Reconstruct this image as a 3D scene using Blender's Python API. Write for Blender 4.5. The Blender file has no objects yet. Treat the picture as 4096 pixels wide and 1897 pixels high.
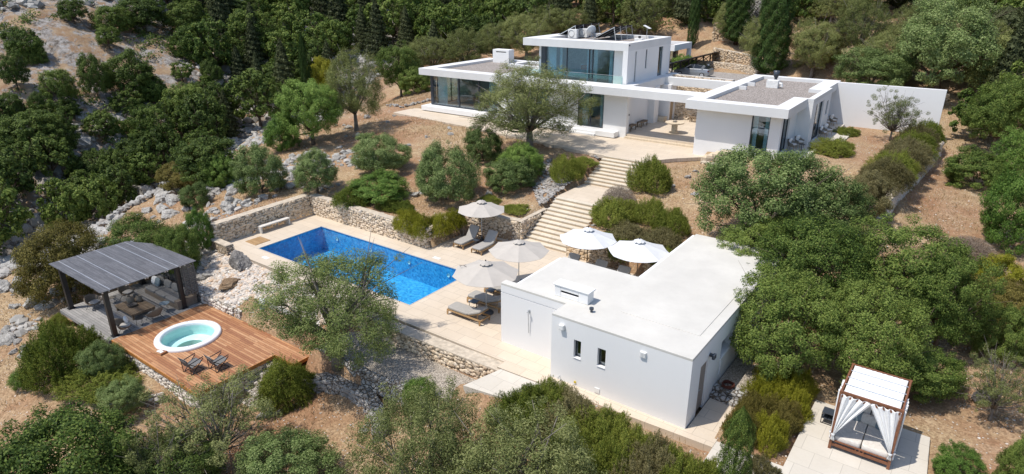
import bpy, math, random
import numpy as np
S = bpy.context.scene
COL = S.collection
R = math.radians
# ------------------------------------------------------------------ camera, sky, sun, exposure
CAM_H, PITCH, YAW, FPX = 15.0, 21.346, 36.034, 2606.4
cd = bpy.data.cameras.new('camera'); cam = bpy.data.objects.new('camera', cd); COL.objects.link(cam)
cd.sensor_width = 36.0; cd.lens = FPX / 4096 * 36; cd.clip_end = 3000; cd.clip_start = 0.3
cam.location = (0, 0, CAM_H); cam.rotation_euler = (R(90 - PITCH), 0, R(YAW))
S.camera = cam
SUN_EL, SUN_AZ = 64.2, 0.635       # elevation; azimuth angle of the direction TO the sun, from -Y towards -X (radians)
w = bpy.data.worlds.new('World'); S.world = w; w.use_nodes = True
nt = w.node_tree; bg = nt.nodes['Background']
sky = nt.nodes.new('ShaderNodeTexSky'); sky.sky_type = 'NISHITA'; sky.sun_disc = False
sky.sun_elevation = R(SUN_EL); sky.sun_rotation = math.pi + SUN_AZ
sky.air_density = 1.0; sky.dust_density = 1.0; sky.altitude = 100
nt.links.new(sky.outputs[0], bg.inputs[0]); bg.inputs[1].default_value = 0.15
sd = bpy.data.lights.new('sun', 'SUN'); sd.energy = 3.75; sd.angle = R(0.53); sd.color = (1.0, 0.94, 0.86)
sun = bpy.data.objects.new('sun', sd); COL.objects.link(sun)
sun.location = (-20, -10, 60)
_ds = (-math.sin(SUN_AZ) * math.cos(R(SUN_EL)), -math.cos(SUN_AZ) * math.cos(R(SUN_EL)), math.sin(R(SUN_EL)))
from mathutils import Vector, Matrix
sun.rotation_euler = Vector(_ds).to_track_quat('Z', 'Y').to_euler()
S.view_settings.view_transform = 'Standard'; S.view_settings.look = 'None'
S.view_settings.exposure = 0.26; S.view_settings.gamma = 1.0
S.render.engine = 'CYCLES'
S.cycles.max_bounces = 6; S.cycles.transparent_max_bounces = 12; S.cycles.diffuse_bounces = 3
S.render.resolution_x = 1024; S.render.resolution_y = 474
rng = np.random.default_rng(7)
random.seed(7)

# ------------------------------------------------------------------ node helpers and materials
class NT:
    def __init__(s, name):
        s.m = bpy.data.materials.new(name); s.m.use_nodes = True
        s.t = s.m.node_tree; s.t.nodes.clear()
        s.out = s.n('ShaderNodeOutputMaterial'); s.tc = s.n('ShaderNodeTexCoord')
    def n(s, k, **kw):
        x = s.t.nodes.new(k)
        for a, b in kw.items(): setattr(x, a, b)
        return x
    def l(s, a, b): s.t.links.new(a, b)
    def val(s, sock, v):
        if hasattr(v, 'links'): s.l(v, sock)
        else: sock.default_value = v
    def noise(s, scale, detail=4, rough=.55, vec=None, dist=0.0, obj=True):
        x = s.n('ShaderNodeTexNoise'); x.inputs['Scale'].default_value = scale; x.inputs['Detail'].default_value = detail
        x.inputs['Roughness'].default_value = rough; x.inputs['Distortion'].default_value = dist
        s.l(vec or s.tc.outputs['Object'], x.inputs['Vector']); return x.outputs['Fac']
    def voro(s, scale, feature='F1', vec=None, rand=1.0):
        x = s.n('ShaderNodeTexVoronoi', feature=feature); x.inputs['Scale'].default_value = scale
        x.inputs['Randomness'].default_value = rand
        s.l(vec or s.tc.outputs['Object'], x.inputs['Vector']); return x
    def ramp(s, fac, pts, interp='LINEAR'):
        x = s.n('ShaderNodeValToRGB'); cr = x.color_ramp; cr.interpolation = interp
        while len(cr.elements) > 1: cr.elements.remove(cr.elements[0])
        for i, (p, c) in enumerate(pts):
            e = cr.elements[0] if i == 0 else cr.elements.new(p)
            e.position = p; e.color = (c[0], c[1], c[2], 1) if not isinstance(c, (int, float)) else (c, c, c, 1)
        s.l(fac, x.inputs[0]); return x.outputs[0]
    def mix(s, f, a, b, mode='MIX'):
        x = s.n('ShaderNodeMix', data_type='RGBA', blend_type=mode)
        s.val(x.inputs[0], f)
        for sock, v in ((x.inputs[6], a), (x.inputs[7], b)):
            if hasattr(v, 'links'): s.l(v, sock)
            else: sock.default_value = (v[0], v[1], v[2], 1)
        return x.outputs[2]
    def math(s, op, a, b=0.0, c=0.0):
        x = s.n('ShaderNodeMath', operation=op); s.val(x.inputs[0], a); s.val(x.inputs[1], b); s.val(x.inputs[2], c); return x.outputs[0]
    def map(s, scale=(1, 1, 1), rot=(0, 0, 0), vec=None):
        x = s.n('ShaderNodeMapping'); x.inputs['Scale'].default_value = scale; x.inputs['Rotation'].default_value = rot
        s.l(vec or s.tc.outputs['Object'], x.inputs['Vector']); return x.outputs[0]
    def bump(s, h, strength=.4, dist=.02):
        x = s.n('ShaderNodeBump'); x.inputs['Strength'].default_value = strength; x.inputs['Distance'].default_value = dist
        s.l(h, x.inputs['Height']); return x.outputs[0]
    def bsdf(s, color, rough=.8, spec=.3, metal=0.0, normal=None, **kw):
        b = s.n('ShaderNodeBsdfPrincipled')
        if hasattr(color, 'links'): s.l(color, b.inputs['Base Color'])
        else: b.inputs['Base Color'].default_value = (*color, 1)
        s.val(b.inputs['Roughness'], rough); b.inputs['Specular IOR Level'].default_value = spec; b.inputs['Metallic'].default_value = metal
        if normal is not None: s.l(normal, b.inputs['Normal'])
        for k, v in kw.items(): b.inputs[k.replace('_', ' ')].default_value = v
        return b.outputs[0]
    def done(s, sh): s.l(sh, s.out.inputs['Surface']); return s.m

M = {}
STONES = {'stone_wall': [(.52,.40,.28),(.74,.61,.45),(.62,.53,.42),(.78,.65,.48),(.56,.43,.30),(.72,.63,.52)], 'stone_wall_warm': [(.56,.40,.24),(.70,.54,.36),(.60,.50,.38),(.66,.48,.29)], 'stone_grey': [(.28,.27,.25),(.44,.43,.40),(.36,.33,.29),(.52,.50,.47)], 'stone_pale': [(.60,.53,.45),(.74,.69,.62),(.67,.58,.48),(.78,.73,.66)]}
def simple(name, col, rough=.7, spec=.3, metal=0.0, var=.12, scale=6, bump=0.0, **kw):
    t = NT(name); f = t.noise(scale, 5)
    lo = tuple(max(0, c * (1 - var)) for c in col); hi = tuple(min(1, c * (1 + var)) for c in col)
    c = t.ramp(f, [(.3, lo), (.7, hi)])
    nrm = t.bump(t.noise(scale * 6, 4), bump, .01) if bump else None
    M[name] = t.done(t.bsdf(c, rough, spec, metal, nrm, **kw)); return M[name]

def mat_plaster(name, base=(.80, .80, .79), stain=.04):
    t = NT(name)
    a = t.noise(.5, 6, .65); b = t.noise(5, 6, .7)
    streak = t.noise(1.6, 5, .6, vec=t.map((3.0, 3.0, .25)))
    c = t.ramp(a, [(.30, tuple(x * (1 - stain * 2.2) for x in base)), (.65, base)])
    c = t.mix(t.math('MULTIPLY', t.ramp(streak, [(.52, 0.0), (.78, 1.0)]), stain * 3), c, (base[0] * .78, base[1] * .76, base[2] * .72))
    c = t.mix(t.math('MULTIPLY', b, .10), c, (.62, .62, .62))
    M[name] = t.done(t.bsdf(c, .85, .2, normal=t.bump(t.noise(28, 5, .7), .35, .01)))
mat_plaster('plaster', (.78, .775, .765), .014); mat_plaster('roof_plaster', (.60, .58, .53), .07); mat_plaster('coping_plaster', (.71, .71, .70), .04)

def mat_stone(name, cols, scale=5.2, joint=(.17, .13, .09), jw=.022, sq=(1, 1, 1.25), bs=.9):
    t = NT(name)
    dv = t.n('ShaderNodeTexNoise'); dv.inputs['Scale'].default_value = 2.6; t.l(t.tc.outputs['Object'], dv.inputs['Vector'])
    vm = t.n('ShaderNodeVectorMath', operation='MULTIPLY_ADD'); t.l(dv.outputs['Color'], vm.inputs[0]); vm.inputs[1].default_value = (.22, .22, .22); t.l(t.map(sq), vm.inputs[2])
    v = t.voro(scale, vec=vm.outputs[0]); e = t.voro(scale, 'DISTANCE_TO_EDGE', vec=vm.outputs[0])
    cell = t.n('ShaderNodeSeparateColor'); t.l(v.outputs['Color'], cell.inputs[0])
    c = t.ramp(cell.outputs[0], [(i / (len(cols) - 1), k) for i, k in enumerate(cols)])
    c = t.mix(t.math('MULTIPLY', t.noise(14, 5, .7), .45), c, tuple(k * .55 for k in cols[0]))
    big = t.noise(.7, 3); c = t.mix(t.ramp(big, [(.45, 0.0), (.7, .35)]), c, (.30, .27, .23))
    jm = t.ramp(e.outputs['Distance'], [(0.0, 1.0), (jw, .9), (jw * 2.6, 0.0)])
    c = t.mix(jm, c, joint)
    h = t.math('ADD', t.ramp(e.outputs['Distance'], [(0, 0.0), (.16, 1.0)]), t.math('MULTIPLY', t.noise(16, 5, .7), .35))
    M[name] = t.done(t.bsdf(c, .9, .15, normal=t.bump(h, bs, .09)))
mat_stone('stone_wall', [(.50, .385, .265), (.72, .585, .42), (.60, .51, .405), (.76, .625, .455), (.53, .405, .28), (.70, .61, .50)])
mat_stone('stone_wall_warm', [(.50, .36, .22), (.64, .50, .34), (.55, .46, .36), (.60, .44, .26)], 4.4, jw=.025)
mat_stone('stone_grey', [(.34, .33, .31), (.50, .49, .46), (.40, .37, .33), (.58, .56, .52)], 4.2, jw=.035)
mat_stone('stone_pale', [(.58, .52, .45), (.70, .66, .60), (.64, .56, .46), (.74, .70, .64)], 4.0, joint=(.27, .22, .16), jw=.03)
mat_stone('scree', [(.50, .44, .38), (.64, .60, .54), (.58, .44, .32), (.70, .66, .60), (.44, .42, .40), (.62, .52, .42)], 4.2, joint=(.12, .09, .06), jw=.05, sq=(1, 1, 1), bs=1.0)

def mat_paving(name, base, tile=(1.1, .6), grout=.60, spec=.3, rough=.65):
    t = NT(name)
    b = t.n('ShaderNodeTexBrick'); t.l(t.tc.outputs['Object'], b.inputs['Vector'])
    b.inputs['Scale'].default_value = 1.0; b.inputs['Brick Width'].default_value = tile[0]; b.inputs['Row Height'].default_value = tile[1]
    b.inputs['Mortar Size'].default_value = .011; b.inputs['Mortar Smooth'].default_value = .5; b.offset = .5
    b.inputs['Color1'].default_value = (*[x * .95 for x in base], 1); b.inputs['Color2'].default_value = (*[min(1, x * 1.05) for x in base], 1)
    b.inputs['Mortar'].default_value = (*[x * grout for x in base], 1)
    c = t.mix(t.ramp(t.noise(.6, 6, .65), [(.35, .0), (.75, .5)]), b.outputs['Color'], (base[0] * .82, base[1] * .78, base[2] * .72))
    c = t.mix(t.ramp(t.noise(9, 5, .7), [(.4, .0), (.8, .25)]), c, tuple(x * .72 for x in base))
    M[name] = t.done(t.bsdf(c, rough, spec, normal=t.bump(t.noise(40, 3), .12, .01)))
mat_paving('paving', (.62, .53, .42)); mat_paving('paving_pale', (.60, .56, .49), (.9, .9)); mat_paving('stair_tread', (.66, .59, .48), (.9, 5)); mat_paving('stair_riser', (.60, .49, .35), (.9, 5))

def mat_gravel(name, a, b, scale=26, bs=.6):
    t = NT(name); v = t.voro(scale)
    sp = t.n('ShaderNodeSeparateColor'); t.l(v.outputs['Color'], sp.inputs[0])
    c = t.mix(sp.outputs[0], a, b); c = t.mix(t.ramp(v.outputs['Distance'], [(.3, 0.0), (.75, .75)]), c, tuple(x * .3 for x in a))
    c = t.mix(t.ramp(t.noise(.5, 5), [(.4, 0.0), (.7, .3)]), c, tuple(x * .7 for x in a))
    M[name] = t.done(t.bsdf(c, .9, .2, normal=t.bump(v.outputs['Distance'], bs, .02)))
mat_gravel('roof_gravel', (.30, .26, .23), (.52, .47, .43), 15); mat_gravel('path_gravel', (.38, .33, .27), (.55, .49, .41), 17); mat_gravel('drive_gravel', (.36, .33, .30), (.50, .46, .42), 9)

def mat_wood(name, cols, plank=.14, length=3.0, rot=0.0, gap=.25, rough=.55, spec=.35):
    t = NT(name); vec = t.map((1, 1, 1), (0, 0, rot))
    b = t.n('ShaderNodeTexBrick'); t.l(vec, b.inputs['Vector']); b.inputs['Scale'].default_value = 1.0
    b.inputs['Brick Width'].default_value = length; b.inputs['Row Height'].default_value = plank; b.inputs['Mortar Size'].default_value = .006
    b.offset = .37; b.inputs['Mortar Smooth'].default_value = .3; b.inputs['Color1'].default_value = (0, 0, 0, 1); b.inputs['Color2'].default_value = (1, 1, 1, 1)
    b.inputs['Mortar'].default_value = (.5, .5, .5, 1)
    c = t.ramp(b.outputs['Color'], [(0, cols[0]), (.5, cols[1]), (1, cols[2])])
    g = t.noise(5, 6, .7, vec=t.map((.7, 9, 9), (0, 0, rot)))
    c = t.mix(t.ramp(g, [(.35, 0.0), (.75, .7)]), c, tuple(x * .55 for x in cols[0]))
    c = t.mix(t.ramp(t.noise(1.1, 4), [(.4, 0.0), (.75, .4)]), c, tuple(x * .62 for x in cols[0]))
    c = t.mix(b.outputs['Fac'], c, tuple(x * gap for x in cols[0]))
    M[name] = t.done(t.bsdf(c, rough, spec, normal=t.bump(t.math('MULTIPLY', b.outputs['Fac'], -1.0), .5, .02)))
mat_wood('deck_wood', [(.33, .14, .065), (.50, .25, .115), (.66, .38, .20)], .125, 2.4)
mat_wood('grey_deck', [(.26, .25, .24), (.34, .33, .31), (.40, .38, .36)], rough=.8)
mat_wood('teak', [(.42, .25, .11), (.50, .31, .15), (.56, .37, .19)], .09, 2.0)
mat_wood('old_wood', [(.20, .14, .09), (.26, .19, .12), (.33, .25, .17)], .09, 2.0, rough=.8)
mat_wood('slat_wood', [(.22, .22, .235), (.30, .30, .315), (.38, .375, .385)], .05, 1.2, rough=.85, gap=.8)
simple('daybed_wood', (.20, .085, .045), .5, var=.25, scale=9); simple('deck_fascia', (.44, .19, .055), .5, var=.25)
simple('black_metal', (.012, .013, .016), .4, .5); simple('anthracite', (.045, .055, .07), .35, .5); simple('alu', (.62, .64, .66), .35, .5, .6); simple('galvanised', (.45, .47, .48), .5, .5, .5)
simple('plastic_white', (.74, .74, .72), .4, .4); simple('plastic_dark', (.05, .05, .055), .4); simple('rubber', (.02, .02, .022), .8)
simple('fabric_grey', (.36, .345, .32), .95, .1, scale=40, var=.12, bump=.3); simple('fabric_dark', (.16, .16, .16), .95, .1, scale=40, var=.2, bump=.3)
simple('fabric_cream', (.62, .58, .53), .95, .1, scale=12); simple('fabric_white', (.80, .80, .79), .9, .1, scale=10, var=.05); simple('pillow_blue', (.20, .25, .28), .95, .1, scale=30, var=.3)
simple('canvas_beige', (.47, .435, .39), .9, .1, scale=2.5, var=.05); simple('canvas_white', (.62, .63, .64), .9, .1, scale=2.5, var=.04)
simple('rattan', (.20, .165, .13), .85, .2, scale=60, var=.45, bump=.5); simple('rattan_pale', (.24, .21, .17), .85, .2, scale=60, var=.35, bump=.5)
simple('concrete', (.50, .47, .43), .85, .2, var=.12, scale=5, bump=.3); simple('concrete_pale', (.62, .59, .54), .85, .2, var=.1, scale=5, bump=.3)
simple('coping_stone', (.50, .43, .34), .9, .2, var=.22, scale=5, bump=.6); simple('limestone', (.60, .50, .37), .8, .2, var=.15, scale=6, bump=.3)
simple('acrylic', (.80, .81, .83), .18, .5, var=.02); simple('mint', (.50, .76, .72), .3, .5, var=.04, scale=3); simple('mint_light', (.74, .92, .88), .3, .5, var=.04, scale=3)
simple('terracotta', (.16, .07, .045), .8, var=.25); simple('clay_green', (.24, .22, .17), .8, var=.3, scale=9); simple('ceramic_dark', (.10, .09, .08), .5, var=.4, scale=20)
simple('door_taupe', (.26, .225, .20), .6, .3, var=.08); simple('door_oak', (.42, .31, .20), .6, .3, var=.15); simple('room_wall', (.72, .75, .75), .9); simple('room_floor', (.40, .36, .32), .7)
simple('orange', (.42, .10, .03), .9); simple('linen', (.40, .46, .50), .9, var=.05); simple('curtain_blue', (.72, .84, .88), .9, .1, var=.12, scale=14); simple('curtain_white', (.82, .86, .84), .9, .1, var=.12, scale=14)
simple('car_paint', (.34, .36, .38), .28, .6, .55, var=.03); simple('car_glass', (.012, .015, .018), .08, .6); simple('red_lamp', (.09, .012, .01), .3)
simple('solar', (.030, .030, .034), .6, .2, var=.3, scale=2); simple('hose', (.10, .03, .02), .5); simple('yellow', (.60, .45, .06), .6)
simple('bark', (.13, .10, .075), .9, .1, var=.4, scale=9, bump=.8); simple('bark_dark', (.055, .042, .033), .9, .1, var=.4, scale=9, bump=.8); simple('bark_grey', (.20, .18, .155), .9, .1, var=.35, scale=9, bump=.8)
simple('screen_wood', (.13,.125,.12), .85); simple('fabric_charcoal', (.20,.20,.20), .95, .1, scale=30, var=.2); simple('pergola_solar', (.10, .115, .14), .35, .5, var=.25, scale=5)

def mat_rock(name, cols):
    t = NT(name); n1 = t.noise(1.6, 8, .7); n2 = t.noise(7, 6, .7)
    c = t.ramp(n1, [(.3, cols[0]), (.5, cols[1]), (.7, cols[2])])
    c = t.mix(t.ramp(n2, [(.35, .75), (.6, 0.0)]), c, tuple(x * .45 for x in cols[0]))
    oi = t.n('ShaderNodeObjectInfo'); c = t.mix(t.math('MULTIPLY', oi.outputs['Random'], .35), c, cols[0])
    M[name] = t.done(t.bsdf(c, .9, .15, normal=t.bump(t.math('ADD', n2, t.noise(20, 5, .7)), .9, .06)))
mat_rock('limestone_rock', [(.38, .355, .32), (.52, .50, .46), (.62, .60, .57)]); mat_rock('dark_rock', [(.16, .15, .14), (.28, .26, .24), (.40, .38, .36)]); mat_rock('brown_rock', [(.20, .13, .08), (.30, .21, .13), (.36, .27, .18)])

def mat_ground():
    t = NT('ground')
    big = t.noise(.16, 7, .68); mid = t.noise(.8, 7, .7); fine = t.noise(9, 6, .75)
    red = t.ramp(mid, [(.3, (.29, .145, .078)), (.55, (.43, .265, .16)), (.75, (.52, .38, .26))])
    straw = t.ramp(mid, [(.3, (.39, .27, .15)), (.6, (.53, .405, .25)), (.8, (.62, .51, .355))])
    c = t.mix(t.ramp(big, [(.40, 0.0), (.58, 1.0)]), red, straw)
    c = t.mix(t.ramp(fine, [(.38, .85), (.60, 0.0)]), c, (.19, .115, .065)); c = t.mix(t.ramp(t.noise(2.6,6,.7), [(.52, 0.0), (.72, .5)]), c, (.24, .16, .10))
    # pale chips of limestone lying about
    v = t.voro(7.5); sp = t.n('ShaderNodeSeparateColor'); t.l(v.outputs['Color'], sp.inputs[0])
    chip = t.math('MULTIPLY', t.ramp(v.outputs['Distance'], [(.16, 1.0), (.28, 0.0)]), t.ramp(t.math('ADD', sp.outputs[0], t.math('MULTIPLY', t.noise(.35, 4), .6)), [(.95, 0.0), (1.0, 1.0)]))
    c = t.mix(chip, c, (.58, .53, .46))
    # rocky far hillside: grey limestone between the trees beyond the ridge
    ps = t.n('ShaderNodeSeparateXYZ'); t.l(t.tc.outputs['Object'], ps.inputs[0])
    u = t.math('SUBTRACT', t.math('MULTIPLY', ps.outputs[0], -1.0), t.math('MULTIPLY', ps.outputs[1], .28))
    farm = t.ramp(t.math('MULTIPLY', u, .01), [(.46, 0.0), (.56, 1.0)])
    rk = t.ramp(t.noise(1.3, 9, .8), [(.40, (.08, .07, .06)), (.50, (.28, .265, .25)), (.66, (.44, .43, .42))])
    rm = t.ramp(t.noise(.34, 9, .84), [(.47, 0.0), (.53, 1.0)])
    dry = t.mix(t.ramp(t.noise(.35, 7, .7), [(.4, 0.0), (.65, 1.0)]), (.24, .15, .09), (.40, .30, .19))
    c = t.mix(farm, c, t.mix(.12, t.mix(rm, dry, rk), (.16, .12, .08)))
    h = t.math('ADD', t.math('MULTIPLY', fine, .6), t.math('ADD', mid, t.math('MULTIPLY', chip, .3)))
    M['ground'] = t.done(t.bsdf(c, .95, .1, normal=t.bump(h, .8, .12)))
mat_ground()

def mat_glass(name, tint=(.62, .80, .86), ior=1.5, rough=.02):
    t = NT(name); tr = t.n('ShaderNodeBsdfTransparent'); tr.inputs[0].default_value = (*tint, 1)
    gl = t.n('ShaderNodeBsdfGlossy'); gl.inputs['Roughness'].default_value = rough
    lw = t.n('ShaderNodeLayerWeight'); lw.inputs[0].default_value = .5; f0 = ((ior-1)/(ior+1))**2
    fr = t.math('ADD', f0, t.math('MULTIPLY', t.math('POWER', lw.outputs['Facing'], 5.0), 1-f0))
    mx = t.n('ShaderNodeMixShader'); t.l(fr, mx.inputs[0]); t.l(tr.outputs[0], mx.inputs[1]); t.l(gl.outputs[0], mx.inputs[2])
    M[name] = t.done(mx.outputs[0])
mat_glass('glass', (.80, .91, .94), 2.3); mat_glass('rail_glass', (.80, .92, .92), 1.5)
def mat_water(name, tint, scale=3.0, strength=.25):
    t = NT(name); tr = t.n('ShaderNodeBsdfTransparent'); tr.inputs[0].default_value = (*tint, 1)
    gl = t.n('ShaderNodeBsdfGlossy'); gl.inputs['Roughness'].default_value = .05
    b = t.bump(t.noise(scale, 4, .6, dist=.6), strength, .05); t.l(b, gl.inputs['Normal'])
    lw = t.n('ShaderNodeLayerWeight'); lw.inputs[0].default_value = .5; t.l(b, lw.inputs['Normal'])
    fr = t.math('ADD', .03, t.math('MULTIPLY', t.math('POWER', lw.outputs['Facing'], 5.0), .97))
    mx = t.n('ShaderNodeMixShader'); t.l(fr, mx.inputs[0]); t.l(tr.outputs[0], mx.inputs[1]); t.l(gl.outputs[0], mx.inputs[2])
    M[name] = t.done(mx.outputs[0])
mat_water('pool_water', (.62, .90, .98), 4.0, .5); mat_water('tub_water', (.88, .985, .98), 2.5, .3)
t = NT('sea'); M['sea'] = t.done(t.bsdf((.03,.10,.16), .25, .5, normal=t.bump(t.noise(.08,5,.6),.5,.5)))
def mat_pool():
    t = NT('pool_mosaic'); v = t.voro(9); sp = t.n('ShaderNodeSeparateColor'); t.l(v.outputs['Color'], sp.inputs[0])
    c = t.ramp(sp.outputs[0], [(0, (.016, .21, .46)), (.5, (.045, .34, .60)), (1, (.13, .48, .72))])
    net = t.voro(3.2, 'DISTANCE_TO_EDGE', vec=None); 
    c = t.mix(t.ramp(t.noise(3.2, 3, .6, dist=1.2), [(.40, 0.0), (.66, .38)]), c, (.10, .50, .80))
    M['pool_mosaic'] = t.done(t.bsdf(c, .5, .3))
mat_pool()

def leaf_mat(name, dark, mid, light, transl=.32, rough=.55, spec=.14, nscale=1.1):
    t = NT(name); g = t.n('ShaderNodeNewGeometry'); oi = t.n('ShaderNodeObjectInfo')
    f = t.math('ADD', t.math('MULTIPLY', g.outputs['Random Per Island'], .55), t.math('MULTIPLY', t.noise(nscale, 3), .55))
    f = t.math('ADD', f, t.math('MULTIPLY', t.math('SUBTRACT', oi.outputs['Random'], .5), .30))
    c = t.ramp(f, [(.22, dark), (.48, mid), (.78, light)])
    p = t.bsdf(c, rough, spec); tr = t.n('ShaderNodeBsdfTranslucent'); t.l(c, tr.inputs[0])
    mx = t.n('ShaderNodeMixShader'); mx.inputs[0].default_value = transl; t.l(p, mx.inputs[1]); t.l(tr.outputs[0], mx.inputs[2])
    M[name] = t.done(mx.outputs[0])
leaf_mat('leaf_olive', (0.072, 0.094, 0.027), (0.160, 0.189, 0.060), (0.320, 0.337, 0.136))
leaf_mat('leaf_olive_dark', (0.045, 0.076, 0.018), (0.110, 0.157, 0.040), (0.250, 0.297, 0.100))
leaf_mat('leaf_olive_far', (0.082, 0.103, 0.031), (0.184, 0.210, 0.067), (0.306, 0.326, 0.117))
leaf_mat('leaf_oak', (0.034, 0.065, 0.013), (0.100, 0.157, 0.030), (0.232, 0.291, 0.069))
leaf_mat('leaf_dark', (0.032, 0.055, 0.014), (0.077, 0.121, 0.027), (0.159, 0.212, 0.048))
leaf_mat('leaf_bright', (0.053, 0.110, 0.019), (0.126, 0.226, 0.040), (0.263, 0.357, 0.084))
leaf_mat('leaf_blue', (0.041, 0.073, 0.019), (0.123, 0.183, 0.050), (0.307, 0.378, 0.147))
leaf_mat('leaf_rosemary', (0.054, 0.086, 0.012), (0.151, 0.196, 0.028), (0.326, 0.345, 0.070))
leaf_mat('leaf_rosemary_brown', (0.078, 0.072, 0.029), (0.168, 0.151, 0.056), (0.302, 0.269, 0.134))
leaf_mat('leaf_yellow', (.10, .11, .010), (.25, .26, .018), (.43, .40, .055))
leaf_mat('leaf_ochre', (0.072, 0.066, 0.015), (0.171, 0.149, 0.033), (0.308, 0.253, 0.077))
leaf_mat('leaf_cypress', (0.016, 0.037, 0.010), (0.039, 0.076, 0.018), (0.086, 0.144, 0.034))
leaf_mat('leaf_conifer', (0.031, 0.041, 0.018), (0.070, 0.086, 0.036), (0.132, 0.150, 0.066))
leaf_mat('twig_dry', (.16, .12, .09), (.28, .22, .17), (.42, .36, .29), .1)
leaf_mat('grass_dry', (.26, .18, .09), (.42, .30, .16), (.55, .43, .26), .2)
# ------------------------------------------------------------------ mesh helpers
class MB:
    def __init__(s): s.v = []; s.f = []; s.mi = []; s.cur = 0
    def add(s, vs, fs):
        o = len(s.v); s.v += [tuple(map(float, a)) for a in vs]; s.f += [tuple(o + i for i in f) for f in fs]; s.mi += [s.cur] * len(fs); return s
    def mat(s, i): s.cur = i; return s
    def box(s, x0, x1, y0, y1, z0, z1):
        return s.add([(x0,y0,z0),(x1,y0,z0),(x1,y1,z0),(x0,y1,z0),(x0,y0,z1),(x1,y0,z1),(x1,y1,z1),(x0,y1,z1)],
                     [(3,2,1,0),(4,5,6,7),(0,1,5,4),(1,2,6,5),(2,3,7,6),(3,0,4,7)])
    def prism(s, poly, z0, z1):
        n = len(poly); a = [(p[0], p[1], z0 if len(p) < 3 else z0 + p[2]) for p in poly] + [(p[0], p[1], z1 if len(p) < 3 else z1 + p[2]) for p in poly]
        ar = sum(poly[i][0]*poly[(i+1)%n][1]-poly[(i+1)%n][0]*poly[i][1] for i in range(n))
        top = tuple(range(n, 2*n)); bot = tuple(range(n-1, -1, -1)); sides = [(i,(i+1)%n,n+(i+1)%n,n+i) for i in range(n)]
        fs = [top, bot] + sides
        if ar < 0: fs = [tuple(reversed(f)) for f in fs]
        return s.add(a, fs)
    def tube(s, pts, rad, n=8, cap=True):
        P = [Vector(p) for p in pts]; k = len(P); rs = rad if hasattr(rad, '__len__') else [rad]*k
        vs = []; up = Vector((0,0,1)); prev = None
        for i in range(k):
            d = (P[min(i+1,k-1)] - P[max(i-1,0)]).normalized()
            if prev is None:
                a = d.cross(up)
                if a.length < .05: a = d.cross(Vector((1,0,0)))
                a.normalize()
            else:
                a = prev - d * prev.dot(d); a = a.normalized() if a.length > 1e-6 else prev
            prev = a; b = d.cross(a)
            for j in range(n):
                t = 2*math.pi*j/n; q = P[i] + (a*math.cos(t) + b*math.sin(t))*rs[i]; vs.append(q[:])
        fs = [(i*n+j, i*n+(j+1)%n, (i+1)*n+(j+1)%n, (i+1)*n+j) for i in range(k-1) for j in range(n)]
        if cap: fs += [tuple(range(n-1,-1,-1)), tuple(range((k-1)*n, k*n))]
        return s.add(vs, fs)
    def bar(s, a, b, w, h=None):      # rectangular bar from a to b
        h = h or w; a = Vector(a); b = Vector(b); d = (b-a).normalized(); u = d.cross(Vector((0,0,1)))
        if u.length < .05: u = Vector((1,0,0))
        u.normalize(); v = u.cross(d); vs = []
        for p in (a, b):
            for i, j in ((-1,-1),(1,-1),(1,1),(-1,1)): vs.append((p + u*i*w/2 + v*j*h/2)[:])
        return s.add(vs, [(3,2,1,0),(4,5,6,7),(0,1,5,4),(1,2,6,5),(2,3,7,6),(3,0,4,7)])
    def lathe(s, prof, c=(0,0,0), n=24, ax=None):
        vs = [(c[0]+r*math.cos(2*math.pi*j/n), c[1]+r*math.sin(2*math.pi*j/n), c[2]+z) for r, z in prof for j in range(n)]
        k = len(prof); fs = [(i*n+j, i*n+(j+1)%n, (i+1)*n+(j+1)%n, (i+1)*n+j) for i in range(k-1) for j in range(n)]
        return s.add(vs, fs)
    def grid(s, fn, nu, nv, closed_u=False):
        vs = [fn(i/(nu-(0 if closed_u else 1)), j/(nv-1)) for i in range(nu) for j in range(nv)]
        fs = [(i*nv+j, ((i+1)%nu)*nv+j, ((i+1)%nu)*nv+j+1, i*nv+j+1) for i in range(nu if closed_u else nu-1) for j in range(nv-1)]
        return s.add(vs, fs)
    def pillow(s, c, size, rot=None, p=3.2, n=10, puff=1.0):   # superellipsoid cushion
        rot = rot or Matrix.Identity(3); c = Vector(c)
        def fn(u, v):
            th = 2*math.pi*u; ph = -math.pi/2 + math.pi*v
            sg = lambda x, e: math.copysign(abs(x)**e, x); e = 2/p
            x = sg(math.cos(ph), e)*sg(math.cos(th), e); y = sg(math.cos(ph), e)*sg(math.sin(th), e); z = sg(math.sin(ph), e)
            return (c + rot @ Vector((x*size[0]/2, y*size[1]/2, z*size[2]/2)))[:]
        return s.grid(fn, n*2, n, True)
    def build(s, name, mats, parent=None, bevel=0.0, smooth=False, loc=None):
        me = bpy.data.meshes.new(name); me.from_pydata(s.v, [], s.f); me.update()
        for m_ in (mats if isinstance(mats, (list, tuple)) else [mats]): me.materials.append(M[m_])
        if isinstance(mats, (list, tuple)): me.polygons.foreach_set('material_index', s.mi)
        if smooth: me.polygons.foreach_set('use_smooth', [True]*len(me.polygons))
        o = bpy.data.objects.new(name, me); COL.objects.link(o)
        if parent: o.parent = parent
        if loc: o.location = loc
        if bevel:
            b = o.modifiers.new('bevel', 'BEVEL'); b.width = bevel; b.segments = 2; b.limit_method = 'ANGLE'
        return o
def tag(o, label, cat, group=None):
    o['label'] = label; o['category'] = cat
    if group: o['group'] = group
    return o
def thing(name, label, cat, loc=(0,0,0), rot=0.0, group=None):
    o = bpy.data.objects.new(name, None); COL.objects.link(o); o.location = loc; o.rotation_euler = (0,0,rot); o.empty_display_size = .2
    return tag(o, label, cat, group)
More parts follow.
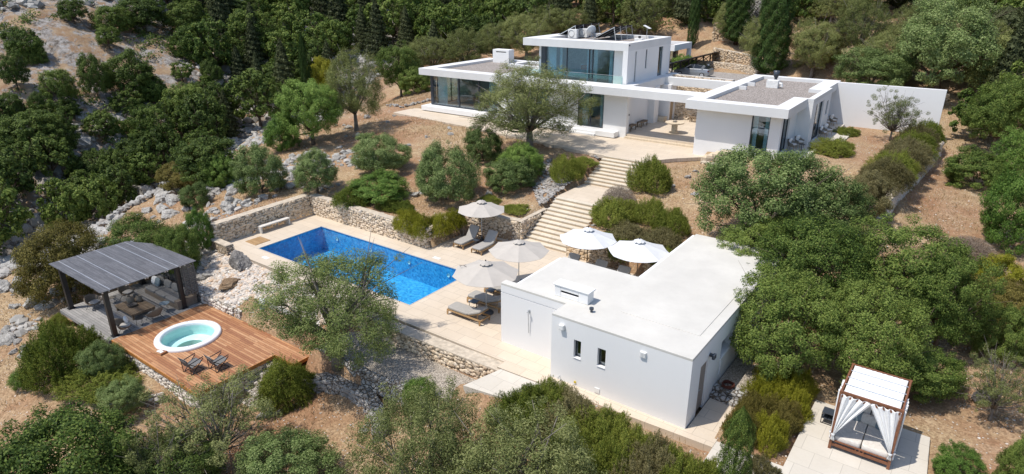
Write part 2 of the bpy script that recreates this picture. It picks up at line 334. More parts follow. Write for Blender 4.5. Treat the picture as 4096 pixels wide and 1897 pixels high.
def structure(o, kind='structure'): o['kind'] = kind; return o
def dup(root, loc, rot, label, group=None, scale=None):
    kids = [c for c in ALL_KIDS(root)]
    r = root.copy(); COL.objects.link(r); r.location = loc; r.rotation_euler = (0,0,rot); r['label'] = label
    if group: r['group'] = group
    if scale: r.scale = scale
    def rec(src, par):
        for ch in ALL_KIDS(src):
            c = ch.copy(); COL.objects.link(c); c.parent = par; rec(ch, c)
    rec(root, r); return r
def ALL_KIDS(o): return [c for c in COL.objects if c.parent == o]

# ------------------------------------------------------------------ terrain height
CTRL = [(-38,22,.9),(-37.5,26,1.2),(-39,14,-1.8),(-42,13,-1.9),(-46,12,-2.1),(-50,13,-2.6),(-42,18,-1.1),(-46,17,-1.3),(-50,18,-1.8),(-53,21,-1.6),(-55,24,-1.5),
 (-45,22,-.1),(-50,24,-.4),(-53,28,.4),(-55,33,1.1),(-50,30,1.3),(-46,27,1.0),(-42,25,1.0),(-41,30,1.7),(-46,34,2.3),(-50,36,2.4),(-53.5,39,2.1),(-48,41,2.8),(-42,38,2.9),
 (-36,30,1.5),(-31,28,1.2),(-27,29,1.2),(-31,33,1.9),(-35,35,2.4),(-27,34,1.6),(-24,33,1.4),(-24,36,2.1),(-28,38,2.6),(-32,40,2.9),(-26,40,3.1),(-37,43,3.3),(-48,47,3.3),(-50,44,2.9),(-50,52,3.4),
 (-57,30,-3.0),(-60,24,-5.0),(-62,15,-6.5),(-56,16,-4.8),(-54,10,-4.2),(-62,35,-3.5),(-58,42,-.5),(-56,50,1.6),(-54,58,3.2),(-66,44,-3.0),(-64,56,0.5),
 (-70,20,-6),(-76,24,-3),(-85,20,1),(-85,32,3),(-78,42,-1),(-95,25,6),(-100,40,10.5),(-92,50,6),(-80,60,2),(-110,45,14),(-110,25,12),(-125,50,18),(-125,30,18),(-112,70,15),(-95,80,10),(-72,72,5),(-88,105,12),(-110,100,18),
 (-70,8,-6),(-85,5,-1),(-60,0,-7),(-50,2,-5),(-100,0,5),
 (-60,90,8),(-45,75,5.5),(-38,90,7),(-30,75,5),(-24,66,4.6),(-50,66,4.2),(-70,120,14),(-40,120,12),(-20,100,9.5),(-20,120,13),(-20,82,6.3),(-12,75,5.6),(-14,66,4.9),
 (-8,72,5.0),(-2,66,4.2),(4,66,4.4),(10,75,6),(0,82,7),(12,95,10),(-5,105,11),(15,120,15),(6,55,2.8),(1,55,2.6),(2,48,2.3),(0,44,2.1),(5,42,1.8),(10,50,2.6),(0,38,1.5),(6,35,1.0),(-2,34,1.1),
 (-15,32,1.25),(-12,33,1.3),(-16,37,2.3),(-13,38,2.5),(-14,42,3.2),(-11,41,3.3),(-8,38,2.6),(-6,41,3.0),(-8,33.5,1.3),(-5,30,.7),(-4.5,25,.25),(-5.3,22.5,.12),(-4,36,1.9),
 (0,28,.1),(5,28,.1),(3,24,-.1),(7,22,-.2),(2,20,-.3),(6,15,-.8),(1.5,16,-.7),(-3,18,-.3),(-5,16,-1.1),(-9,17.2,-.30),(-13,16.2,-.6),(-6,17.5,-.35),(-9,13,-2.2),(-13,12,-2.7),(-3,12,-2.2),(3,8,-2.5),
 (-17,14,-2.7),(-20,13.5,-2.8),(-21,11,-3.1),(-16,10,-3.4),(-24,12.5,-2.9),(-23,9,-3.4),(-28,10,-2.7),(-31,9.3,-2.6),(-35,8,-2.8),(-39,8,-2.8),(-44,8,-3.0),(-30,6,-3.6),(-22,4,-4),(-10,4,-4),(0,2,-4),(-40,2,-4.5),
 (-22,16.8,-1.6),(-25,17.5,-1.2),
 (-200,60,40),(-200,150,45),(-150,200,42),(-100,160,27),(-60,200,34),(0,200,36),(60,160,28),(60,90,14),(40,60,7),(30,30,2),(30,0,-3),(-200,-40,8),(0,-60,-25),(-100,-60,-18),(0,-120,-60),(-200,-110,-40),(100,-110,-60),(100,200,45),(150,60,25),(-60,320,70),(-300,250,80),(100,-50,-22)]
_C = np.array(CTRL, float)
def _tps_fit(P, Z, lam=1.2):
    n = len(P); d = np.hypot(P[:,None,0]-P[None,:,0], P[:,None,1]-P[None,:,1])
    K = np.where(d > 0, d*d*np.log(np.maximum(d, 1e-9)), 0) + lam*np.eye(n)
    A = np.zeros((n+3, n+3)); A[:n,:n] = K; A[:n,n] = 1; A[:n,n+1:] = P; A[n,:n] = 1; A[n+1:,:n] = P.T
    return np.linalg.solve(A, np.concatenate([Z, np.zeros(3)]))
_S = 10.0
_W = _tps_fit(_C[:,:2]/_S, _C[:,2], .02)
_ph = np.random.default_rng(3).uniform(0, 6.28, (40, 3)); _an = np.random.default_rng(4).uniform(0, 6.28, 40)
def fbm(x, y, f0, n=5, seed=0):
    s = 0; a = 1.0; f = f0; k = seed
    for i in range(n):
        for j in range(2):
            q = (k + i*2 + j) % 40; th = _an[q]
            s = s + a*.5*np.sin((x*np.cos(th) + y*np.sin(th))*f + _ph[q,0] + 1.7*np.sin((-x*np.sin(th) + y*np.cos(th))*f*.7 + _ph[q,1]))
        a *= .55; f *= 1.93
    return s
PADS = [  # (polygon, z): level ground under terraces and buildings, later ones win
 ([(-38.3,15.9),(-30,15.9),(-30,18),(-36.3,19.4),(-38.6,19.2)], 'scree'),
 ([(-30,16.2),(-24.2,16.2),(-22.6,18.2),(-22.6,19.4),(-30.2,19.4)], 'scree'),
 ([(-36.4,19.3),(-36.4,26.5),(-25.5,26.5),(-25.5,30.3),(-21.6,30.8),(-18.2,30.6),(-10.7,30.8),(-10.7,31.1),(-5.9,31.1),(-5.9,22.2),(-5.3,21.8),(-5.3,18.75),(-14.1,18.75),(-14.1,19.1),(-36.3,19.3)], -.30),
 ([(-23.2,15.6),(-19.5,15.9),(-14.9,16.6),(-14.3,17.2),(-14.3,18.7),(-22.6,18.7)], -.87),
 ([(-15.0,16.5),(-11.9,16.9),(-11.8,19.4),(-14.2,19.2),(-14.3,18.3)], -.12),
 ([(-5.4,18.4),(1.0,18.2),(1.0,24.0),(-3.0,24.0),(-3.0,19.5),(-5.4,19.5)], -.25),
 ([(-46,44.0),(-34.8,42.8),(-22.0,40.8),(-17.8,40.6),(-15.0,43.2),(-14.8,45.4),(-15.2,61),(-45,61),(-45,50)], 3.12),
 ([(-16,45.0),(-13,44.4),(-8.1,43.6),(-8.1,62),(-16,62)], 3.75),
 ([(-8.9,45.4),(-3.6,44.0),(-2.4,60),(-8.9,60)], 3.98),
 ([(-33.5,62),(-12,62),(-11,80),(-33.5,80)], 4.95),
 ([(-33.9,11.2),(-24.9,11.2),(-24.9,15.2),(-23.6,15.2),(-23.6,16.1),(-38.2,16.1),(-38.2,11.1)], -2.35),
 ([(-21.9,30.4),(-17.9,30.3),(-17.9,41.5),(-21.9,41.5)], 'stair'),
 ([(-34.2,20.2),(-20.9,20.2),(-20.9,25.5),(-34.2,25.5)], -2.2)]
def inpoly(x, y, poly):
    r = np.zeros(np.shape(x), bool); n = len(poly); j = n-1
    for i in range(n):
        xi, yi = poly[i]; xj, yj = poly[j]
        c = ((yi > y) != (yj > y)) & (x < (xj-xi)*(y-yi)/((yj-yi) or 1e-9) + xi); r ^= c; j = i
    return r
def height(x, y):
    x = np.atleast_1d(np.asarray(x, float)); y = np.atleast_1d(np.asarray(y, float)); sh = x.shape
    xf, yf = x.ravel()/_S, y.ravel()/_S; z = np.zeros(xf.shape)
    for a in range(0, len(xf), 20000):
        X = xf[a:a+20000]; Y = yf[a:a+20000]
        d = np.hypot(X[:,None]-_C[None,:,0]/_S, Y[:,None]-_C[None,:,1]/_S)
        K = np.where(d > 1e-6, d*d*np.log(np.maximum(d, 1e-6)), 0); n = len(_C)
        z[a:a+20000] = K @ _W[:n] + _W[n] + _W[n+1]*X + _W[n+2]*Y
    z = z.reshape(sh)
    far = np.clip((-x - .28*y - 47)/14, 0, 1); far2 = np.clip((y-68)/20, 0, 1); m = np.maximum(far, far2)
    z = z + fbm(x, y, .9, 5)*(.07 + .30*m) + fbm(x, y, .16, 3, 11)*(1.3*m)
    for poly, h in PADS:
        k = inpoly(x, y, poly)
        if not k.any(): continue
        if h == 'stair': z[k] = np.interp(y[k], [30.8, 34.75, 38.4, 41.5], [-.4, 1.6, 1.6, 3.0])
        elif h == 'scree': z[k] = np.clip(-1.12 + (y[k]-16.1)/3.1*1.02, -1.2, -.1) + .05*np.sin(x[k]*5)*np.sin(y[k]*6)
        else: z[k] = h
    return z
def h1(x, y): return float(height(x, y)[0])
_p, _y = R(PITCH), R(YAW)
_fw = np.array([-math.sin(_y)*math.cos(_p), math.cos(_y)*math.cos(_p), -math.sin(_p)]); _rt = np.array([math.cos(_y), math.sin(_y), 0]); _dn = np.cross(_fw, _rt)
def ray(px, py):      # pixel of the 2576-wide view -> world direction
    d = _rt*(px*1.59006-2048)/FPX + _dn*(py*1.59006-948.5)/FPX + _fw; return d
def hit(px, py):
    d = ray(px, py); t = np.concatenate([np.arange(12, 90, .15), np.arange(90, 420, .8)])
    X, Y, Z = d[0]*t, d[1]*t, CAM_H + d[2]*t; h = height(X, Y); b = np.nonzero(Z < h)[0]
    i = b[0] if len(b) else len(t)-1
    return Vector((X[i], Y[i], h[i])), t[i]
def at(px, py, z):
    d = ray(px, py); t = (z-CAM_H)/d[2]; return Vector((d[0]*t, d[1]*t, z))
def build_ground():
    def line(a0, a, b, b1, s):
        L = list(np.arange(a, b+1e-6, s)); st = s; v = b
        while v < b1: st *= 1.12; v += st; L.append(v)
        st = s; v = a; P = []
        while v > a0: st *= 1.12; v -= st; P.append(v)
        return np.array(P[::-1] + L)
    xs = line(-420, -64, 12, 260, .33); ys = line(-120, 4, 70, 520, .33)
    X, Y = np.meshgrid(xs, ys, indexing='ij'); Z = height(X.ravel(), Y.ravel())
    nx, ny = X.shape; v = np.stack([X.ravel(), Y.ravel(), Z], 1)
    i = np.arange(nx*ny).reshape(nx, ny); f = np.stack([i[:-1,:-1], i[1:,:-1], i[1:,1:], i[:-1,1:]], -1).reshape(-1, 4)
    me = bpy.data.meshes.new('ground'); me.vertices.add(len(v)); me.vertices.foreach_set('co', v.ravel())
    me.loops.add(f.size); me.loops.foreach_set('vertex_index', f.ravel()); me.polygons.add(len(f))
    me.polygons.foreach_set('loop_start', np.arange(0, f.size, 4)); me.polygons.foreach_set('loop_total', np.full(len(f), 4)); me.polygons.foreach_set('use_smooth', [True]*len(f)); me.update(calc_edges=True)
    me.materials.append(M['ground']); o = bpy.data.objects.new('ground', me); COL.objects.link(o); structure(o)
build_ground()

m = MB(); m.add([(-2500,-2600,-46),(2500,-2600,-46),(2500,-60,-46),(-2500,-60,-46)],[(0,1,2,3)]); structure(m.build('sea','sea'))  # out-of-view water plane, added so the villa glass reflects blue
# ------------------------------------------------------------------ villa (built on its own, slightly turned, grid)
VROT = 0.01434
def V2W(x, y, z=0): return Vector((math.cos(VROT)*x - math.sin(VROT)*y, math.sin(VROT)*x + math.cos(VROT)*y, z))
VB = (-23.0, 47.3, 3.4)
def shift(mb, b=VB): mb.v = [(x-b[0], y-b[1], z-b[2]) for x, y, z in mb.v]; return mb
def vpart(mb, name, mat, parent, **k): return shift(mb).build(name, mat, parent, **k)
villa = thing('villa', 'white two-storey flat-roofed villa with full-height glass upper bedroom and ring beam courtyard', 'villa', V2W(*VB), VROT)
def wall_open(mb, axis, a0, a1, t0, t1, z0, z1, opens):
    """wall running along axis 'x' or 'y' from a0..a1, thickness t0..t1, rectangular openings (b0,b1,zb,zt)"""
    B = (lambda p0,p1,q0,q1: mb.box(p0,p1,t0,t1,q0,q1)) if axis == 'x' else (lambda p0,p1,q0,q1: mb.box(t0,t1,p0,p1,q0,q1))
    cur = a0
    for b0, b1, zb, zt in sorted(opens):
        if b0 > cur: B(cur, b0, z0, z1)
        if zb > z0: B(b0, b1, z0, zb)
        if zt < z1: B(b0, b1, zt, z1)
        cur = b1
    if cur < a1: B(cur, a1, z0, z1)
    return mb
def window(parent, axis, a0, a1, t, z0, z1, mull=(), fw=.07, depth=.08, base=VB, glass='glass', frame='anthracite', name='window'):
    mb = MB(); B = (lambda p0,p1,q0,q1,d=depth: mb.box(p0,p1,t-d/2,t+d/2,q0,q1)) if axis == 'x' else (lambda p0,p1,q0,q1,d=depth: mb.box(t-d/2,t+d/2,p0,p1,q0,q1))
    B(a0,a0+fw,z0,z1); B(a1-fw,a1,z0,z1); B(a0+fw,a1-fw,z0,z0+fw); B(a0+fw,a1-fw,z1-fw,z1)
    for m_ in mull: B(m_-fw*.55, m_+fw*.55, z0+fw, z1-fw)
    f = shift(mb, base).build(name, frame, parent)
    g = MB(); e = .006
    (g.box(a0+fw,a1-fw,t-e,t+e,z0+fw,z1-fw) if axis == 'x' else g.box(t-e,t+e,a0+fw,a1-fw,z0+fw,z1-fw))
    shift(g, base).build('pane', glass, f); return f
def curtain(parent, axis, a0, a1, t, z0, z1, mat='curtain_blue', base=VB):
    mb = MB(); n = max(8, int((a1-a0)*26))
    for k in range(n):
        p = a0+(a1-a0)*k/n; q = a0+(a1-a0)*(k+1)/n; o = .05 if k % 2 else -.03
        mb.add([(p,t+.03,z0),(p+.003,t+o,z0),(q,t+.03,z0),(p,t+.03,z1),(p+.003,t+o,z1),(q,t+.03,z1)] if axis=='x' else [(t-.03,p,z0),(t+o,p+.003,z0),(t-.03,q,z0),(t-.03,p,z1),(t+o,p+.003,z1),(t-.03,q,z1)], [(0,1,4,3),(1,2,5,4)])
    return shift(mb, base).build('curtain', mat, parent)
window_rear = True
# --- ground floor walls (main house and left wing)
m = MB()
wall_open(m, 'x', -34.5, -22.3, 47.33, 47.58, 3.3, 6.8, [(-26.75,-24.35,3.9,6.72), (-33.2,-29.6,3.9,6.72)])
m.box(-22.55,-22.3,47.58,47.85,3.3,6.8)                 # return of the front pier
m.box(-23.1,-22.85,47.58,52.6,3.3,6.8); m.box(-23.1,-22.26,52.6,53.5,3.3,6.8); m.box(-23.1,-21.6,54.3,54.5,3.3,6.8); m.box(-23.1,-22.9,53.5,54.3,3.3,6.8)
m.box(-21.85,-21.6,55.38,55.6,3.3,6.8); m.box(-21.85,-21.6,54.5,55.38,5.95,6.8)
m.box(-43.0,-42.75,52.4,57.6,3.3,6.8); wall_open(m,'x',-42.75,-23.1,57.35,57.6,3.3,6.8,[(-42.4,-38.2,3.9,6.72)]); m.box(-35.0,-34.5,47.33,57.35,3.3,6.8)
vpart(m, 'wall', 'plaster', villa)
m = MB(); m.box(-38.2,-35.0,52.5,52.6,3.9,6.78); m.box(-34.5,-23.1,51.5,51.6,3.9,6.78); m.box(-42.2,-41.9,50.4,52.5,3.9,6.78); vpart(m, 'interior_wall', 'room_wall', villa)
m = MB(); m.box(-42.75,-35,48.2,57.3,3.7,3.9); m.box(-34.5,-23.1,47.6,51.5,3.7,3.88); vpart(m, 'interior_floor', 'room_floor', villa)
# plinths and white blocks along the front
m = MB(); m.box(-43.8,-35.05,46.8,48.2,3.47,3.9); m.box(-24.6,-22.9,46.5,47.32,3.45,3.87); m.box(-27.0,-24.62,46.75,47.32,3.4,3.72); m.box(-27.0,-24.62,46.4,46.74,3.4,3.56); m.box(-35.03,-27.3,46.6,47.32,3.47,3.87)
vpart(m, 'plinth', 'plaster', villa, bevel=.015)
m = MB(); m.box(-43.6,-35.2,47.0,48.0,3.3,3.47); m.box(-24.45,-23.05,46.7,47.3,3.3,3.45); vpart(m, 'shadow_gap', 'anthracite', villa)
# roofs
m = MB(); m.box(-42.8,-34.5,48.1,57.4,6.8,7.1); m.box(-34.5,-23.0,56.96,57.4,6.8,7.1); vpart(m, 'roof_slab', 'plaster', villa)
m = MB(); m.box(-42.78,-35.0,48.12,57.38,7.1,7.17); vpart(m, 'roof_gravel', 'roof_gravel', villa)
m = MB(); m.box(-44,-34.5,46.9,48.1,6.8,7.4); m.box(-44,-42.8,48.1,58.1,6.8,7.4); m.box(-42.8,-34.5,57.4,58.1,6.8,7.4); m.box(-35.0,-34.5,48.1,57.4,7.1,7.4)
m.box(-38.9,-38.3,54.2,57.4,7.17,7.42); m.box(-38.3,-35.0,54.2,54.7,7.17,7.42)
m.box(-34.5,-22.3,46.35,48.30,6.8,7.4); m.box(-34.5,-33.0,48.3,57.0,6.8,7.4); m.box(-23.02,-22.3,48.3,57.6,6.8,7.4)
vpart(m, 'roof_parapet', 'coping_plaster', villa)
m = MB(); m.box(-22.3,-16.5,46.35,48.1,6.8,7.4); vpart(m, 'ring_beam', 'coping_plaster', villa, bevel=.012)
m = MB(); m.box(-22.3,-16.5,54.6,55.15,6.72,7.4); vpart(m, 'ring_beam', 'coping_plaster', villa, bevel=.012)
m = MB(); wall_open(m, 'x', -42.3,-40.25,56.45,56.6,7.17,8.5,[(-41.9,-40.6,8.22,8.33)]); m.box(-42.3,-42.15,56.6,57.39,7.17,8.5); m.box(-40.4,-40.25,56.6,57.39,7.17,8.5); m.box(-42.15,-40.4,57.2,57.39,7.17,8.5); m.box(-42.15,-40.4,56.6,57.2,8.36,8.5)
ch = vpart(m, 'chimney', 'plaster', villa); m = MB(); m.box(-42.14,-40.41,56.62,57.18,8.1,8.16); vpart(m, 'flue', 'anthracite', ch)
# left wing glass
window(villa, 'x', -43.2,-35.05,47.78,3.9,6.8,(-39.8,-37.4),fw=.12,depth=.14)
window(villa,'y',48.2,52.4,-42.9,3.9,6.8,(50.3,),fw=.08,depth=.1)
m = MB(); m.box(-43.32,-43.0,47.72,48.19,3.9,6.8); vpart(m, 'corner_post', 'anthracite', villa)
window(villa,'x',-42.4,-38.2,57.45,3.9,6.72,(-40.3,),fw=.08)
curtain(villa,'x',-42.9,-41.7,48.3,3.92,6.78,'curtain_white'); curtain(villa,'x',-36.6,-35.2,48.3,3.92,6.78,'curtain_white')
window(villa, 'x', -26.75,-24.35,47.42,3.9,6.72,(-25.55,),fw=.07); curtain(villa,'x',-26.5,-26.0,47.75,3.9,6.7,'curtain_white'); curtain(villa,'x',-24.85,-24.45,47.75,3.9,6.7,'curtain_white')
window(villa, 'x', -33.2,-29.6,47.42,3.9,6.72,(-31.4,),fw=.07); curtain(villa,'x',-30.4,-29.8,47.75,3.9,6.7,'curtain_white')
# upper storey
m = MB()
wall_open(m, 'y', 48.5, 56.95, -23.27, -23.02, 7.4, 9.96, [(49.8,50.06,7.42,9.84),(51.79,52.1,8.31,9.84),(54.45,55.35,7.42,9.86)])
m.box(-23.45,-23.02,48.41,48.5,7.4,9.96); m.box(-23.45,-23.27,48.5,49.2,7.4,9.96); m.box(-24.6,-23.45,49.2,49.4,7.12,9.96); m.box(-24.6+.9,-23.27,49.4,49.6,7.4,9.96)
m.box(-31.9,-31.65,49.3,56.7,7.12,9.96); m.box(-31.9,-23.27,56.7,56.95,7.12,9.96)
vpart(m, 'wall', 'plaster', villa)
m = MB(); m.box(-31.65,-23.3,53.6,53.7,7.13,9.94); m.box(-27.35,-27.25,50.9,53.6,7.13,9.94); m.box(-28.2,-27.7,53.0,53.6,7.13,9.94); vpart(m, 'interior_wall', 'room_wall', villa)
m = MB(); m.box(-33.0,-23.46,48.3,49.2,7.0,7.12); vpart(m, 'balcony_floor', 'paving_pale', villa)
m = MB(); m.box(-31.65,-23.3,49.42,53.6,7.0,7.13); vpart(m, 'interior_floor', 'room_floor', villa)
m = MB(); m.box(-33,-31.5,48.41,56.95,9.96,10.56); m.box(-31.5,-23.62,48.41,49.95,9.96,10.56); m.box(-23.62,-23.02,48.41,56.95,9.96,10.56); m.box(-31.5,-23.62,56.3,56.95,9.96,10.56)
vpart(m, 'roof_parapet', 'coping_plaster', villa)
m = MB(); m.box(-31.5,-23.62,49.95,56.3,9.96,10.2); vpart(m, 'roof_slab', 'plaster', villa)
m = MB(); m.box(-31.49,-23.63,49.96,56.29,10.2,10.3); vpart(m, 'roof_gravel', 'roof_gravel', villa)
window(villa, 'x', -31.15,-24.62,49.28,7.13,9.95,(-29.05,-26.58,-26.9),fw=.08,depth=.1)
m = MB(); m.box(-31.62,-31.17,49.2,49.42,7.13,9.95); vpart(m, 'corner_post', 'anthracite', villa)
for a0,a1 in ((-31.05,-30.3),(-29.9,-29.7),(-27.25,-26.98),(-26.5,-26.3),(-25.15,-24.7)): curtain(villa,'x',a0,a1,49.55,7.14,9.9)
for a0,a1,z0,z1 in ((49.8,50.06,7.42,9.84),(51.79,52.1,8.31,9.84),(54.45,55.35,7.42,9.86)): window(villa,'y',a0,a1,-23.13,z0,z1,fw=.03,depth=.05)
m = MB(); m.box(-33,-23.4,48.33,48.345,7.15,8.02); m.box(-23.4,-23.385,48.35,49.1,7.15,8.02); rl = vpart(m, 'balcony_railing', 'rail_glass', villa)
m = MB(); m.box(-33,-23.38,48.31,48.365,7.11,7.17); m.box(-33,-23.38,48.325,48.35,8.02,8.04); vpart(m, 'rail_channel', 'alu', rl)
# wall lamps and camera
m = MB(); m.box(-22.31,-22.25,47.7,47.78,5.1,5.25); m.box(-23.01,-22.93,48.44,48.52,10.35,10.45); vpart(m, 'wall_lamp', 'anthracite', villa)
# courtyard door and step
m = MB(); m.box(-21.75,-21.7,54.5,55.38,3.7,5.95); vpart(m, 'door', 'door_oak', villa)
m = MB(); m.box(-22.9,-21.7,53.5,54.3,3.7,4.1); vpart(m, 'door_step', 'limestone', villa)
# --- guest wing on the right
m = MB()
wall_open(m, 'x', -15.93,-10.15,45.28,45.53,3.3,6.8,[(-12.08,-10.87,4.1,6.72)])
wall_open(m, 'y', 45.53,49.6,-10.4,-10.15,3.7,6.8,[(45.75,47.66,4.12,6.72)])
m.box(-10.4,-9.45,49.6,49.85,3.7,7.1); wall_open(m, 'y', 49.6,56.0,-9.45,-9.2,3.7,7.1,[(50.85,53.45,4.12,6.86),(54.63,55.35,5.5,6.58)]); m.box(-10.15,-9.45,55.75,56.0,3.7,7.1); m.box(-10.4,-10.15,56.0,59.43,3.7,6.8)
m.box(-15.93,-15.68,45.53,60.3,3.3,6.8); m.box(-15.68,-10.15,60.05,60.3,3.7,6.8)
vpart(m, 'wall', 'plaster', villa)
m = MB(); m.box(-15.6,-10.45,51.4,51.5,4.1,6.78); vpart(m, 'interior_wall', 'room_wall', villa); m = MB(); m.box(-15.6,-9.5,45.6,60,3.8,4.08); vpart(m, 'interior_floor', 'room_floor', villa)
m = MB(); m.box(-15.5,-10.6,45.6,60.0,6.8,7.08); m.box(-10.6,-9.6,50.1,54.4,6.8,7.08); vpart(m, 'roof_slab', 'plaster', villa)
m = MB(); m.box(-15.49,-10.6,45.6,60.0,7.08,7.14); m.box(-10.6,-9.61,49.92,54.38,7.08,7.14); vpart(m, 'roof_gravel', 'roof_gravel', villa)
m = MB(); m.box(-16.5,-9.62,44.4,45.55,6.8,7.4); m.box(-16.5,-15.5,45.55,60.0,6.8,7.4); m.box(-10.6,-9.62,45.55,49.6,6.8,7.4); m.box(-10.6,-9.46,49.6,49.9,7.1,7.4)
m.box(-9.6,-9.46,49.9,55.8,7.1,7.4); m.box(-9.46,-9.2,49.6,56.0,7.1,7.4); m.box(-10.6,-9.6,54.4,55.8,7.1,7.4); m.box(-10.6,-9.46,55.8,59.43,6.8,7.4); m.box(-16.5,-9.46,60.0,60.8,6.8,7.4); m.box(-10.6,-9.46,59.43,60.0,6.8,7.4)
m.box(-15.5,-14.9,52.95,53.15,7.14,7.4); m.box(-15.5,-14.9,55.25,55.45,7.14,7.4)
vpart(m, 'roof_parapet', 'coping_plaster', villa)
window(villa,'x',-12.08,-10.87,45.4,4.1,6.72,fw=.06); curtain(villa,'x',-12.0,-11.75,45.7,4.1,6.7); curtain(villa,'x',-11.25,-10.95,45.7,4.1,6.7)
window(villa,'y',45.75,47.66,-10.3,4.12,6.72,(46.7,),fw=.09); window(villa,'y',50.85,53.45,-9.35,4.12,6.86,(51.7,),fw=.1); window(villa,'y',54.63,55.35,-9.33,5.5,6.58,fw=.06)
m = MB(); m.lathe([(0.0,.0),(.32,.0),(.12,.15),(.12,.35),(.22,.55),(.26,.95),(.0,.97)], (-14.13,58.6,7.14), 14); vpart(m, 'roof_vent', 'anthracite', villa, smooth=True)
m = MB(); m.box(-13.95,-13.05,55.0,55.6,7.14,7.75); m.tube([(-13.05,55.3,7.5),(-12.85,55.3,7.5),(-12.8,55.3,7.25)], .12, 10); vpart(m, 'roof_hood', 'plastic_white', villa, bevel=.03)
# --- white garden wall beyond the guest wing
gw = MB(); gw.prism([(-.26,0.0),(7.3,.1),(7.3,.38),(-.26,.28)], 0, 3.75); gw.box(-1.25,-.262,.02,.26,0,3.1)
g = gw.build('garden_wall', 'plaster', None, bevel=.01); g.location = V2W(-9.2,59.43,3.68); g.rotation_euler = (0,0,VROT); tag(g, 'tall plain white rendered wall running out from the guest wing behind the small olive', 'wall')
# --- terraces (paving) around the villa
m = MB(); m.prism([(-45.3,44.5),(-34.6,43.3),(-21.9,41.3),(-18.1,41.15),(-16.4,43.5),(-15.0,44.9),(-15.0,47.5),(-45.3,47.5)], -.25, 0)
shift(m,(-23,47.3,0)); o = m.build('upper_terrace', 'paving'); o.location = V2W(-23,47.3,3.4); o.rotation_euler[2] = VROT; structure(o)
m = MB(); m.box(-22.84,-15.93,47.44,55.6,3.3,3.7); shift(m,(-23,47.3,3.4)); o = m.build('courtyard_floor', 'paving'); o.location = V2W(-23,47.3,3.4); o.rotation_euler[2] = VROT; structure(o)
m = MB(); m.box(-22.29,-15.94,47.1,47.43,3.38,3.54); shift(m,(-23,47.3,3.4)); o = m.build('courtyard_step', 'limestone'); o.location = V2W(-23,47.3,3.4); o.rotation_euler[2] = VROT; structure(o)
m = MB(); m.box(-10.14,-8.4,44.2,59.42,3.95,4.1); m.box(-8.4,-7.3,52.4,55.8,3.95,4.096); m.box(-9.19,-8.4,44.0,44.2,3.95,4.1); shift(m,(-9,50,4.1)); o = m.build('guest_terrace', 'paving_pale'); o.location = V2W(-9,50,4.1); o.rotation_euler[2] = VROT; structure(o)
m = MB()
for k in range(4): m.box(-14.9+.38*k,-12.9,44.1,45.2,3.3,3.42+.17*(k+1))
shift(m,(-14,44.6,3.4)); o = m.build('side_steps', 'limestone'); o.location = V2W(-14,44.6,3.4); o.rotation_euler[2] = VROT; structure(o)
m = MB(); m.prism([(-33.4,57.8),(-17.2,57.0),(-16.8,63),(-12.5,64),(-14,72),(-19.5,78.2),(-25,80.3),(-33.3,80)], -.1, 0.03); shift(m,(-25,68,0)); o = m.build('car_park','drive_gravel'); o.location = V2W(-25,68,4.97); o.rotation_euler[2] = VROT; structure(o)
# --- annex behind, by the car park
ax = thing('annex', 'small white flat-roofed outbuilding with stone front behind the villa by the car park', 'outbuilding', V2W(-34,81,4.95), VROT)
AXB = (-34,81,4.95)
m = MB(); m.box(-36.5,-31.2,78.5,78.9,7.2,7.9); m.box(-31.6,-31.2,78.9,84.2,7.2,7.9); m.box(-36.5,-31.6,83.8,84.2,7.2,7.9); m.box(-36.5,-36.1,78.9,83.8,7.2,7.9); m.box(-31.6,-31.2,83.6,84.2,4.9,7.2); m.box(-36.5,-36.1,78.5,84.2,4.9,7.2)
shift(m,AXB).build('wall', 'plaster', ax)
m = MB(); m.box(-36.1,-31.6,78.9,83.8,7.3,7.55); shift(m,AXB).build('roof_gravel','roof_gravel',ax)
m = MB(); m.box(-36.1,-33.2,79.4,79.8,4.9,7.2); m.box(-33.3,-32.9,79.8,81.6,4.9,7.2); m.box(-33.0,-32.7,82.8,83.6,4.9,7.2); shift(m,AXB).build('stone_front','stone_wall',ax)
window(ax,'y',81.6,82.8,-33.0,5.0,7.2,base=AXB)
# --- double stairs down to the pool
st = thing('garden_staircase', 'broad pale stone staircase of two flights climbing from the pool to the villa', 'staircase', (-19.9,36,0))
def flight(x0,x1,y0,z0,n,rise,tread,name):
    a = MB(); b = MB()
    for k in range(n):
        ya = y0+k*tread; zb = z0+(k+1)*rise
        b.box(x0,x1,ya,ya+tread+.06,z0-.4,zb-.05); a.box(x0-.01,x1+.01,ya-.03,ya+tread,zb-.05,zb)
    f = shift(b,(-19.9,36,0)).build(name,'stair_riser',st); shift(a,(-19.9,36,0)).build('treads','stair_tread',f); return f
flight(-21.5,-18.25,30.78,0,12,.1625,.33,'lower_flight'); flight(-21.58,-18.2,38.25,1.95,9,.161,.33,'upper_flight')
m = MB(); m.box(-21.6,-18.2,34.74,38.35,1.6,1.95); shift(m,(-19.9,36,0)).build('landing','paving',st)
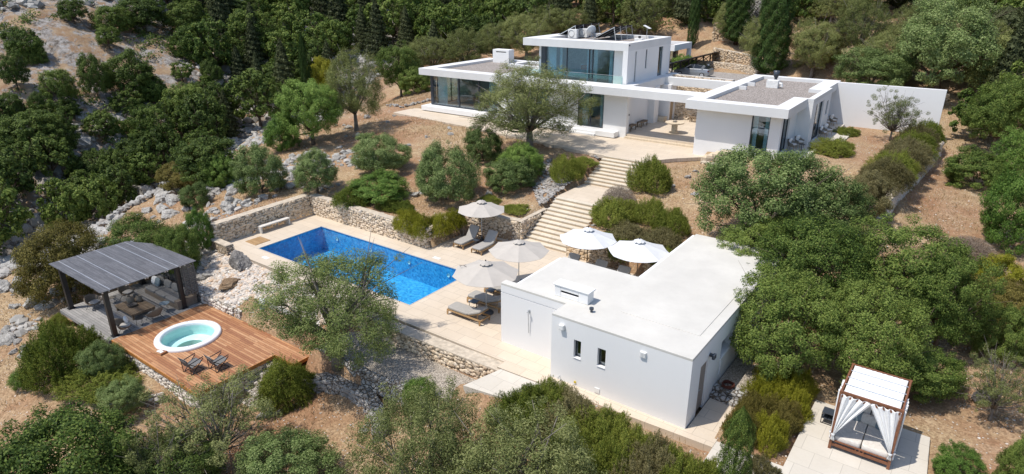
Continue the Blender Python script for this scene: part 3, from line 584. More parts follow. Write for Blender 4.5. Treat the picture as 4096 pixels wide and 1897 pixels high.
# --- solar panels, air conditioners, dishes on the upper roof
def solar(x0,x1,y0,y1,zh,label):
    t = thing('solar_panel', label, 'solar panel', V2W((x0+x1)/2,(y0+y1)/2,10.3), VROT, 'tilted solar collectors on the upper roof'); w_ = x1-x0; d = y1-y0
    m = MB(); n = 3
    for k in range(n):
        a = -d/2+d*k/n+.03; b = -d/2+d*(k+1)/n-.03
        m.add([(-w_/2,a,.08),(w_/2,a,zh),(w_/2,b,zh),(-w_/2,b,.08),(-w_/2,a,.14),(w_/2,a,zh+.06),(w_/2,b,zh+.06),(-w_/2,b,.14)],[(3,2,1,0),(4,5,6,7),(0,1,5,4),(1,2,6,5),(2,3,7,6),(3,0,4,7)])
    m.build('collector','solar',t)
    for k in range(n+1):
        y = -d/2+d*k/n; f = MB(); f.bar((-w_/2-.03,y,.04),(w_/2+.03,y,zh+.02),.05); f.bar((w_/2-.02,y,zh),(w_/2+.22,y,0),.045); f.build('support','alu',t)
solar(-32.5,-30.45,52.9,57.3,1.1,'tilted solar collector behind the air conditioners on the upper roof'); solar(-28.7,-26.6,52.9,56.3,1.1,'tilted solar collector beside the dish on the upper roof, right of the other')
def ac(x,y,label):
    t = thing('air_conditioner', label, 'air conditioner', V2W(x,y,10.3), VROT, 'air conditioners on the upper roof')
    m = MB(); m.box(-.45,.45,-.17,.17,.08,.82); m.build('casing','plastic_white',t,bevel=.02)
    m = MB(); m.lathe([(0,-.01),(.27,-.01),(.29,.02),(.29,.03)],(0,0,0),20); m.v = [(a-.08,-.175-c,b+.46) for a,b,c in m.v]; m.build('fan','plastic_dark',t)
    m = MB(); m.box(-.35,-.27,-.17,.17,0,.08); m.box(.27,.35,-.17,.17,0,.08); m.build('foot','galvanised',t)
ac(-30.55,52.75,'white air conditioner nearest the roof edge under the left solar collector'); ac(-30.3,54.2,'white air conditioner further back beside the satellite dish')
t = thing('satellite_dish','round white satellite dish on a pole between the two solar collectors','satellite dish',V2W(-28.95,53.2,10.3),VROT)
m = MB(); m.tube([(0,0,0),(0,0,.62)],.03); m.tube([(0,.02,.5),(.15,.3,.55)],.02); m.build('pole','galvanised',t)
m = MB(); m.lathe([(0,.0),(.2,.02),(.38,.07),(.46,.12),(.47,.12),(.46,.10),(.38,.05),(.0,-.02)],(0,0,0),28)
rm = Matrix.Rotation(R(-72),3,'Y') @ Matrix.Identity(3); rm = Matrix.Rotation(R(-35),3,'Z') @ Matrix.Rotation(R(-70),3,'Y'); m.v = [tuple((rm @ Vector(v)) + Vector((0,0,.7))) for v in m.v]; m.build('dish','plastic_white',t,smooth=True)
t = thing('internet_antenna','flat white antenna plate on a thin mast at the back right of the upper roof','antenna',V2W(-24.9,55.9,10.3),VROT)
m = MB(); m.tube([(0,0,0),(0,0,.95)],.025); m.build('mast','galvanised',t); m = MB(); m.box(-.32,.32,-.22,.22,-.02,.02); rm = Matrix.Rotation(R(24),3,'Y'); m.v=[tuple((rm@Vector(v))+Vector((0,0,1.05))) for v in m.v]; m.build('plate','plastic_white',t)
t = thing('roof_fan','small white roof box with a dark cowl near the right edge of the upper roof','roof box',V2W(-24.7,54.0,10.3),VROT)
m = MB(); m.box(-.35,.35,-.3,.3,0,.22); m.build('box','plastic_white',t,bevel=.02); m = MB(); m.lathe([(0,.42),(.1,.42),(.13,.3),(.07,.22)],(0,0,0),12); m.build('cowl','plastic_dark',t)
m = MB(); m.tube([(0,0,.02),(.5,.4,.03),(.9,-.1,.02),(1.4,.5,.03),(1.9,.3,.02),(2.4,.9,.03)],.02,6); o = m.build('roof_cable','plastic_white'); o.location = V2W(-27,52.0,10.3); tag(o,'white cable lying loose over the gravel under the right collector','cable')
# --- furniture inside the upper room
t = thing('bed','bed with pale blue cover and orange cushion behind the upper floor glass','bed',V2W(-28.6,51.4,7.13),VROT)
m = MB(); m.box(-.95,.95,-1.1,1.15,.1,.35); m.build('base','fabric_cream',t); m = MB(); m.pillow((0,-.05,.5),(1.95,2.2,.36),p=8); m.build('mattress','linen',t,smooth=True)
m = MB(); m.box(-1.05,1.05,1.16,1.28,0,1.1); m.build('headboard','fabric_white',t); m = MB(); m.pillow((-.35,.75,.85),(.75,.2,.45)); m.build('cushion','orange',t,smooth=True)
# --- courtyard furniture
def bench(x,y,rot,L,label,z=3.7,grp='wooden benches in the courtyard'):
    t = thing('wooden_bench',label,'bench',V2W(x,y,z),VROT+rot,grp)
    m = MB()
    for k in range(4): m.box(-L/2,L/2,-.22+.112*k,-.22+.112*k+.1,.42,.46)
    m.build('seat','old_wood',t); m = MB(); m.box(-L/2+.06,L/2-.06,-.19,-.15,.34,.42); m.box(-L/2+.06,L/2-.06,.15,.19,.34,.42); m.build('rail','old_wood',t)
    for sx in (-1,1):
        for sy in (-1,1): q = MB(); q.box(sx*(L/2-.08)-.03,sx*(L/2-.08)+.03,sy*.17-.03,sy*.17+.03,0,.42); q.build('leg','old_wood',t)
bench(-22.55,48.9,math.pi/2,1.1,'weathered wooden bench against the courtyard wall, nearer the steps'); bench(-22.5,50.9,math.pi/2,1.3,'weathered wooden bench against the courtyard wall, deeper in'); bench(-19.2,55.1,0,1.5,'weathered wooden bench in front of the stone wall at the back of the courtyard')
t = thing('stone_table','round limestone table on a column standing in the courtyard','table',V2W(-19.3,50.0,3.7),VROT)
m = MB(); m.lathe([(0,.0),(.30,.0),(.30,.06),(.24,.1),(.24,.72),(.3,.78),(0,.78)],(0,0,0),20); m.build('column','limestone',t); m = MB(); m.lathe([(0,.78),(.72,.78),(.78,.82),(.78,.88),(0,.88)],(0,0,0),10); m.build('tabletop','limestone',t)
t = thing('lantern','dark metal lantern with a candle on the courtyard table','lantern',V2W(-19.3,50.0,4.58),VROT)
m = MB(); m.box(-.15,.15,-.15,.15,0,.03)
for k in range(6):
    a = k*math.pi/3; m.tube([(.11*math.cos(a),.11*math.sin(a),.03),(.13*math.cos(a),.13*math.sin(a),.28),(.06*math.cos(a),.06*math.sin(a),.4),(0,0,.47)],.008,5)
m.build('cage','black_metal',t); m = MB(); m.lathe([(0,.03),(.04,.03),(.04,.18),(0,.18)],(0,0,0),10); m.build('candle','fabric_cream',t)
def armchair(x,y,rot,label,z=4.1):
    t = thing('rattan_armchair',label,'armchair',V2W(x,y,z),rot,'rattan armchairs on the guest terrace')
    def fn(u,v):
        a = math.pi*(-.15+1.3*u); r = .27+.07*v; zz = .32+v*(.22+.22*math.sin(math.pi*u)**2); return (-r*math.cos(a)*1.0, r*math.sin(a)*.95, zz)
    m = MB(); m.grid(fn,18,5); m.lathe([(0,.30),(.27,.32),(.29,.40),(0,.41)],(0,0,0),16); m.build('shell','rattan_pale',t,smooth=True).modifiers.new('thick','SOLIDIFY').thickness=.035
    m = MB(); m.pillow((0,-.02,.44),(.5,.5,.1)); m.build('seat_cushion','fabric_cream',t,smooth=True)
    m = MB(); m.pillow((0,.17,.66),(.42,.14,.42),Matrix.Rotation(R(15),3,'X')); m.build('back_cushion','fabric_white',t,smooth=True)
    for sx in (-1,1):
        for sy in (-1,1): q = MB(); q.tube([(sx*.2,sy*.18,.33),(sx*.26,sy*.25,0)],[.022,.014],6); q.build('leg','teak',t)
AR_ = [(-9.75,47.6,'nearest the camera, in front of the first glass door',1.45),(-9.55,48.75,'second from the near end, beside the plain wall',1.2),(-8.85,53.1,'third from the near end, by the tall sliding door',1.45),(-8.75,54.2,'fourth from the near end, past the sliding door',1.2),(-9.5,57.5,'fifth, in the corner shade before the white wall',1.45),(-9.15,58.5,'farthest, in the corner against the white wall',1.2)]
for x,y,l,r_ in AR_: armchair(x,y,VROT+r_,'rattan armchair with pale cushions '+l)
t = thing('side_table','small dark round table between the nearest pair of rattan armchairs','side table',V2W(-9.2,48.0,4.1)); m = MB(); m.lathe([(0,.4),(.2,.4),(.2,.42),(0,.42)],(0,0,0),16); m.build('top','black_metal',t); m = MB(); m.tube([(0,0,0),(0,0,.4)],.02); m.lathe([(0,0),(.14,0),(.14,.02),(0,.02)],(0,0,0),12); m.build('stand','black_metal',t)
# ------------------------------------------------------------------ pool terrace
PX0,PX1,PY0,PY1 = -33.93,-21.18,20.45,25.25
m = MB(); m.box(-36.4,PX0,19.3,26.4,-.3,0); m.box(PX0,PX1,19.2,PY0,-.3,0); m.box(PX0,PX1,PY1,26.4,-.3,0); m.box(PX1,-10.7,19.1,26.4,-.3,0); m.box(-25.6,-10.7,26.4,30.8,-.3,0)
m.prism([(-10.7,19.1),(-14.3,19.1),(-14.3,18.6),(-5.2,18.95),(-5.2,21.7),(-6.3,21.7),(-6.3,19.4),(-10.7,19.4)], -.3, -.004)
structure(m.build('pool_terrace','paving'))
m = MB(); m.prism([(-14.6,16.75),(-12.2,17.1),(-11.8,18.66),(-14.1,18.58)], -.6, -.03); structure(m.build('garden_path','paving_pale'))
m = MB(); m.prism([(-5.19,18.0),(-2.95,18.0),(-2.95,17.0),(1.2,17.0),(.85,24.0),(-2.95,24.0),(-2.95,19.4),(-5.19,19.35)], -.3, -.006); structure(m.build('daybed_terrace','paving_pale'))
# pool
t = thing('swimming_pool','long rectangular swimming pool with blue mosaic and clear water','swimming pool',(-27.5,22.9,0))
B_ = (-27.5,22.9,0); DEP = -1.65
m = MB(); e = .0
q_ = .006; QX0,QX1,QY0,QY1 = PX0+q_,PX1-q_,PY0+q_,PY1-q_
m.add([(QX0,QY0,DEP),(QX1,QY0,DEP),(QX1,QY1,DEP),(QX0,QY1,DEP)],[(0,1,2,3)])
for a,b in (((QX0,QY0),(QX1,QY0)),((QX1,QY0),(QX1,QY1)),((QX1,QY1),(QX0,QY1)),((QX0,QY1),(QX0,QY0))): m.add([(a[0],a[1],DEP),(b[0],b[1],DEP),(b[0],b[1],-.03),(a[0],a[1],-.03)],[(3,2,1,0)])
shift(m,B_).build('basin','pool_mosaic',t)
m = MB()
for k in range(4): m.box(PX1-.35*(k+1),PX1-.35*k-.001,PY0+.01,PY0+2.3,DEP+.01,-.28-.30*k)
shift(m,B_).build('steps','pool_mosaic',t)
m = MB(); m.box(PX0+.01,PX1-.01,PY0+.01,PY0+.05,-.04,.006); m.box(PX0+.01,PX1-.01,PY1-.05,PY1-.01,-.04,.006); m.box(PX0+.01,PX0+.05,PY0+.05,PY1-.05,-.04,.006); m.box(PX1-.05,PX1-.01,PY0+.05,PY1-.05,-.04,.006); shift(m,B_).build('coping','concrete',t)
m = MB(); m.add([(PX0,PY0,-.09),(PX1,PY0,-.09),(PX1,PY1,-.09),(PX0,PY1,-.09)],[(0,1,2,3)]); shift(m,B_).build('water','pool_water',t)
for x,y in ((-32.4,PY1-.02),(-29.2,PY1-.02),(-25.9,PY1-.02),(-22.8,PY1-.02)):
    m = MB(); m.lathe([(0,0),(.1,0),(.11,-.02),(.11,-.04)],(0,0,0),14); m.v = [(a+x,y-.02+c,b-.55) for a,b,c in m.v]; shift(m,B_).build('pool_light','plastic_white',t)
m = MB(); m.box(-32.55,-32.05,19.75,20.0,-.01,.008); o = m.build('skimmer_lid','plastic_white'); tag(o,'small white lid in the paving south of the pool','skimmer lid','white lids in the paving around the pool')
m = MB(); m.box(-24.4,-23.9,25.6,25.85,-.01,.008); o = m.build('skimmer_lid','plastic_white'); tag(o,'small white lid in the paving north of the pool, below the trailing shrub','skimmer lid','white lids in the paving around the pool')
m = MB(); m.box(-35.5,-34.43,20.65,21.7,.0,.03); o = m.build('teak_mat','teak'); tag(o,'square slatted teak mat on the paving between pool and long bench','mat')
m = MB(); m.box(-36.2,-35.85,22.05,24.25,.40,.47); m.box(-36.2,-35.85,22.05,22.15,0,.40); m.box(-36.2,-35.85,24.15,24.25,0,.40); o = m.build('long_bench','concrete_pale',bevel=.01); tag(o,'long low pale concrete bench against the west pool wall','bench')

# ------------------------------------------------------------------ stone walls (each its own thing)
import bmesh
def ico(sub):
    b = bmesh.new(); bmesh.ops.create_icosphere(b, subdivisions=sub, radius=1); v = np.array([x.co[:] for x in b.verts]); f = [tuple(q.index for q in x.verts) for x in b.faces]; b.free(); return v, f
_sv, _sf = ico(1); _sf = np.array(_sf)
def mat_stones(name, cols):
    t = NT(name); g = t.n('ShaderNodeNewGeometry'); c = t.ramp(g.outputs['Random Per Island'], [(i/(len(cols)-1),k) for i,k in enumerate(cols)]); c = t.mix(t.ramp(t.noise(12,5,.7),[(.4,0.0),(.7,.4)]), c, tuple(x*.5 for x in cols[0])); M[name] = t.done(t.bsdf(c,.9,.15))
for k_,v_ in STONES.items(): mat_stones('laid_'+k_, v_)
def laid_stones(P, nr, zbs, capt, th, mat, parent, b0, s0=.115):
    r_ = np.random.default_rng(len(P)*13+int(abs(P[0].x)*7)); pos = []; sz = []; ax = []
    for i in range(len(P)-1):
        a, b = P[i], P[i+1]; L = (b-a).length; n = max(1, round(L/(s0*1.75)))
        d = (b-a).normalized(); w_ = np.array(nr[i])
        zb = zbs[i]; zt = (a.z+b.z)/2-capt; rows = max(1, int((zt-zb)/(s0*1.35)))
        for j in range(rows):
            for q in range(n):
                f = (q+r_.uniform(.1,.9))/n; p = a.lerp(b, f); s = s0*r_.uniform(.6,1.35)
                pos.append((p.x, p.y, zb+(j+r_.uniform(.2,.8))*(zt-zb)/rows)); sz.append((s*r_.uniform(.9,1.4), s*.55, s*r_.uniform(.6,.95))); ax.append((d.x, d.y, w_[0], w_[1]))
    pos = np.array(pos); sz = np.array(sz); ax = np.array(ax); n = len(pos)
    v = _sv[None]*(1+r_.uniform(-.2,.2,(n,len(_sv),1))); rt = r_.uniform(-.5,.5,n); c, s = np.cos(rt)[:,None], np.sin(rt)[:,None]
    X, Y, Z = v[...,0]*sz[:,0:1], v[...,1]*sz[:,1:2], v[...,2]*sz[:,2:3]; X, Z = X*c-Z*s, X*s+Z*c
    W = np.stack([X*ax[:,0:1]+Y*ax[:,2:3], X*ax[:,1:2]+Y*ax[:,3:4], Z], -1)+pos[:,None,:]-np.array(b0)
    f = (_sf[None]+np.arange(n)[:,None,None]*len(_sv)).reshape(-1,3); me = bpy.data.meshes.new('face_stones'); me.from_pydata(W.reshape(-1,3).tolist(),[],f.tolist()); me.update(); me.materials.append(M['laid_'+mat])
    o = bpy.data.objects.new('face_stones', me); COL.objects.link(o); o.parent = parent
def stone_wall(name,pts,th,zb,label,mat='stone_wall',cap='coping_stone',capw=0.02,seg=.35,rough=.02,capt=.05):
    """pts: (x,y,top) polyline of the FACE; th = thickness to the left of travel"""
    P = []
    for i in range(len(pts)-1):
        a, b = Vector(pts[i]), Vector(pts[i+1]); n = max(1, int((b-a).length/seg))
        P += [a.lerp(b, k/n) for k in range(n)]
    P.append(Vector(pts[-1])); N = len(P)
    zbs = [zb if not hasattr(zb,'__len__') else zb[0]+(zb[1]-zb[0])*i/(N-1) for i in range(N)]
    nr = []
    for i in range(N):
        d = P[min(i+1,N-1)]-P[max(i-1,0)]; d.z = 0; d.normalize(); nr.append(Vector((-d.y,d.x,0)))
    rr = random.Random(len(pts)*7+N); nz = 6; m = MB(); jit = lambda s=1: rr.uniform(-rough,rough)*s
    cols = []
    for i in range(N):
        top = P[i].z - capt + jit(); col = []
        for k in range(nz): q = P[i] - nr[i]*0 + nr[i]*jit(1.2); col.append((q.x,q.y,zbs[i]+(top-zbs[i])*k/(nz-1)))
        for k in range(nz): q = P[i] + nr[i]*(th+jit()); col.append((q.x,q.y,top+(zbs[i]-top)*k/(nz-1)))
        cols.append(col)
    K = 2*nz; vs = [v for c in cols for v in c]
    fs = [(i*K+k,(i+1)*K+k,(i+1)*K+k+1,i*K+k+1) for i in range(N-1) for k in range(K-1)]
    fs += [tuple(range(K)), tuple(reversed(range((N-1)*K,N*K)))]
    m.add(vs,fs); t = thing(name,label,'wall',(P[0].x,P[0].y,0)); b0=(P[0].x,P[0].y,0)
    shift(m,b0).build('stonework',mat,t)
    laid_stones(P, nr, zbs, capt, th, mat, t, b0, .115 if rough < .04 else .15)
    c = MB(); vs = []
    for i in range(N):
        z0 = P[i].z-capt; z1 = P[i].z+jit(.5)
        for o_,z in ((-capw,z0-.02),(-capw,z1),(th+capw,z1),(th+capw,z0-.02)): q = P[i]+nr[i]*(o_+jit(.4)); vs.append((q.x,q.y,z))
    fs = [(i*4+k,(i+1)*4+k,(i+1)*4+(k+1)%4,i*4+(k+1)%4) for i in range(N-1) for k in range(4)] + [(0,1,2,3),((N-1)*4+3,(N-1)*4+2,(N-1)*4+1,(N-1)*4)]
    c.add(vs,fs); shift(c,b0).build('coping',cap,t); return t
stone_wall('stone_wall',[(-36.41,26.35,1.38),(-36.41,22.8,1.34),(-36.41,19.28,1.30)],-.62,-.4,'rubble stone wall behind the long pale bench at the west end of the pool')
stone_wall('stone_wall',[(-25.66,26.52,1.22),(-28.5,26.48,1.25),(-32,26.45,1.32),(-36.4,26.4,1.40)],-.5,-.4,'long rubble stone retaining wall along the north side of the pool with shrubs hanging over')
stone_wall('stone_wall',[(-25.62,30.0,1.36),(-25.62,28.2,1.32),(-25.65,26.53,1.23)],-.5,-.3,'short rubble stone wall under the yellow trailing shrub beside the rattan lanterns')
stone_wall('stone_wall',[(-21.9,30.72,1.32),(-23.9,30.45,1.34),(-25.6,30.02,1.36)],-.5,-.3,'rubble stone wall behind the two loungers nearest the stair foot')
stone_wall('stone_wall',[(-21.62,33.7,1.36),(-21.62,32.2,1.34),(-21.62,30.70,1.31)],-.35,-.3,'rubble stone cheek wall rising along the left side of the lower stairs with two small lamps')
stone_wall('stone_wall',[(-15.5,30.55,1.32),(-16.8,30.5,1.32),(-18.22,30.48,1.32)],-.5,-.3,'warm rubble stone wall just right of the stair foot behind the first white parasol','stone_wall_warm')
stone_wall('stone_wall',[(-10.9,30.95,1.0),(-13.2,30.75,1.1),(-15.48,30.56,1.3)],-.5,-.3,'warm rubble stone wall behind the loungers of the hidden court, hung with dark greenery','stone_wall_warm')
stone_wall('stone_wall',[(-22.9,18.3,-.03),(-19.5,18.32,-.04),(-16.5,18.4,-.05),(-14.15,18.5,-.08)],.62,-1.0,'thick low dry stone wall below the south edge of the pool terrace','stone_wall','coping_stone')
stone_wall('stone_wall',[(-34.6,19.32,.5),(-36.4,19.34,.52)],.45,-.5,'stub of low stone wall with a flat sandy top at the southwest corner of the pool terrace')
stone_wall('stone_wall',[(-29.95,16.1,-1.05),(-32,16.08,-1.0),(-34.6,16.06,-.95)],-.35,-1.7,'low pale stone retaining wall between the tub deck and the stone slope','stone_pale','stone_pale')
stone_wall('stone_wall',[(-29.8,16.55,-1.05),(-29.8,16.1,-1.05)],.5,-1.7,'square pale stone pier end beside the cushioned deck bench','stone_pale','stone_pale')
stone_wall('stone_wall',[(-34.6,16.06,-.95),(-36.5,16.1,-.6),(-38.3,16.1,-.5)],-.35,-1.8,'grey stone wall behind the sofa under the pergola','stone_grey','stone_grey')
stone_wall('stone_wall',[(-32.5,11.2,-1.66),(-29,11.2,-1.66),(-24.95,11.2,-1.66)],.3,-3.4,'pale stone wall carrying the front of the orange tub deck','stone_pale','stone_pale')
stone_wall('stone_wall',[(-24.95,11.25,-1.66),(-24.95,13,-1.66),(-24.95,15.1,-1.66)],.3,-3.6,'pale stone wall under the short side of the tub deck beside the rough steps','stone_pale','stone_pale')
stone_wall('stone_wall',[(-23.9,13.0,-2.15),(-23.9,14.0,-2.15)],-.55,-3.6,'square stone pier at the bottom of the rough stone steps','stone_pale','stone_pale')
stone_wall('stone_wall',[(-28.9,8.9,-2.45),(-28.2,9.9,-2.35),(-27.4,10.9,-2.25)],-.25,-3.2,'knee high curved edging of big pale stones around the small shrub bed','stone_pale','stone_pale',rough=.05)
stone_wall('stone_wall',[(-22.3,14.6,-1.7),(-21.6,15.1,-1.55),(-20.4,15.4,-1.5),(-19.2,15.35,-1.5),(-18.2,15.0,-1.6),(-17.4,14.3,-1.8)],.5,-3.3,'curved grey dry stone retaining wall in the tree shade below the gravel court','stone_grey','stone_grey',rough=.07)
stone_wall('stone_wall',[(-21.2,16.2,-.78),(-19.3,16.15,-.8),(-17.2,16.3,-.8)],-.35,-1.8,'low rough grey stone edging along the south side of the gravel court','stone_grey','stone_grey',rough=.06)
stone_wall('stone_wall',[(-12.2,42.7,3.4),(-14,43.1,3.42),(-15.3,43.2,3.42)],-.5,2.0,'warm stone wall end between the bare red slope and the guest wing','stone_wall_warm')
stone_wall('stone_wall',[(-3.4,40.6,3.3),(-3.25,41.8,3.7),(-3.2,44,4.0),(-2.6,50,4.05),(-2.1,57,4.1)],.35,1.4,'pale stone retaining wall under the long hedge at the right, running down to the path','stone_pale','coping_stone')
stone_wall('stone_wall',[(-5.2,40.2,3.1),(-3.4,40.6,3.3)],.4,1.6,'short pale stone wall end under the drooping shrub at the right','stone_pale','coping_stone')
def vwall(pts,th,zb,label,mat='stone_wall',cap='coping_stone',**k):
    return stone_wall('stone_wall',[tuple(V2W(*p)) for p in pts],th,zb,label,mat,cap,**k)
vwall([(-16.0,55.72,6.6),(-22.8,55.7,6.6)],-.4,3.5,'tall stone wall closing the back of the courtyard behind the bench')
vwall([(-17.0,56.3,7.35),(-20,56.3,7.4),(-23.5,56.3,7.45)],-.5,4.8,'stone parapet wall with a grey cap between courtyard and parked car',cap='concrete')
vwall([(-21.2,79.0,5.9),(-25,80.5,6.0),(-30.5,82.4,5.9)],-.4,4.7,'low stone wall behind the parked silver car',)
vwall([(-19.6,78.6,6.3),(-24,82.5,7.0),(-28.5,84.5,7.3)],-.5,4.8,'upper warm stone terrace wall behind the car park','stone_wall_warm',rough=.05)
vwall([(-23.0,91.5,9.4),(-27,92.5,9.7),(-31.5,92.6,9.9)],-.5,7.4,'rough stone terrace wall higher on the slope behind the car park','stone_wall_warm',rough=.09)
vwall([(-26.0,101,12.6),(-29,101.5,12.6),(-33,102,12.4)],-.6,9.5,'grey tumbled terrace wall highest on the slope behind the outbuilding','stone_grey','stone_grey',rough=.12)
vwall([(-2,71,5.6),(-8,71.5,5.6),(-14.5,72.4,5.6)],-.4,4.4,'stone wall behind the guest wing roof under the olive trees','stone_wall_warm')
# step lamps
for i,(x,y,z,l) in enumerate([(-21.62,31.6,.75,'lower'),(-21.62,33.0,1.25,'upper')]):
    m = MB(); m.box(0,.03,-.07,.07,-.1,.1); o = m.build('step_lamp','black_metal',loc=(x,y,z)); tag(o,'small dark wall lamp beside the lower stairs, %s of the two'%l,'lamp','wall lamps beside the stairs')
# rough steps beside the tub deck
t = thing('stone_steps','rough pale stone steps going down beside the tub deck','steps',(-24.4,14.3,-2.5))
for k in range(5):
    m = MB(); rr = random.Random(k)
    x = -24.85
    while x < -23.75:
        w_ = rr.uniform(.3,.5); y0 = 14.95-k*.42; m.prism([(x,y0-.42-rr.uniform(0,.06)),(x+w_-.03,y0-.42-rr.uniform(0,.06)),(x+w_-.03,y0),(x,y0)],-3.6,-1.72-k*.24+rr.uniform(-.02,.02)); x += w_
    shift(m,(-24.4,14.3,-2.5)).build('step','stone_pale',t,bevel=.03)
# ------------------------------------------------------------------ pool house
ph = thing('pool_house','low white L-shaped pool house with flat roof and two slit windows','pool house',(-9.2,25,0)); HB = (-9.2,25,0)
m = MB()
wall_open(m,'x',-12.12,-6.35,19.33,19.6,-.1,2.80,[(-11.08,-10.76,1.28,2.07),(-10.03,-9.68,1.28,2.07)])
wall_open(m,'y',19.6,30.9,-6.62,-6.35,-.1,2.80,[(20.3,21.05,-.1,2.08),(22.5,23.78,1.4,2.07)])
m.box(-12.12,-11.9,19.6,20.4,-.1,2.8); m.box(-15.42,-12.12,20.38,20.6,-.1,2.44); m.box(-15.36,-12.12,20.42,20.6,2.44,2.48); m.box(-15.42,-12.12,20.38,20.6,2.48,2.80)
m.box(-15.42,-15.2,20.6,20.75,-.1,2.8); m.box(-14.95,-14.73,20.6,24.42,-.1,2.8); m.box(-14.73,-10.95,24.2,24.42,-.1,2.8); m.box(-10.95,-10.73,24.42,31.0,-.1,2.8); m.box(-10.73,-6.35,30.9,31.0,-.1,2.8)
m.box(-7.2,-6.62,22.3,24.0,1.3,1.38); m.box(-7.25,-7.15,22.3,24.0,1.38,2.2)
shift(m,HB).build('wall','plaster',ph)
m = MB(); m.prism([(-12.12,19.33),(-6.35,19.33),(-6.35,31.0),(-10.78,31.0),(-10.73,24.42),(-14.73,24.42),(-14.73,20.75),(-15.42,20.75),(-15.42,20.38),(-12.12,20.38)],2.80,2.90); shift(m,HB).build('roof','roof_plaster',ph,bevel=.012)
m = MB(); m.add([(-11.95,19.6,2.904),(-11.5,20.2,2.904),(-10.2,24.2,2.904),(-10.05,30.0,2.904),(-9.95,30.0,2.93),(-6.6,30.6,2.93),(-6.6,19.7,2.93),(-11.3,19.7,2.93)],[]) if False else None
m.box(-9.98,-6.75,21.0,30.2,2.89,2.925); shift(m,HB).build('roof_step','roof_plaster',ph,bevel=.01)
m = MB(); wall_open(m,'x',-12.89,-11.31,20.72,20.82,2.9,3.38,[(-12.6,-11.75,3.1,3.2)]); m.box(-12.89,-12.79,20.82,21.2,2.9,3.38); m.box(-11.41,-11.31,20.82,21.2,2.9,3.38); m.box(-12.79,-11.41,21.1,21.2,2.9,3.38); m.box(-12.95,-11.25,20.68,21.25,3.38,3.45); k_ = shift(m,HB).build('chimney','plaster',ph,bevel=.02)
m = MB(); m.box(-12.78,-11.42,20.83,21.09,2.95,3.05); shift(m,HB).build('flue','anthracite',k_)
m = MB(); m.tube([(-10.9,20.3,2.9),(-10.9,20.3,3.05)],.05,10); m.lathe([(0,3.12),(.09,3.1),(.09,3.02),(.05,3.02)],(-10.9,20.3,0),12); shift(m,HB).build('vent_cowl','anthracite',ph)
for a0,a1 in ((-11.08,-10.76),(-10.03,-9.68)): window(ph,'x',a0,a1,19.5,1.28,2.07,fw=.035,depth=.06,base=HB)
for a0,a1 in ((-11.08,-10.76),(-10.03,-9.68)): m = MB(); m.box(a0,a1,19.30,19.46,1.262,1.281); shift(m,HB).build('sill','coping_plaster',ph)
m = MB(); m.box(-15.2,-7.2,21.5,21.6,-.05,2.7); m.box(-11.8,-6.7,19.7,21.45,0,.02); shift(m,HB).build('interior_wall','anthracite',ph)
m = MB(); m.box(-6.45,-6.41,20.3,21.05,0.02,2.08); d = shift(m,HB).build('door','door_taupe',ph); m = MB(); m.tube([(-6.41,20.42,1.0),(-6.36,20.42,1.0),(-6.36,20.55,1.0)],.014,6); shift(m,HB).build('handle','galvanised',d)
m = MB(); m.box(-11.72,-11.5,19.18,19.33,2.36,2.58); shift(m,HB).build('wall_lamp','plastic_white',ph,bevel=.03)
m = MB(); m.box(-8.29,-8.05,19.27,19.33,2.34,2.56)
for k in range(6): m.box(-8.27,-8.07,19.25,19.27,2.355+.034*k,2.355+.034*k+.018)
shift(m,HB).build('vent_grille','plastic_white',ph)
m = MB(); m.box(-10.07,-9.85,19.30,19.33,.09,.29); shift(m,HB).build('vent_grille','plastic_white',ph)
m = MB(); m.tube([(-10.95,19.33,.18),(-10.95,19.29,.18)],.05,12); shift(m,HB).build('cap','yellow',ph)
m = MB(); m.tube([(-11.67,19.33,.18),(-11.67,19.2,.18),(-11.67,19.2,.08)],.018,6); m.tube([(-11.6,19.33,.05),(-11.6,19.22,.02)],.015,6); shift(m,HB).build('tap','galvanised',ph)
m = MB(); m.tube([(-13.9,20.38,2.0),(-13.9,20.27,2.0),(-13.9,20.27,2.05),(-13.9,20.33,.95)],.016,6); m.box(-13.93,-13.87,20.35,20.38,1.9,2.05); m.lathe([(0,0),(.05,0),(.05,.02),(0,.02)],(-13.9,20.24,1.98),10); shift(m,HB).build('outdoor_shower','galvanised',ph)
m = MB(); m.box(-6.35,-6.2,21.08,21.2,2.15,2.25); m.box(-6.22,-6.12,21.0,21.22,2.1,2.28); shift(m,HB).build('floodlight','anthracite',ph,bevel=.01)
m = MB(); m.tube([(-6.33,22.55,1.3),(-6.33,22.55,.6)],.02,6); m.tube([(-6.33,24.6,1.9),(-6.33,24.6,.8)],.02,6); m.tube([(-6.33,22.4,1.33),(-6.33,23.9,1.36)],.025,6); shift(m,HB).build('pipe','plastic_white',ph)
m = MB(); m.lathe([(0,0),(.06,0),(.09,.06),(.07,.13),(.03,.16),(.05,.18),(0,.18)],(0,0,0),12); o = m.build('yellow_jar','yellow',loc=(-6.85,22.75,1.38),smooth=True); tag(o,'small yellow jar standing in the wall niche of the pool house','jar')
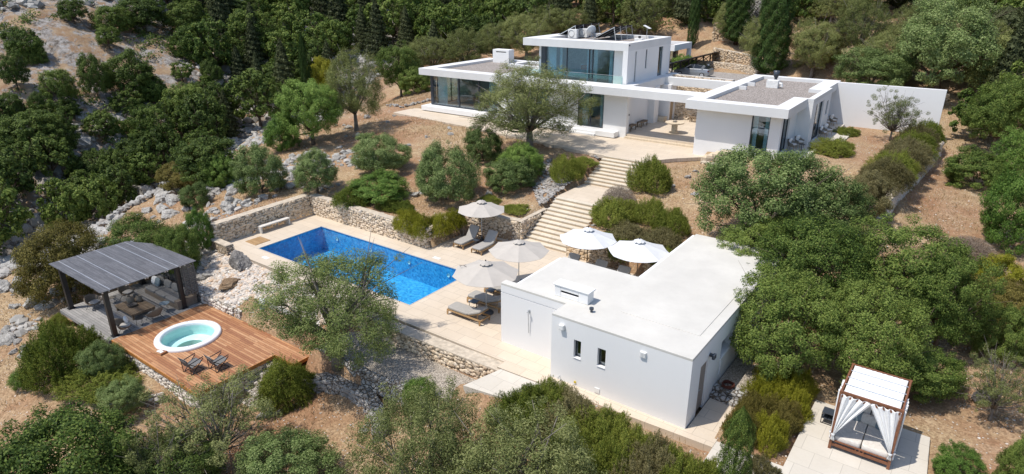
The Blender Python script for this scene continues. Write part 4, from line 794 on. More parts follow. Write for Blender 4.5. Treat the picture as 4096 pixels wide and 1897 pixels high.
# hose, stone step by the door
t = thing('stone_steps','two rough stone steps by the grey side door of the pool house','steps',(-5.9,22,0))
m = MB(); m.prism([(-6.34,21.75),(-5.2,21.6),(-5.1,22.1),(-6.34,22.15)],-.2,.165); m.build('step','stone_grey',t,bevel=.03); m.v and None
bpy.data.objects[t.name]; [setattr(c,'location',(5.9,-22,0)) for c in ALL_KIDS(t)]
m = MB(); m.prism([(-6.34,22.0),(-5.1,21.95),(-5.0,22.5),(-6.34,22.55)],-.19,.345); q = m.build('step','stone_grey',t,bevel=.03); q.location = (5.9,-22,0)
m = MB(); m.prism([(-6.3,22.4),(-5.0,22.3),(-4.3,23.5),(-3.9,26),(-4.3,31),(-6.3,31)],-.21,.30); o = m.build('gravel_strip','path_gravel'); structure(o)
m = MB(); m.tube([( (.22+.02*math.sin(k*1.3))*math.cos(k*.35),(.22+.02*math.cos(k*1.7))*math.sin(k*.35),.03+.0016*k) for k in range(90)],.018,6); o = m.build('garden_hose','hose',loc=(-5.85,22.3,.35)); tag(o,'coiled dark red garden hose lying on gravel beside the pool house','hose')
# gravel court
m = MB(); m.prism([(-22.9,15.9),(-19.5,16.1),(-15.3,16.5),(-14.3,17.3),(-14.3,18.3),(-22.7,18.3)],-1.2,-.84); structure(m.build('gravel_court','path_gravel'))

# ------------------------------------------------------------------ parasols, loungers and small tables
def parasol(x,y,rot,canvas,label,rad=1.5,zc=2.12,zt=2.62,base='round',pole='galvanised'):
    t = thing('parasol',label,'parasol',(x,y,0),rot,'parasols around the pool'); n = 8
    m = MB(); vs = [(0,0,zt)]
    rings = 6
    for i in range(1,rings+1):
        f = i/rings
        for j in range(n*4):
            a = 2*math.pi*j/(n*4); k = (j % 4)/4; s = math.cos(math.pi/n)/math.cos((k-.5)*2*math.pi/n) if True else 1
            r_ = rad*f*s; sag = .05*math.sin(math.pi*k)*f*f; z = zt-(zt-zc)*(f**.93)-sag*1.0+ (.0 if i<rings else -.0)
            vs.append((r_*math.cos(a),r_*math.sin(a),z))
    N = n*4; fs = [(0,1+j,1+(j+1)%N) for j in range(N)]
    fs += [(1+(i-1)*N+j,1+i*N+j,1+i*N+(j+1)%N,1+(i-1)*N+(j+1)%N) for i in range(1,rings) for j in range(N)]
    m.add(vs,fs); cn = m.build('canopy',canvas,t)
    cn.modifiers.new('thick','SOLIDIFY').thickness = .012
    m = MB(); N2 = 32
    vs = [(0,0,zt+.10)]+[(.13*math.cos(2*math.pi*j/N2),.13*math.sin(2*math.pi*j/N2),zt+.07) for j in range(N2)]+[((.30+.015*math.cos(j*math.pi/2))*math.cos(2*math.pi*j/N2),(.30+.015*math.cos(j*math.pi/2))*math.sin(2*math.pi*j/N2),zt-.035+(.035 if j%4==2 else 0)) for j in range(N2)]
    m.add(vs,[(0,1+j,1+(j+1)%N2) for j in range(N2)]+[(1+j,1+N2+j,1+N2+(j+1)%N2,1+(j+1)%N2) for j in range(N2)]); m.build('vent',canvas,t)
    m = MB(); m.tube([(0,0,zt+.08),(0,0,zt+.15)],.03,8); m.build('finial','black_metal',t)
    m = MB(); m.tube([(0,0,.04),(0,0,zt)],.024,10); m.build('pole',pole,t)
    for k in range(n):
        a = 2*math.pi*k/n; q = MB(); q.bar((0,0,zt-.06),(rad*.97*math.cos(a),rad*.97*math.sin(a),zc-.025),.018); q.build('rib','alu',t)
    if base == 'round': m = MB(); m.lathe([(0,0),(.36,0),(.36,.04),(.30,.07),(.06,.08),(.05,.35),(0,.35)],(0,0,0),28); m.build('base','anthracite',t)
    elif base == 'square': m = MB(); m.box(-.42,.42,-.42,.42,0,.05); m.tube([(0,0,.05),(0,0,.35)],.05,10); m.build('base','anthracite',t,bevel=.01)
    return t
parasol(-23.62,29.3,.25,'canvas_beige','beige parasol above the two loungers beside the rubble wall')
parasol(-18.0,25.35,.6,'canvas_beige','beige parasol in the middle of the terrace with grey base plate',1.58,2.12,2.6,'square')
parasol(-17.62,22.1,.1,'canvas_beige','beige parasol above the three loungers at the pool end, twig lying on it',1.62,2.14,2.66)
parasol(-15.95,28.9,.3,'canvas_white','white parasol nearest the stairs, over the court behind the pool house',1.58,2.12,2.66,'round','old_wood')
parasol(-12.98,28.95,.35,'canvas_white','white parasol nearest the pool house roof, over the hidden court',1.6,2.12,2.66,'round','old_wood')
m = MB(); m.tube([(-.2,0,0),(0,.06,.03),(.22,.02,.02)],.012,5); m.tube([(0,.06,.03),(.05,.2,.02)],.01,5); m.tube([(-.1,.02,.01),(-.05,-.15,.0)],.01,5); o = m.build('twig','bark',loc=(-18.75,21.75,2.31)); tag(o,'small dry forked twig lying on the front beige parasol','twig')
def lounger(x,y,rot,back,label):
    """foot end at the origin, head along +x"""
    t = thing('sun_lounger',label,'sun lounger',(x,y,0),rot,'teak sun loungers with grey mattresses'); L=2.1; W_=.37
    f = MB(); f.box(0,L,-W_,-W_+.05,.2,.28); f.box(0,L,W_-.05,W_,.2,.28); f.box(0,.05,-W_+.05,W_-.05,.2,.28); f.box(L-.05,L,-W_+.05,W_-.05,.2,.28)
    for k in range(9): f.box(.1+.13*k,.17+.13*k,-W_+.05,W_-.05,.24,.27)
    f.build('frame','teak',t,bevel=.008)
    for a in (.02,L-.1):
        for s in (-1,1): q = MB(); q.add([(a,s*W_-.025,0),(a+.05,s*W_-.025,0),(a+.09,s*W_-.03,.2),(a-.01,s*W_-.03,.2),(a,s*W_+.02,0),(a+.05,s*W_+.02,0),(a+.09,s*W_+.02,.2),(a-.01,s*W_+.02,.2)],[(0,1,2,3),(7,6,5,4),(0,4,5,1),(1,5,6,2),(2,6,7,3),(3,7,4,0)]); q.build('leg','teak',t)
    hx = 1.28; rm = Matrix.Rotation(-back,3,'Y')
    q = MB(); q.pillow((.64,0,.345),(1.28,.7,.13),p=9); q.build('mattress','fabric_grey',t,smooth=True)
    q = MB(); q.pillow((.41,0,.07),(.84,.7,.12),p=9); q.v = [tuple((rm@Vector(v))+Vector((hx,0,.285))) for v in q.v]; q.build('back_mattress','fabric_grey',t,smooth=True)
    q = MB(); q.box(0,.84,-.32,-.28,-.04,0); q.box(0,.84,.28,.32,-.04,0); q.box(.8,.84,-.28,.28,-.04,0)
    for k in range(5): q.box(.08+.15*k,.14+.15*k,-.28,.28,-.03,-.01)
    q.v = [tuple((rm@Vector(v))+Vector((hx,0,.285))) for v in q.v]; tip = rm@Vector((.6,0,-.03))+Vector((hx,0,.285))
    for s in (-1,1): q.bar((tip.x,s*.24,tip.z),(tip.x+.02 if back>.6 else tip.x-.05,s*.24,.25),.03)
    q.build('backrest','teak',t); return t
lounger(-24.1,27.55,math.pi/2,R(52),'grey teak lounger beneath the rear beige parasol, closer to the lanterns')
lounger(-22.65,27.5,math.pi/2,R(50),'grey teak lounger beneath the rear beige parasol, closer to the stairs')
lounger(-19.1,21.25,0,R(24),'grey teak lounger fully in view at the front of the row of three')
lounger(-19.13,22.8,0,R(24),'grey teak lounger in the middle of the row of three at the pool end')
lounger(-19.13,24.2,0,R(24),'grey teak lounger at the back of the row of three, half under the parasol')
lounger(-16.75,27.3,math.pi/2,R(55),'lounger showing only its dark headrest, left behind the pool house roof')
lounger(-15.1,27.4,math.pi/2,R(50),'lounger showing only its shaded headrest, middle one behind the pool house roof')
lounger(-13.75,27.4,math.pi/2,R(50),'lounger with a light strip on its headrest, right one behind the pool house roof')
def small_table(x,y,rot,label):
    t = thing('side_table',label,'side table',(x,y,0),rot,'small black tables between the loungers')
    m = MB(); m.box(-.2,.2,-.2,.2,.42,.44); m.build('top','anthracite',t)
    m = MB(); m.bar((.16,-.0,.42),(.16,0,.02),.03); m.bar((-.2,-.16,.01),(.18,-.16,.01),.02); m.bar((-.2,.16,.01),(.18,.16,.01),.02); m.bar((.17,-.17,.01),(.17,.17,.01),.02); m.bar((-.16,-.16,.42),(-.16,-.16,.0),.02); m.build('leg_frame','black_metal',t)
small_table(-18.35,22.05,0,'small black table between the front and middle loungers of the three'); small_table(-18.45,23.55,0,'small black table between the middle and back loungers of the three'); small_table(-23.4,28.5,1.5,'small black table under the rear beige parasol')
def rlantern(x,y,h,r,label):
    t = thing('rattan_lantern',label,'lantern',(x,y,0),0,'rattan lanterns by the wall'); m = MB()
    P = lambda f: r*(.62+.42*math.sin(math.pi*min(1,f*1.05))**.7) if f<1 else r*.5
    for k in range(14):
        for s in (1,-1): m.tube([(P(f/8)*math.cos(k*.449+s*f*.12),P(f/8)*math.sin(k*.449+s*f*.12),h*f/8) for f in range(9)],.012,4)
    m.lathe([(P(0)*.98,0),(P(0)*.98,.02),(0,.02)],(0,0,0),16); m.build('basket','rattan_pale',t)
    m = MB(); m.tube([(r*.5*math.cos(a),0,h+r*.5*math.sin(a)) for a in [math.pi*k/8 for k in range(9)]],.012,5); m.build('handle','rattan_pale',t); m = MB(); m.lathe([(0,.02),(.05,.02),(.05,h*.5),(0,h*.5)],(0,0,0),10); m.build('candle','fabric_cream',t)
rlantern(-25.3,29.5,.75,.2,'taller rattan lantern in the wall corner'); rlantern(-24.95,29.75,.55,.17,'shorter rattan lantern in the wall corner')
# ------------------------------------------------------------------ tub deck (top at -1.5)
DZ = -1.5
t = thing('wooden_deck','orange hardwood deck around the round white tub','deck',(-29,13.6,DZ)); DB = (-29,13.6,DZ)
cx,cy,rr_ = -29.88,13.56,1.45
m = MB(); N = 48; X0,X1,Y0,Y1 = -32.6,-24.92,11.15,16.07
ring = [(cx+rr_*math.cos(2*math.pi*j/N),cy+rr_*math.sin(2*math.pi*j/N)) for j in range(N)]
def toedge(a):
    dx,dy = math.cos(a),math.sin(a); ts = []
    if dx>1e-9: ts.append((X1-cx)/dx)
    if dx<-1e-9: ts.append((X0-cx)/dx)
    if dy>1e-9: ts.append((Y1-cy)/dy)
    if dy<-1e-9: ts.append((Y0-cy)/dy)
    k = min(ts); return (cx+dx*k,cy+dy*k)
ang = sorted([2*math.pi*j/N for j in range(N)]+[math.atan2(Y-cy,X-cx)%(2*math.pi) for X in (X0,X1) for Y in (Y0,Y1)])
inn = [(cx+rr_*math.cos(a),cy+rr_*math.sin(a)) for a in ang]; out = [toedge(a) for a in ang]; K = len(ang)
m.add([(x,y,DZ) for x,y in inn]+[(x,y,DZ) for x,y in out],[(j,K+j,K+(j+1)%K,(j+1)%K) for j in range(K)])
m.box(-24.92,-23.5,15.08,16.9,DZ-.04,DZ); m.box(-29.25,-24.92,16.07,16.9,DZ-.04,DZ)
shift(m,DB).build('boards','deck_wood',t)
m = MB(); m.box(X0,X1,Y0-.03,Y0,DZ-.17,DZ+.002); m.box(X1,X1+.03,Y0-.03,15.08,DZ-.17,DZ+.002); m.box(X1+.03,-23.47,15.05,15.08,DZ-.17,DZ+.002); m.box(-23.5,-23.47,15.08,16.9,DZ-.17,DZ+.002); m.box(X0-.03,X0,Y0-.03,Y1,DZ-.17,DZ+.002)
shift(m,DB).build('fascia','deck_fascia',t)
# tub
t = thing('hot_tub','round white sunken tub with mint water in the orange deck','hot tub',(cx,cy,DZ)); t.scale = (1.2,1.2,1.15)
m = MB(); m.lathe([(1.28,-.02),(1.29,.05),(1.27,.10),(1.22,.13),(1.10,.135),(1.04,.12),(1.02,.07),(1.01,-.02)],(0,0,0),64); m.build('rim','acrylic',t,smooth=True)
m = MB(); m.lathe([(1.01,.0),(1.0,-.42),(.97,-.46)],(0,0,0),64); m.lathe([(.55,-.50),(.54,-.86),(.52,-.9),(0,-.9)],(0,0,0),64); m.build('shell','mint',t,smooth=True)
m = MB(); m.lathe([(.97,-.46),(.57,-.475),(.55,-.50)],(0,0,0),64); m.lathe([(.52,-.895),(0,-.895)],(0,0,0),48); m.build('seat_ring','mint_light',t,smooth=True)
m = MB(); m.lathe([(1.015,-.07),(0,-.07)],(0,0,0),48); m.build('water','tub_water',t)
m = MB(); m.box(-.14,.14,-.14,.14,-.89,-.875); m.build('drain','mint',t)
for k in range(8):
    a = k*math.pi/4+.3; m = MB(); m.lathe([(0,.14),(.022,.14),(.022,.13)],(1.15*math.cos(a),1.15*math.sin(a),0),8); m.build('jet_cap','galvanised',t)
t = thing('step_box','small wooden box with a white control pad at the tub edge','box',(-29.4,11.95,DZ),.15); m = MB(); m.box(-.28,.22,-.18,.18,0,.1); m.build('box','deck_wood',t); m = MB(); m.box(-.2,.0,-.1,.1,.1,.115); m.box(.03,.14,-.1,.06,.1,.12); m.build('pad','fabric_white',t)
# folding chairs
def fchair(x,y,rot,label):
    t = thing('folding_chair',label,'chair',(x,y,DZ),rot,'dark folding chairs on the tub deck'); m = MB()
    for s in (-1,1): m.bar((s*.29,-.3,.0),(s*.29,.34,.55),.03); m.bar((s*.29,.3,0),(s*.29,-.34,.55),.03); m.bar((s*.29,-.34,.55),(s*.29,.36,.62),.03); m.bar((s*.29,-.3,.0),(s*.29,.3,.0),.03); m.bar((s*.29,-.34,.0),(s*.29,-.36,.6),.025)
    m.bar((-.29,.3,0),(.29,.3,0),.03); m.bar((-.29,-.3,0),(.29,-.3,0),.03); m.build('frame','black_metal',t)
    m = MB(); m.add([(-.27,.3,.42),(.27,.3,.42),(.27,-.28,.30),(-.27,-.28,.30),(-.27,-.50,.85),(.27,-.50,.85)],[(0,1,2,3),(3,2,5,4)]); m.build('sling','fabric_dark',t).modifiers.new('t','SOLIDIFY').thickness=.012
    m = MB(); m.pillow((0,-.40,.68),(.46,.08,.22),Matrix.Rotation(R(-68+90),3,'X')); m.build('cushion','fabric_grey',t,smooth=True)
fchair(-26.75,12.1,.1,'dark folding chair on the tub deck, left of the pair'); fchair(-26.0,12.9,.0,'dark folding chair on the tub deck, right of the pair')
# cushioned bench
t = thing('deck_bench','built-in wooden bench with grey cushions along the back of the deck','bench',(-27.6,16.7,DZ)); BB=(-27.6,16.7,DZ)
m = MB(); m.box(-29.25,-24.6,16.45,17.25,DZ,DZ+.36); shift(m,BB).build('box','deck_fascia',t)
for k in range(5): m = MB(); m.pillow((-28.8+.93*k,16.85,DZ+.42),(.92,.8,.13),p=9); shift(m,BB).build('seat_cushion','fabric_grey',t,smooth=True)
for k in range(4): m = MB(); m.pillow((-28.0+.93*k,17.2,DZ+.68),(.9,.2,.42),Matrix.Rotation(R(-12),3,'X')); shift(m,BB).build('back_cushion','fabric_grey',t,smooth=True)
def cushion(x,y,z,rot,mat,label,s=.46,tilt=-22):
    m = MB(); m.pillow((0,0,0),(s,.15,s),Matrix.Rotation(R(tilt),3,'X')); o = m.build('cushion',mat,smooth=True,loc=(x,y,z)); o.rotation_euler[2] = rot; tag(o,label,'cushion'); return o
cushion(-28.75,17.1,DZ+.74,.1,'fabric_white','plain white square cushion at the left end of the deck bench',.52); cushion(-28.4,16.88,DZ+.70,-.1,'pillow_blue','blue grey square cushion leaning on the white one on the deck bench',.42)
m = MB(); m.box(-23.9+0,-23.0,16.9,19.0,-.9,-.86); 
# ------------------------------------------------------------------ pergola lounge
t = thing('lounge_floor','grey weathered wooden platform under the pergola','deck',(-35.5,13.6,DZ))
m = MB(); m.box(-38.25,-32.64,11.03,15.9,-.12,0); m.v=[(a+35.5,b-13.6,c) for a,b,c in m.v]; m.build('boards','grey_deck',t)
m = MB(); m.box(-38.25,-32.64,11.0,11.03,-.2,.002); m.v=[(a+35.5,b-13.6,c) for a,b,c in m.v]; m.build('fascia','grey_deck',t)
pg = thing('pergola','pergola with grey slatted roof on thick black posts','pergola',(-35.5,13.6,DZ)); PB=(-35.5,13.6,DZ)
for x,y in ((-37.95,11.45),(-32.93,11.45),(-33.05,15.1),(-37.95,15.3)): m = MB(); m.box(x-.11,x+.11,y-.11,y+.11,DZ,DZ+2.42); m.box(x-.17,x+.17,y-.17,y+.17,DZ,DZ+.02); shift(m,PB).build('post','black_metal',pg)
ZR = DZ+2.42
m = MB(); m.box(-38.2,-32.8,11.35,11.55,ZR,ZR+.1); m.box(-38.2,-32.8,15.05,15.25,ZR,ZR+.1); shift(m,PB).build('beam','black_metal',pg)
m = MB()
RX0,RX1,RY0,RY1 = -38.5,-32.55,11.15,15.95
poly = [(RX0,RY0),(RX1,RY0),(RX1+.0,RY1),(-36.9,15.85),(RX0+.1,15.2)]
n = 84
for k in range(n):
    x = RX0+(RX1-RX0)*(k+.5)/n; ye = np.interp(x,[RX0,-36.9,RX1],[15.15,15.85,15.98]); j = random.uniform(-.02,.02); z = ZR+.16
    m.box(x-.017,x+.017,RY0+j,ye,z,z+.03)
shift(m,PB).build('roof_slats','slat_wood',pg)
m = MB()
for y in (11.25,11.55,12.35,12.45,13.3,13.42,14.3,14.42,15.1,15.35): m.box(RX0+.05,RX1-.02,y-.022,y+.022,ZR+.10,ZR+.158)
shift(m,PB).build('purlin','alu',pg)
m = MB()
for y in (11.6,12.5,13.45,14.5,15.0): m.box(RX0+.06,RX1-.02,y-.012,y+.012,ZR+.188,ZR+.20)
shift(m,PB).build('batten','alu',pg)
m = MB()
for k in range(13): m.box(-36.2,-32.95,15.93,15.96,DZ+.75+.115*k,DZ+.75+.115*k+.07)
m.box(-33.05,-32.97,15.96,16.0,DZ,ZR+.1); m.box(-36.2,-36.12,15.96,16.0,DZ,ZR+.1)
for k in range(13): m.box(-32.85,-32.82,15.2,15.95,DZ+.75+.115*k,DZ+.75+.115*k+.07)
for y in (15.25,15.55,15.85): m.box(-32.82,-32.78,y,y+.06,DZ+.7,ZR)
shift(m,PB).build('slatted_screen','screen_wood',pg)
# sofa, table
t = thing('corner_sofa','large grey cushioned sofa along the back of the pergola lounge','sofa',(-34.4,15.2,DZ)); SB=(-34.4,15.2,DZ)
m = MB(); m.box(-36.6,-33.0,14.75,15.7,DZ,DZ+.26); m.box(-33.3,-32.98,14.75,15.7,DZ+.26,DZ+.5); m.box(-36.6,-33.0,15.7,15.85,DZ,DZ+.62); shift(m,SB).build('frame','rattan',t,bevel=.01)
for k in range(3): m = MB(); m.pillow((-36.0+1.08*k,15.2,DZ+.34),(1.06,.9,.18),p=9); shift(m,SB).build('seat_cushion','fabric_charcoal',t,smooth=True)
for k in range(4): m = MB(); m.pillow((-36.2+.82*k,15.55,DZ+.62),(.78,.2,.46),Matrix.Rotation(R(-14),3,'X')); shift(m,SB).build('back_cushion','fabric_charcoal',t,smooth=True)
cushion(-36.5,15.35,DZ+.62,.2,'fabric_white','white patterned cushion at the left end of the pergola sofa',.46); cushion(-36.05,15.3,DZ+.64,0,'pillow_blue','blue grey cushion beside the white one on the pergola sofa',.5)
cushion(-33.6,15.3,DZ+.6,-.7,'fabric_grey','grey bolster cushion at the right end of the pergola sofa',.42)
t = thing('coffee_table','low square weathered wooden table in the middle of the pergola lounge','coffee table',(-34.75,13.35,DZ)); 
m = MB()
for k in range(12): m.box(-.95+.16*k,-.81+.16*k,-.62,.62,.30,.34)
m.build('tabletop','old_wood',t)
m = MB(); m.box(-.95,.95,-.6,-.56,.22,.30); m.box(-.95,.95,.56,.6,.22,.30); m.box(-.95,-.91,-.56,.56,.22,.3); m.box(.91,.95,-.56,.56,.22,.3); m.build('apron','old_wood',t)
for sx in (-1,1):
    for sy in (-1,1): m = MB(); m.box(sx*.88-.05,sx*.88+.05,sy*.53-.05,sy*.53+.05,0,.22); m.build('leg','old_wood',t)
m = MB(); m.lathe([(0,0),(.14,.0),(.2,.1),(.19,.28),(.15,.36),(.16,.40),(.13,.4),(.12,.3)],(0,0,0),18); o = m.build('basket','rattan_pale',loc=(-35.25,13.4,DZ+.34),smooth=True); tag(o,'larger woven basket pot on the low table','basket')
m = MB(); m.lathe([(0,0),(.12,.0),(.17,.1),(.15,.26),(.12,.32),(.13,.35),(.1,.35),(.1,.25)],(0,0,0),18); o = m.build('basket','rattan_pale',loc=(-35.05,13.75,DZ+.34),smooth=True); tag(o,'smaller woven basket pot behind the larger one on the low table','basket')
m = MB(); m.lathe([(0,0),(.12,.0),(.25,.09),(.26,.11),(.22,.09),(.1,.03),(0,.03)],(0,0,0),20); o = m.build('bowl','ceramic_dark',loc=(-34.8,13.25,DZ+.34),smooth=True); tag(o,'wide dark shallow bowl on the low table','bowl')
def tub_chair(x,y,rot,label,mat='rattan',cush=True):
    t = thing('lounge_chair',label,'lounge chair',(x,y,DZ),rot,'dark woven lounge chairs in the pergola lounge')
    def fn(u,v):
        a = math.pi*(-.12+1.24*u); r = .27+.13*v; zz = .30+v*(.10+.36*math.sin(math.pi*u)**1.6); return (-r*math.cos(a)*1.1,r*math.sin(a),zz)
    m = MB(); m.grid(fn,20,5); m.lathe([(0,.28),(.27,.29),(.29,.34),(0,.35)],(0,0,0),16); m.build('shell',mat,t,smooth=True).modifiers.new('t','SOLIDIFY').thickness=.03
    m = MB(); m.pillow((0,-.02,.39),(.5,.5,.09)); m.build('seat_cushion','fabric_grey' if cush else 'fabric_dark',t,smooth=True)
    for sx in (-1,1):
        for sy in (-1,1): q = MB(); q.tube([(sx*.18,sy*.16,.30),(sx*.32,sy*.32,0)],.012,6); q.build('leg','black_metal',t)
    return t
tub_chair(-36.9,12.25,1.9,'dark round woven chair at the left front corner of the lounge, cushion towards the table'); tub_chair(-36.7,13.9,2.0,'dark round woven chair farthest back on the left, mostly under the roof')
tub_chair(-32.95+.05,11.98,-.6+math.pi,'dark woven chair with a striped cushion in the front corner by the tub deck'); tub_chair(-33.0,13.5,-1.5,'dark woven chair at the right side of the lounge, its back to the tub deck')
def rtable(x,y,label,r=.2,h=.42,top='black_metal'):
    t = thing('side_table',label,'side table',(x,y,DZ),0,'small round tables in the pergola lounge'); m = MB(); m.lathe([(0,h-.02),(r,h-.02),(r,h),(0,h)],(0,0,0),20); m.build('top',top,t)
    for k in range(3): q = MB(); a = k*2.09; q.tube([(r*.7*math.cos(a),r*.7*math.sin(a),h-.02),(r*math.cos(a),r*math.sin(a),0)],.009,5); q.build('leg','black_metal',t)
rtable(-33.0,12.75,'small round dark table between the two woven chairs beside the tub deck'); rtable(-33.45,14.3,'round table with a grey blue top at the right end of the sofa',.25,.5,'pillow_blue'); rtable(-36.75,13.1,'small square looking low stool table between the two left woven chairs',.2,.36,'rattan_pale')
cushion(-33.1,12.15,DZ+.55,2.6,'fabric_white','white striped cushion in the front woven chair',.36,-15)
# ------------------------------------------------------------------ daybed
t = thing('daybed','four-post canopy daybed with dark wood frame and tied white curtains','daybed',(-1.02,22.33,0)); HX,HY,HH=.9,1.02,2.33
for sx in (-1,1):
    for sy in (-1,1): m = MB(); m.box(sx*HX-.045,sx*HX+.045,sy*HY-.045,sy*HY+.045,0,HH); m.build('post','daybed_wood',t)
m = MB()
for z in (.14,HH-.09,HH-.22):
    h_ = .09
    if z > 1 and z == HH-.09:
        for k in (-.12,0,.12): m.box(k-.02,k+.02,-HY-.025,-HY+.025,.23,.32)
        m.box(-HX+.045,HX-.045,-HY-.025,-HY+.025,.32,.36); m.build('bed_rail','daybed_wood',t); m = MB()
    m.box(-HX+.045,HX-.045,-HY-.03,-HY+.03,z,z+h_ if z<2.2 else z+.085); m.box(-HX+.045,HX-.045,HY-.03,HY+.03,z,z+h_ if z<2.2 else z+.085)
    m.box(-HX-.03,-HX+.03,-HY+.045,HY-.045,z,z+h_ if z<2.2 else z+.085); m.box(HX-.03,HX+.03,-HY+.045,HY-.045,z,z+h_ if z<2.2 else z+.085)
for k in (-.12,0,.12): m.box(k-.02,k+.02,-HY-.025,-HY+.025,HH-.14,HH-.085)
m.build('frame','daybed_wood',t)
m = MB(); nx = 30
vs = [(-HX+.07+(2*HX-.14)*i/nx,-HY+.06+(2*HY-.12)*j/40,HH-.02-.035*abs(math.sin(math.pi*j/10))**.7+.008*math.sin(i*2.1+j)*math.sin(j*1.3)) for i in range(nx+1) for j in range(41)]
m.add(vs,[(i*41+j,(i+1)*41+j,(i+1)*41+j+1,i*41+j+1) for i in range(nx) for j in range(40)]); m.build('canopy','fabric_white',t,smooth=True).modifiers.new('t','SOLIDIFY').thickness=.006
for j in (1,2,3): m = MB(); m.tube([(-HX+.02,-HY+2*HY*j/4,HH+.0),(HX-.02,-HY+2*HY*j/4,HH+.0)],.014,8); m.build('canopy_rod','alu',t)
m = MB(); m.box(-HX+.05,HX-.05,-HY+.05,HY-.05,.22,.26); m.box(-HX+.05,HX-.05,HY-.32,HY-.2,.3,.95); m.build('platform','fabric_dark',t)
for s in (-1,1):
    m = MB(); m.pillow((s*.435,-.12,.40),(.85,1.72,.26),p=14,n=12); m.build('mattress','fabric_cream',t,smooth=True)
    m = MB(); m.pillow((s*.435,.62,.78),(.84,.16,.62),Matrix.Rotation(R(-12),3,'X'),p=9); m.build('backrest_cushion','fabric_cream',t,smooth=True)
def drape(sx,sy,front):
    """gathered curtain: hangs from the top rail, pinched at a tie, flared tail below"""
    def fn(u,v):   # u across, v down from top
        z = HH-.1-v*1.85; ztie = .62; w_top = .90 if front else .88
        f = 1-max(0,min(1,(HH-.1-z)/(HH-.1-ztie))); f = f**1.05
        if z < ztie: f = -min(1,(ztie-z)/.5)*.26
        wid = .05+w_top*abs(f)*(1 if f>0 else .9)
        w_ = (u*wid if f>0 else (u-.4)*wid*1.0)
        fold = .035*math.sin(u*26+v*2)*(.5+abs(f))+.012*math.sin(u*61)
        if front: return (sx*(HX-.02)-sx*w_, sy*HY-.06+fold, z)
        return (sx*HX+sx*.05+fold, sy*(HY-.05)-sy*w_, z)
    m = MB(); m.grid(fn,60,40); o = m.build('curtain','fabric_white',t,smooth=True); o.modifiers.new('t','SOLIDIFY').thickness=.004
    m = MB(); c=(sx*(HX-.03),sy*HY-.06,.62) if front else (sx*HX+sx*.05,sy*(HY-.05),.62); m.lathe([(.05,-.04),(.065,0),(.05,.04)],c,14); m.build('curtain_tie','fabric_white',t,smooth=True)
for sx in (-1,1): drape(sx,-1,True); drape(sx,-1,False)
DBX,DBY = -1.02,22.33
cushion(DBX-.42,DBY+.42,.72,.25,'pillow_blue','blue patterned cushion on the left side of the daybed',.46); cushion(DBX-.08,DBY+.42,.68,-.05,'fabric_cream','plain cream cushion left of the middle on the daybed',.36)
cushion(DBX+.12,DBY+.40,.68,-.1,'fabric_cream','plain cream cushion right of the middle on the daybed',.36); cushion(DBX+.45,DBY+.32,.72,-.3,'pillow_blue','blue patterned cushion on the right side of the daybed',.5)
t = thing('side_table','black metal stool table with two shelves beside the daybed','side table',(-2.3,22.8,0)); m = MB(); m.box(-.2,.2,-.2,.2,.44,.47); m.build('top','anthracite',t); m = MB(); m.box(-.18,.18,-.18,.18,.2,.22); m.build('shelf','anthracite',t)
m = MB()
for s in (-1,1): m.bar((-.19,s*.18,.0),(-.19,s*.18,.44),.025); m.bar((.19,s*.18,.0),(.19,s*.18,.44),.025); m.bar((-.19,s*.18,.012),(.19,s*.18,.012),.024)
m.bar((0,-.17,.21),(0,.17,.21),.02); m.bar((-.19,-.18,.21),(-.19,.18,.21),.02); m.build('frame','black_metal',t)
# ------------------------------------------------------------------ car, carport, fence, jars
p = V2W(-27.0,74.2,4.95)
t = thing('parked_car','silver three-door hatchback parked beside the stone parapet','car',p,VROT+math.pi)   # nose towards -x
CARX = [(-2.1,.45,.80),(-2.02,.30,.92),(-1.6,.24,.98),(-1.0,.24,1.0),(0,.24,1.0),(1.0,.24,1.0),(1.7,.26,1.0),(2.05,.34,.98),(2.12,.5,.95)]
def carsec(x,zb,zt,w0,w1): return [(x,-w0,zb),(x,-w0*1.0,(zb+zt)/2),(x,-w1,zt),(x,w1,zt),(x,w0,(zb+zt)/2),(x,w0,zb)]
def loft(secs):
    m = MB(); n = len(secs[0]); vs = [v for s in secs for v in s]; fs = [(i*n+k,(i+1)*n+k,(i+1)*n+(k+1)%n,i*n+(k+1)%n) for i in range(len(secs)-1) for k in range(n)]
    m.add(vs,fs+[tuple(range(n))[::-1],tuple((len(secs)-1)*n+k for k in range(n))]); return m
# car axis x: front at +x
m = loft([carsec(2.1,.35,.60,.62,.55),carsec(1.95,.22,.74,.80,.70),carsec(1.3,.2,.88,.88,.78),carsec(.75,.2,.97,.88,.80),carsec(-.5,.2,1.0,.88,.80),carsec(-1.5,.2,1.02,.88,.80),carsec(-1.95,.25,.98,.84,.74),carsec(-2.08,.4,.8,.76,.7)])
b = m.build('body','car_paint',t,bevel=.05,smooth=False)
m = loft([[(x,-w0,z0),(x,-w1,z1),(x,w1,z1),(x,w0,z0)] for x,w0,z0,w1,z1 in ((.85,.76,.93,.74,.96),(.15,.78,.96,.60,1.38),(-.6,.78,.98,.60,1.42),(-1.35,.77,.99,.58,1.36),(-1.85,.72,.98,.66,1.02))])
m.build('cabin_glass','car_glass',t,bevel=.02)
m = loft([[(x,-w1,z1-.01),(x,-w1+.04,z1+.02),(x,w1-.04,z1+.02),(x,w1,z1-.01)] for x,w1,z1 in ((.18,.60,1.38),(-.6,.61,1.425),(-1.38,.59,1.36))]); m.build('roof','car_glass',t,bevel=.01)
m = MB()
for s in (-1,1):
    for x0,z0,x1,z1 in ((-.25,.99,-.3,1.42),(.85,.94,.15,1.39),(-1.2,1.0,-1.45,1.36)): m.bar((x0,s*.785,z0),(x1,s*.605,z1),.06 if x0!=-1.2 else .2)
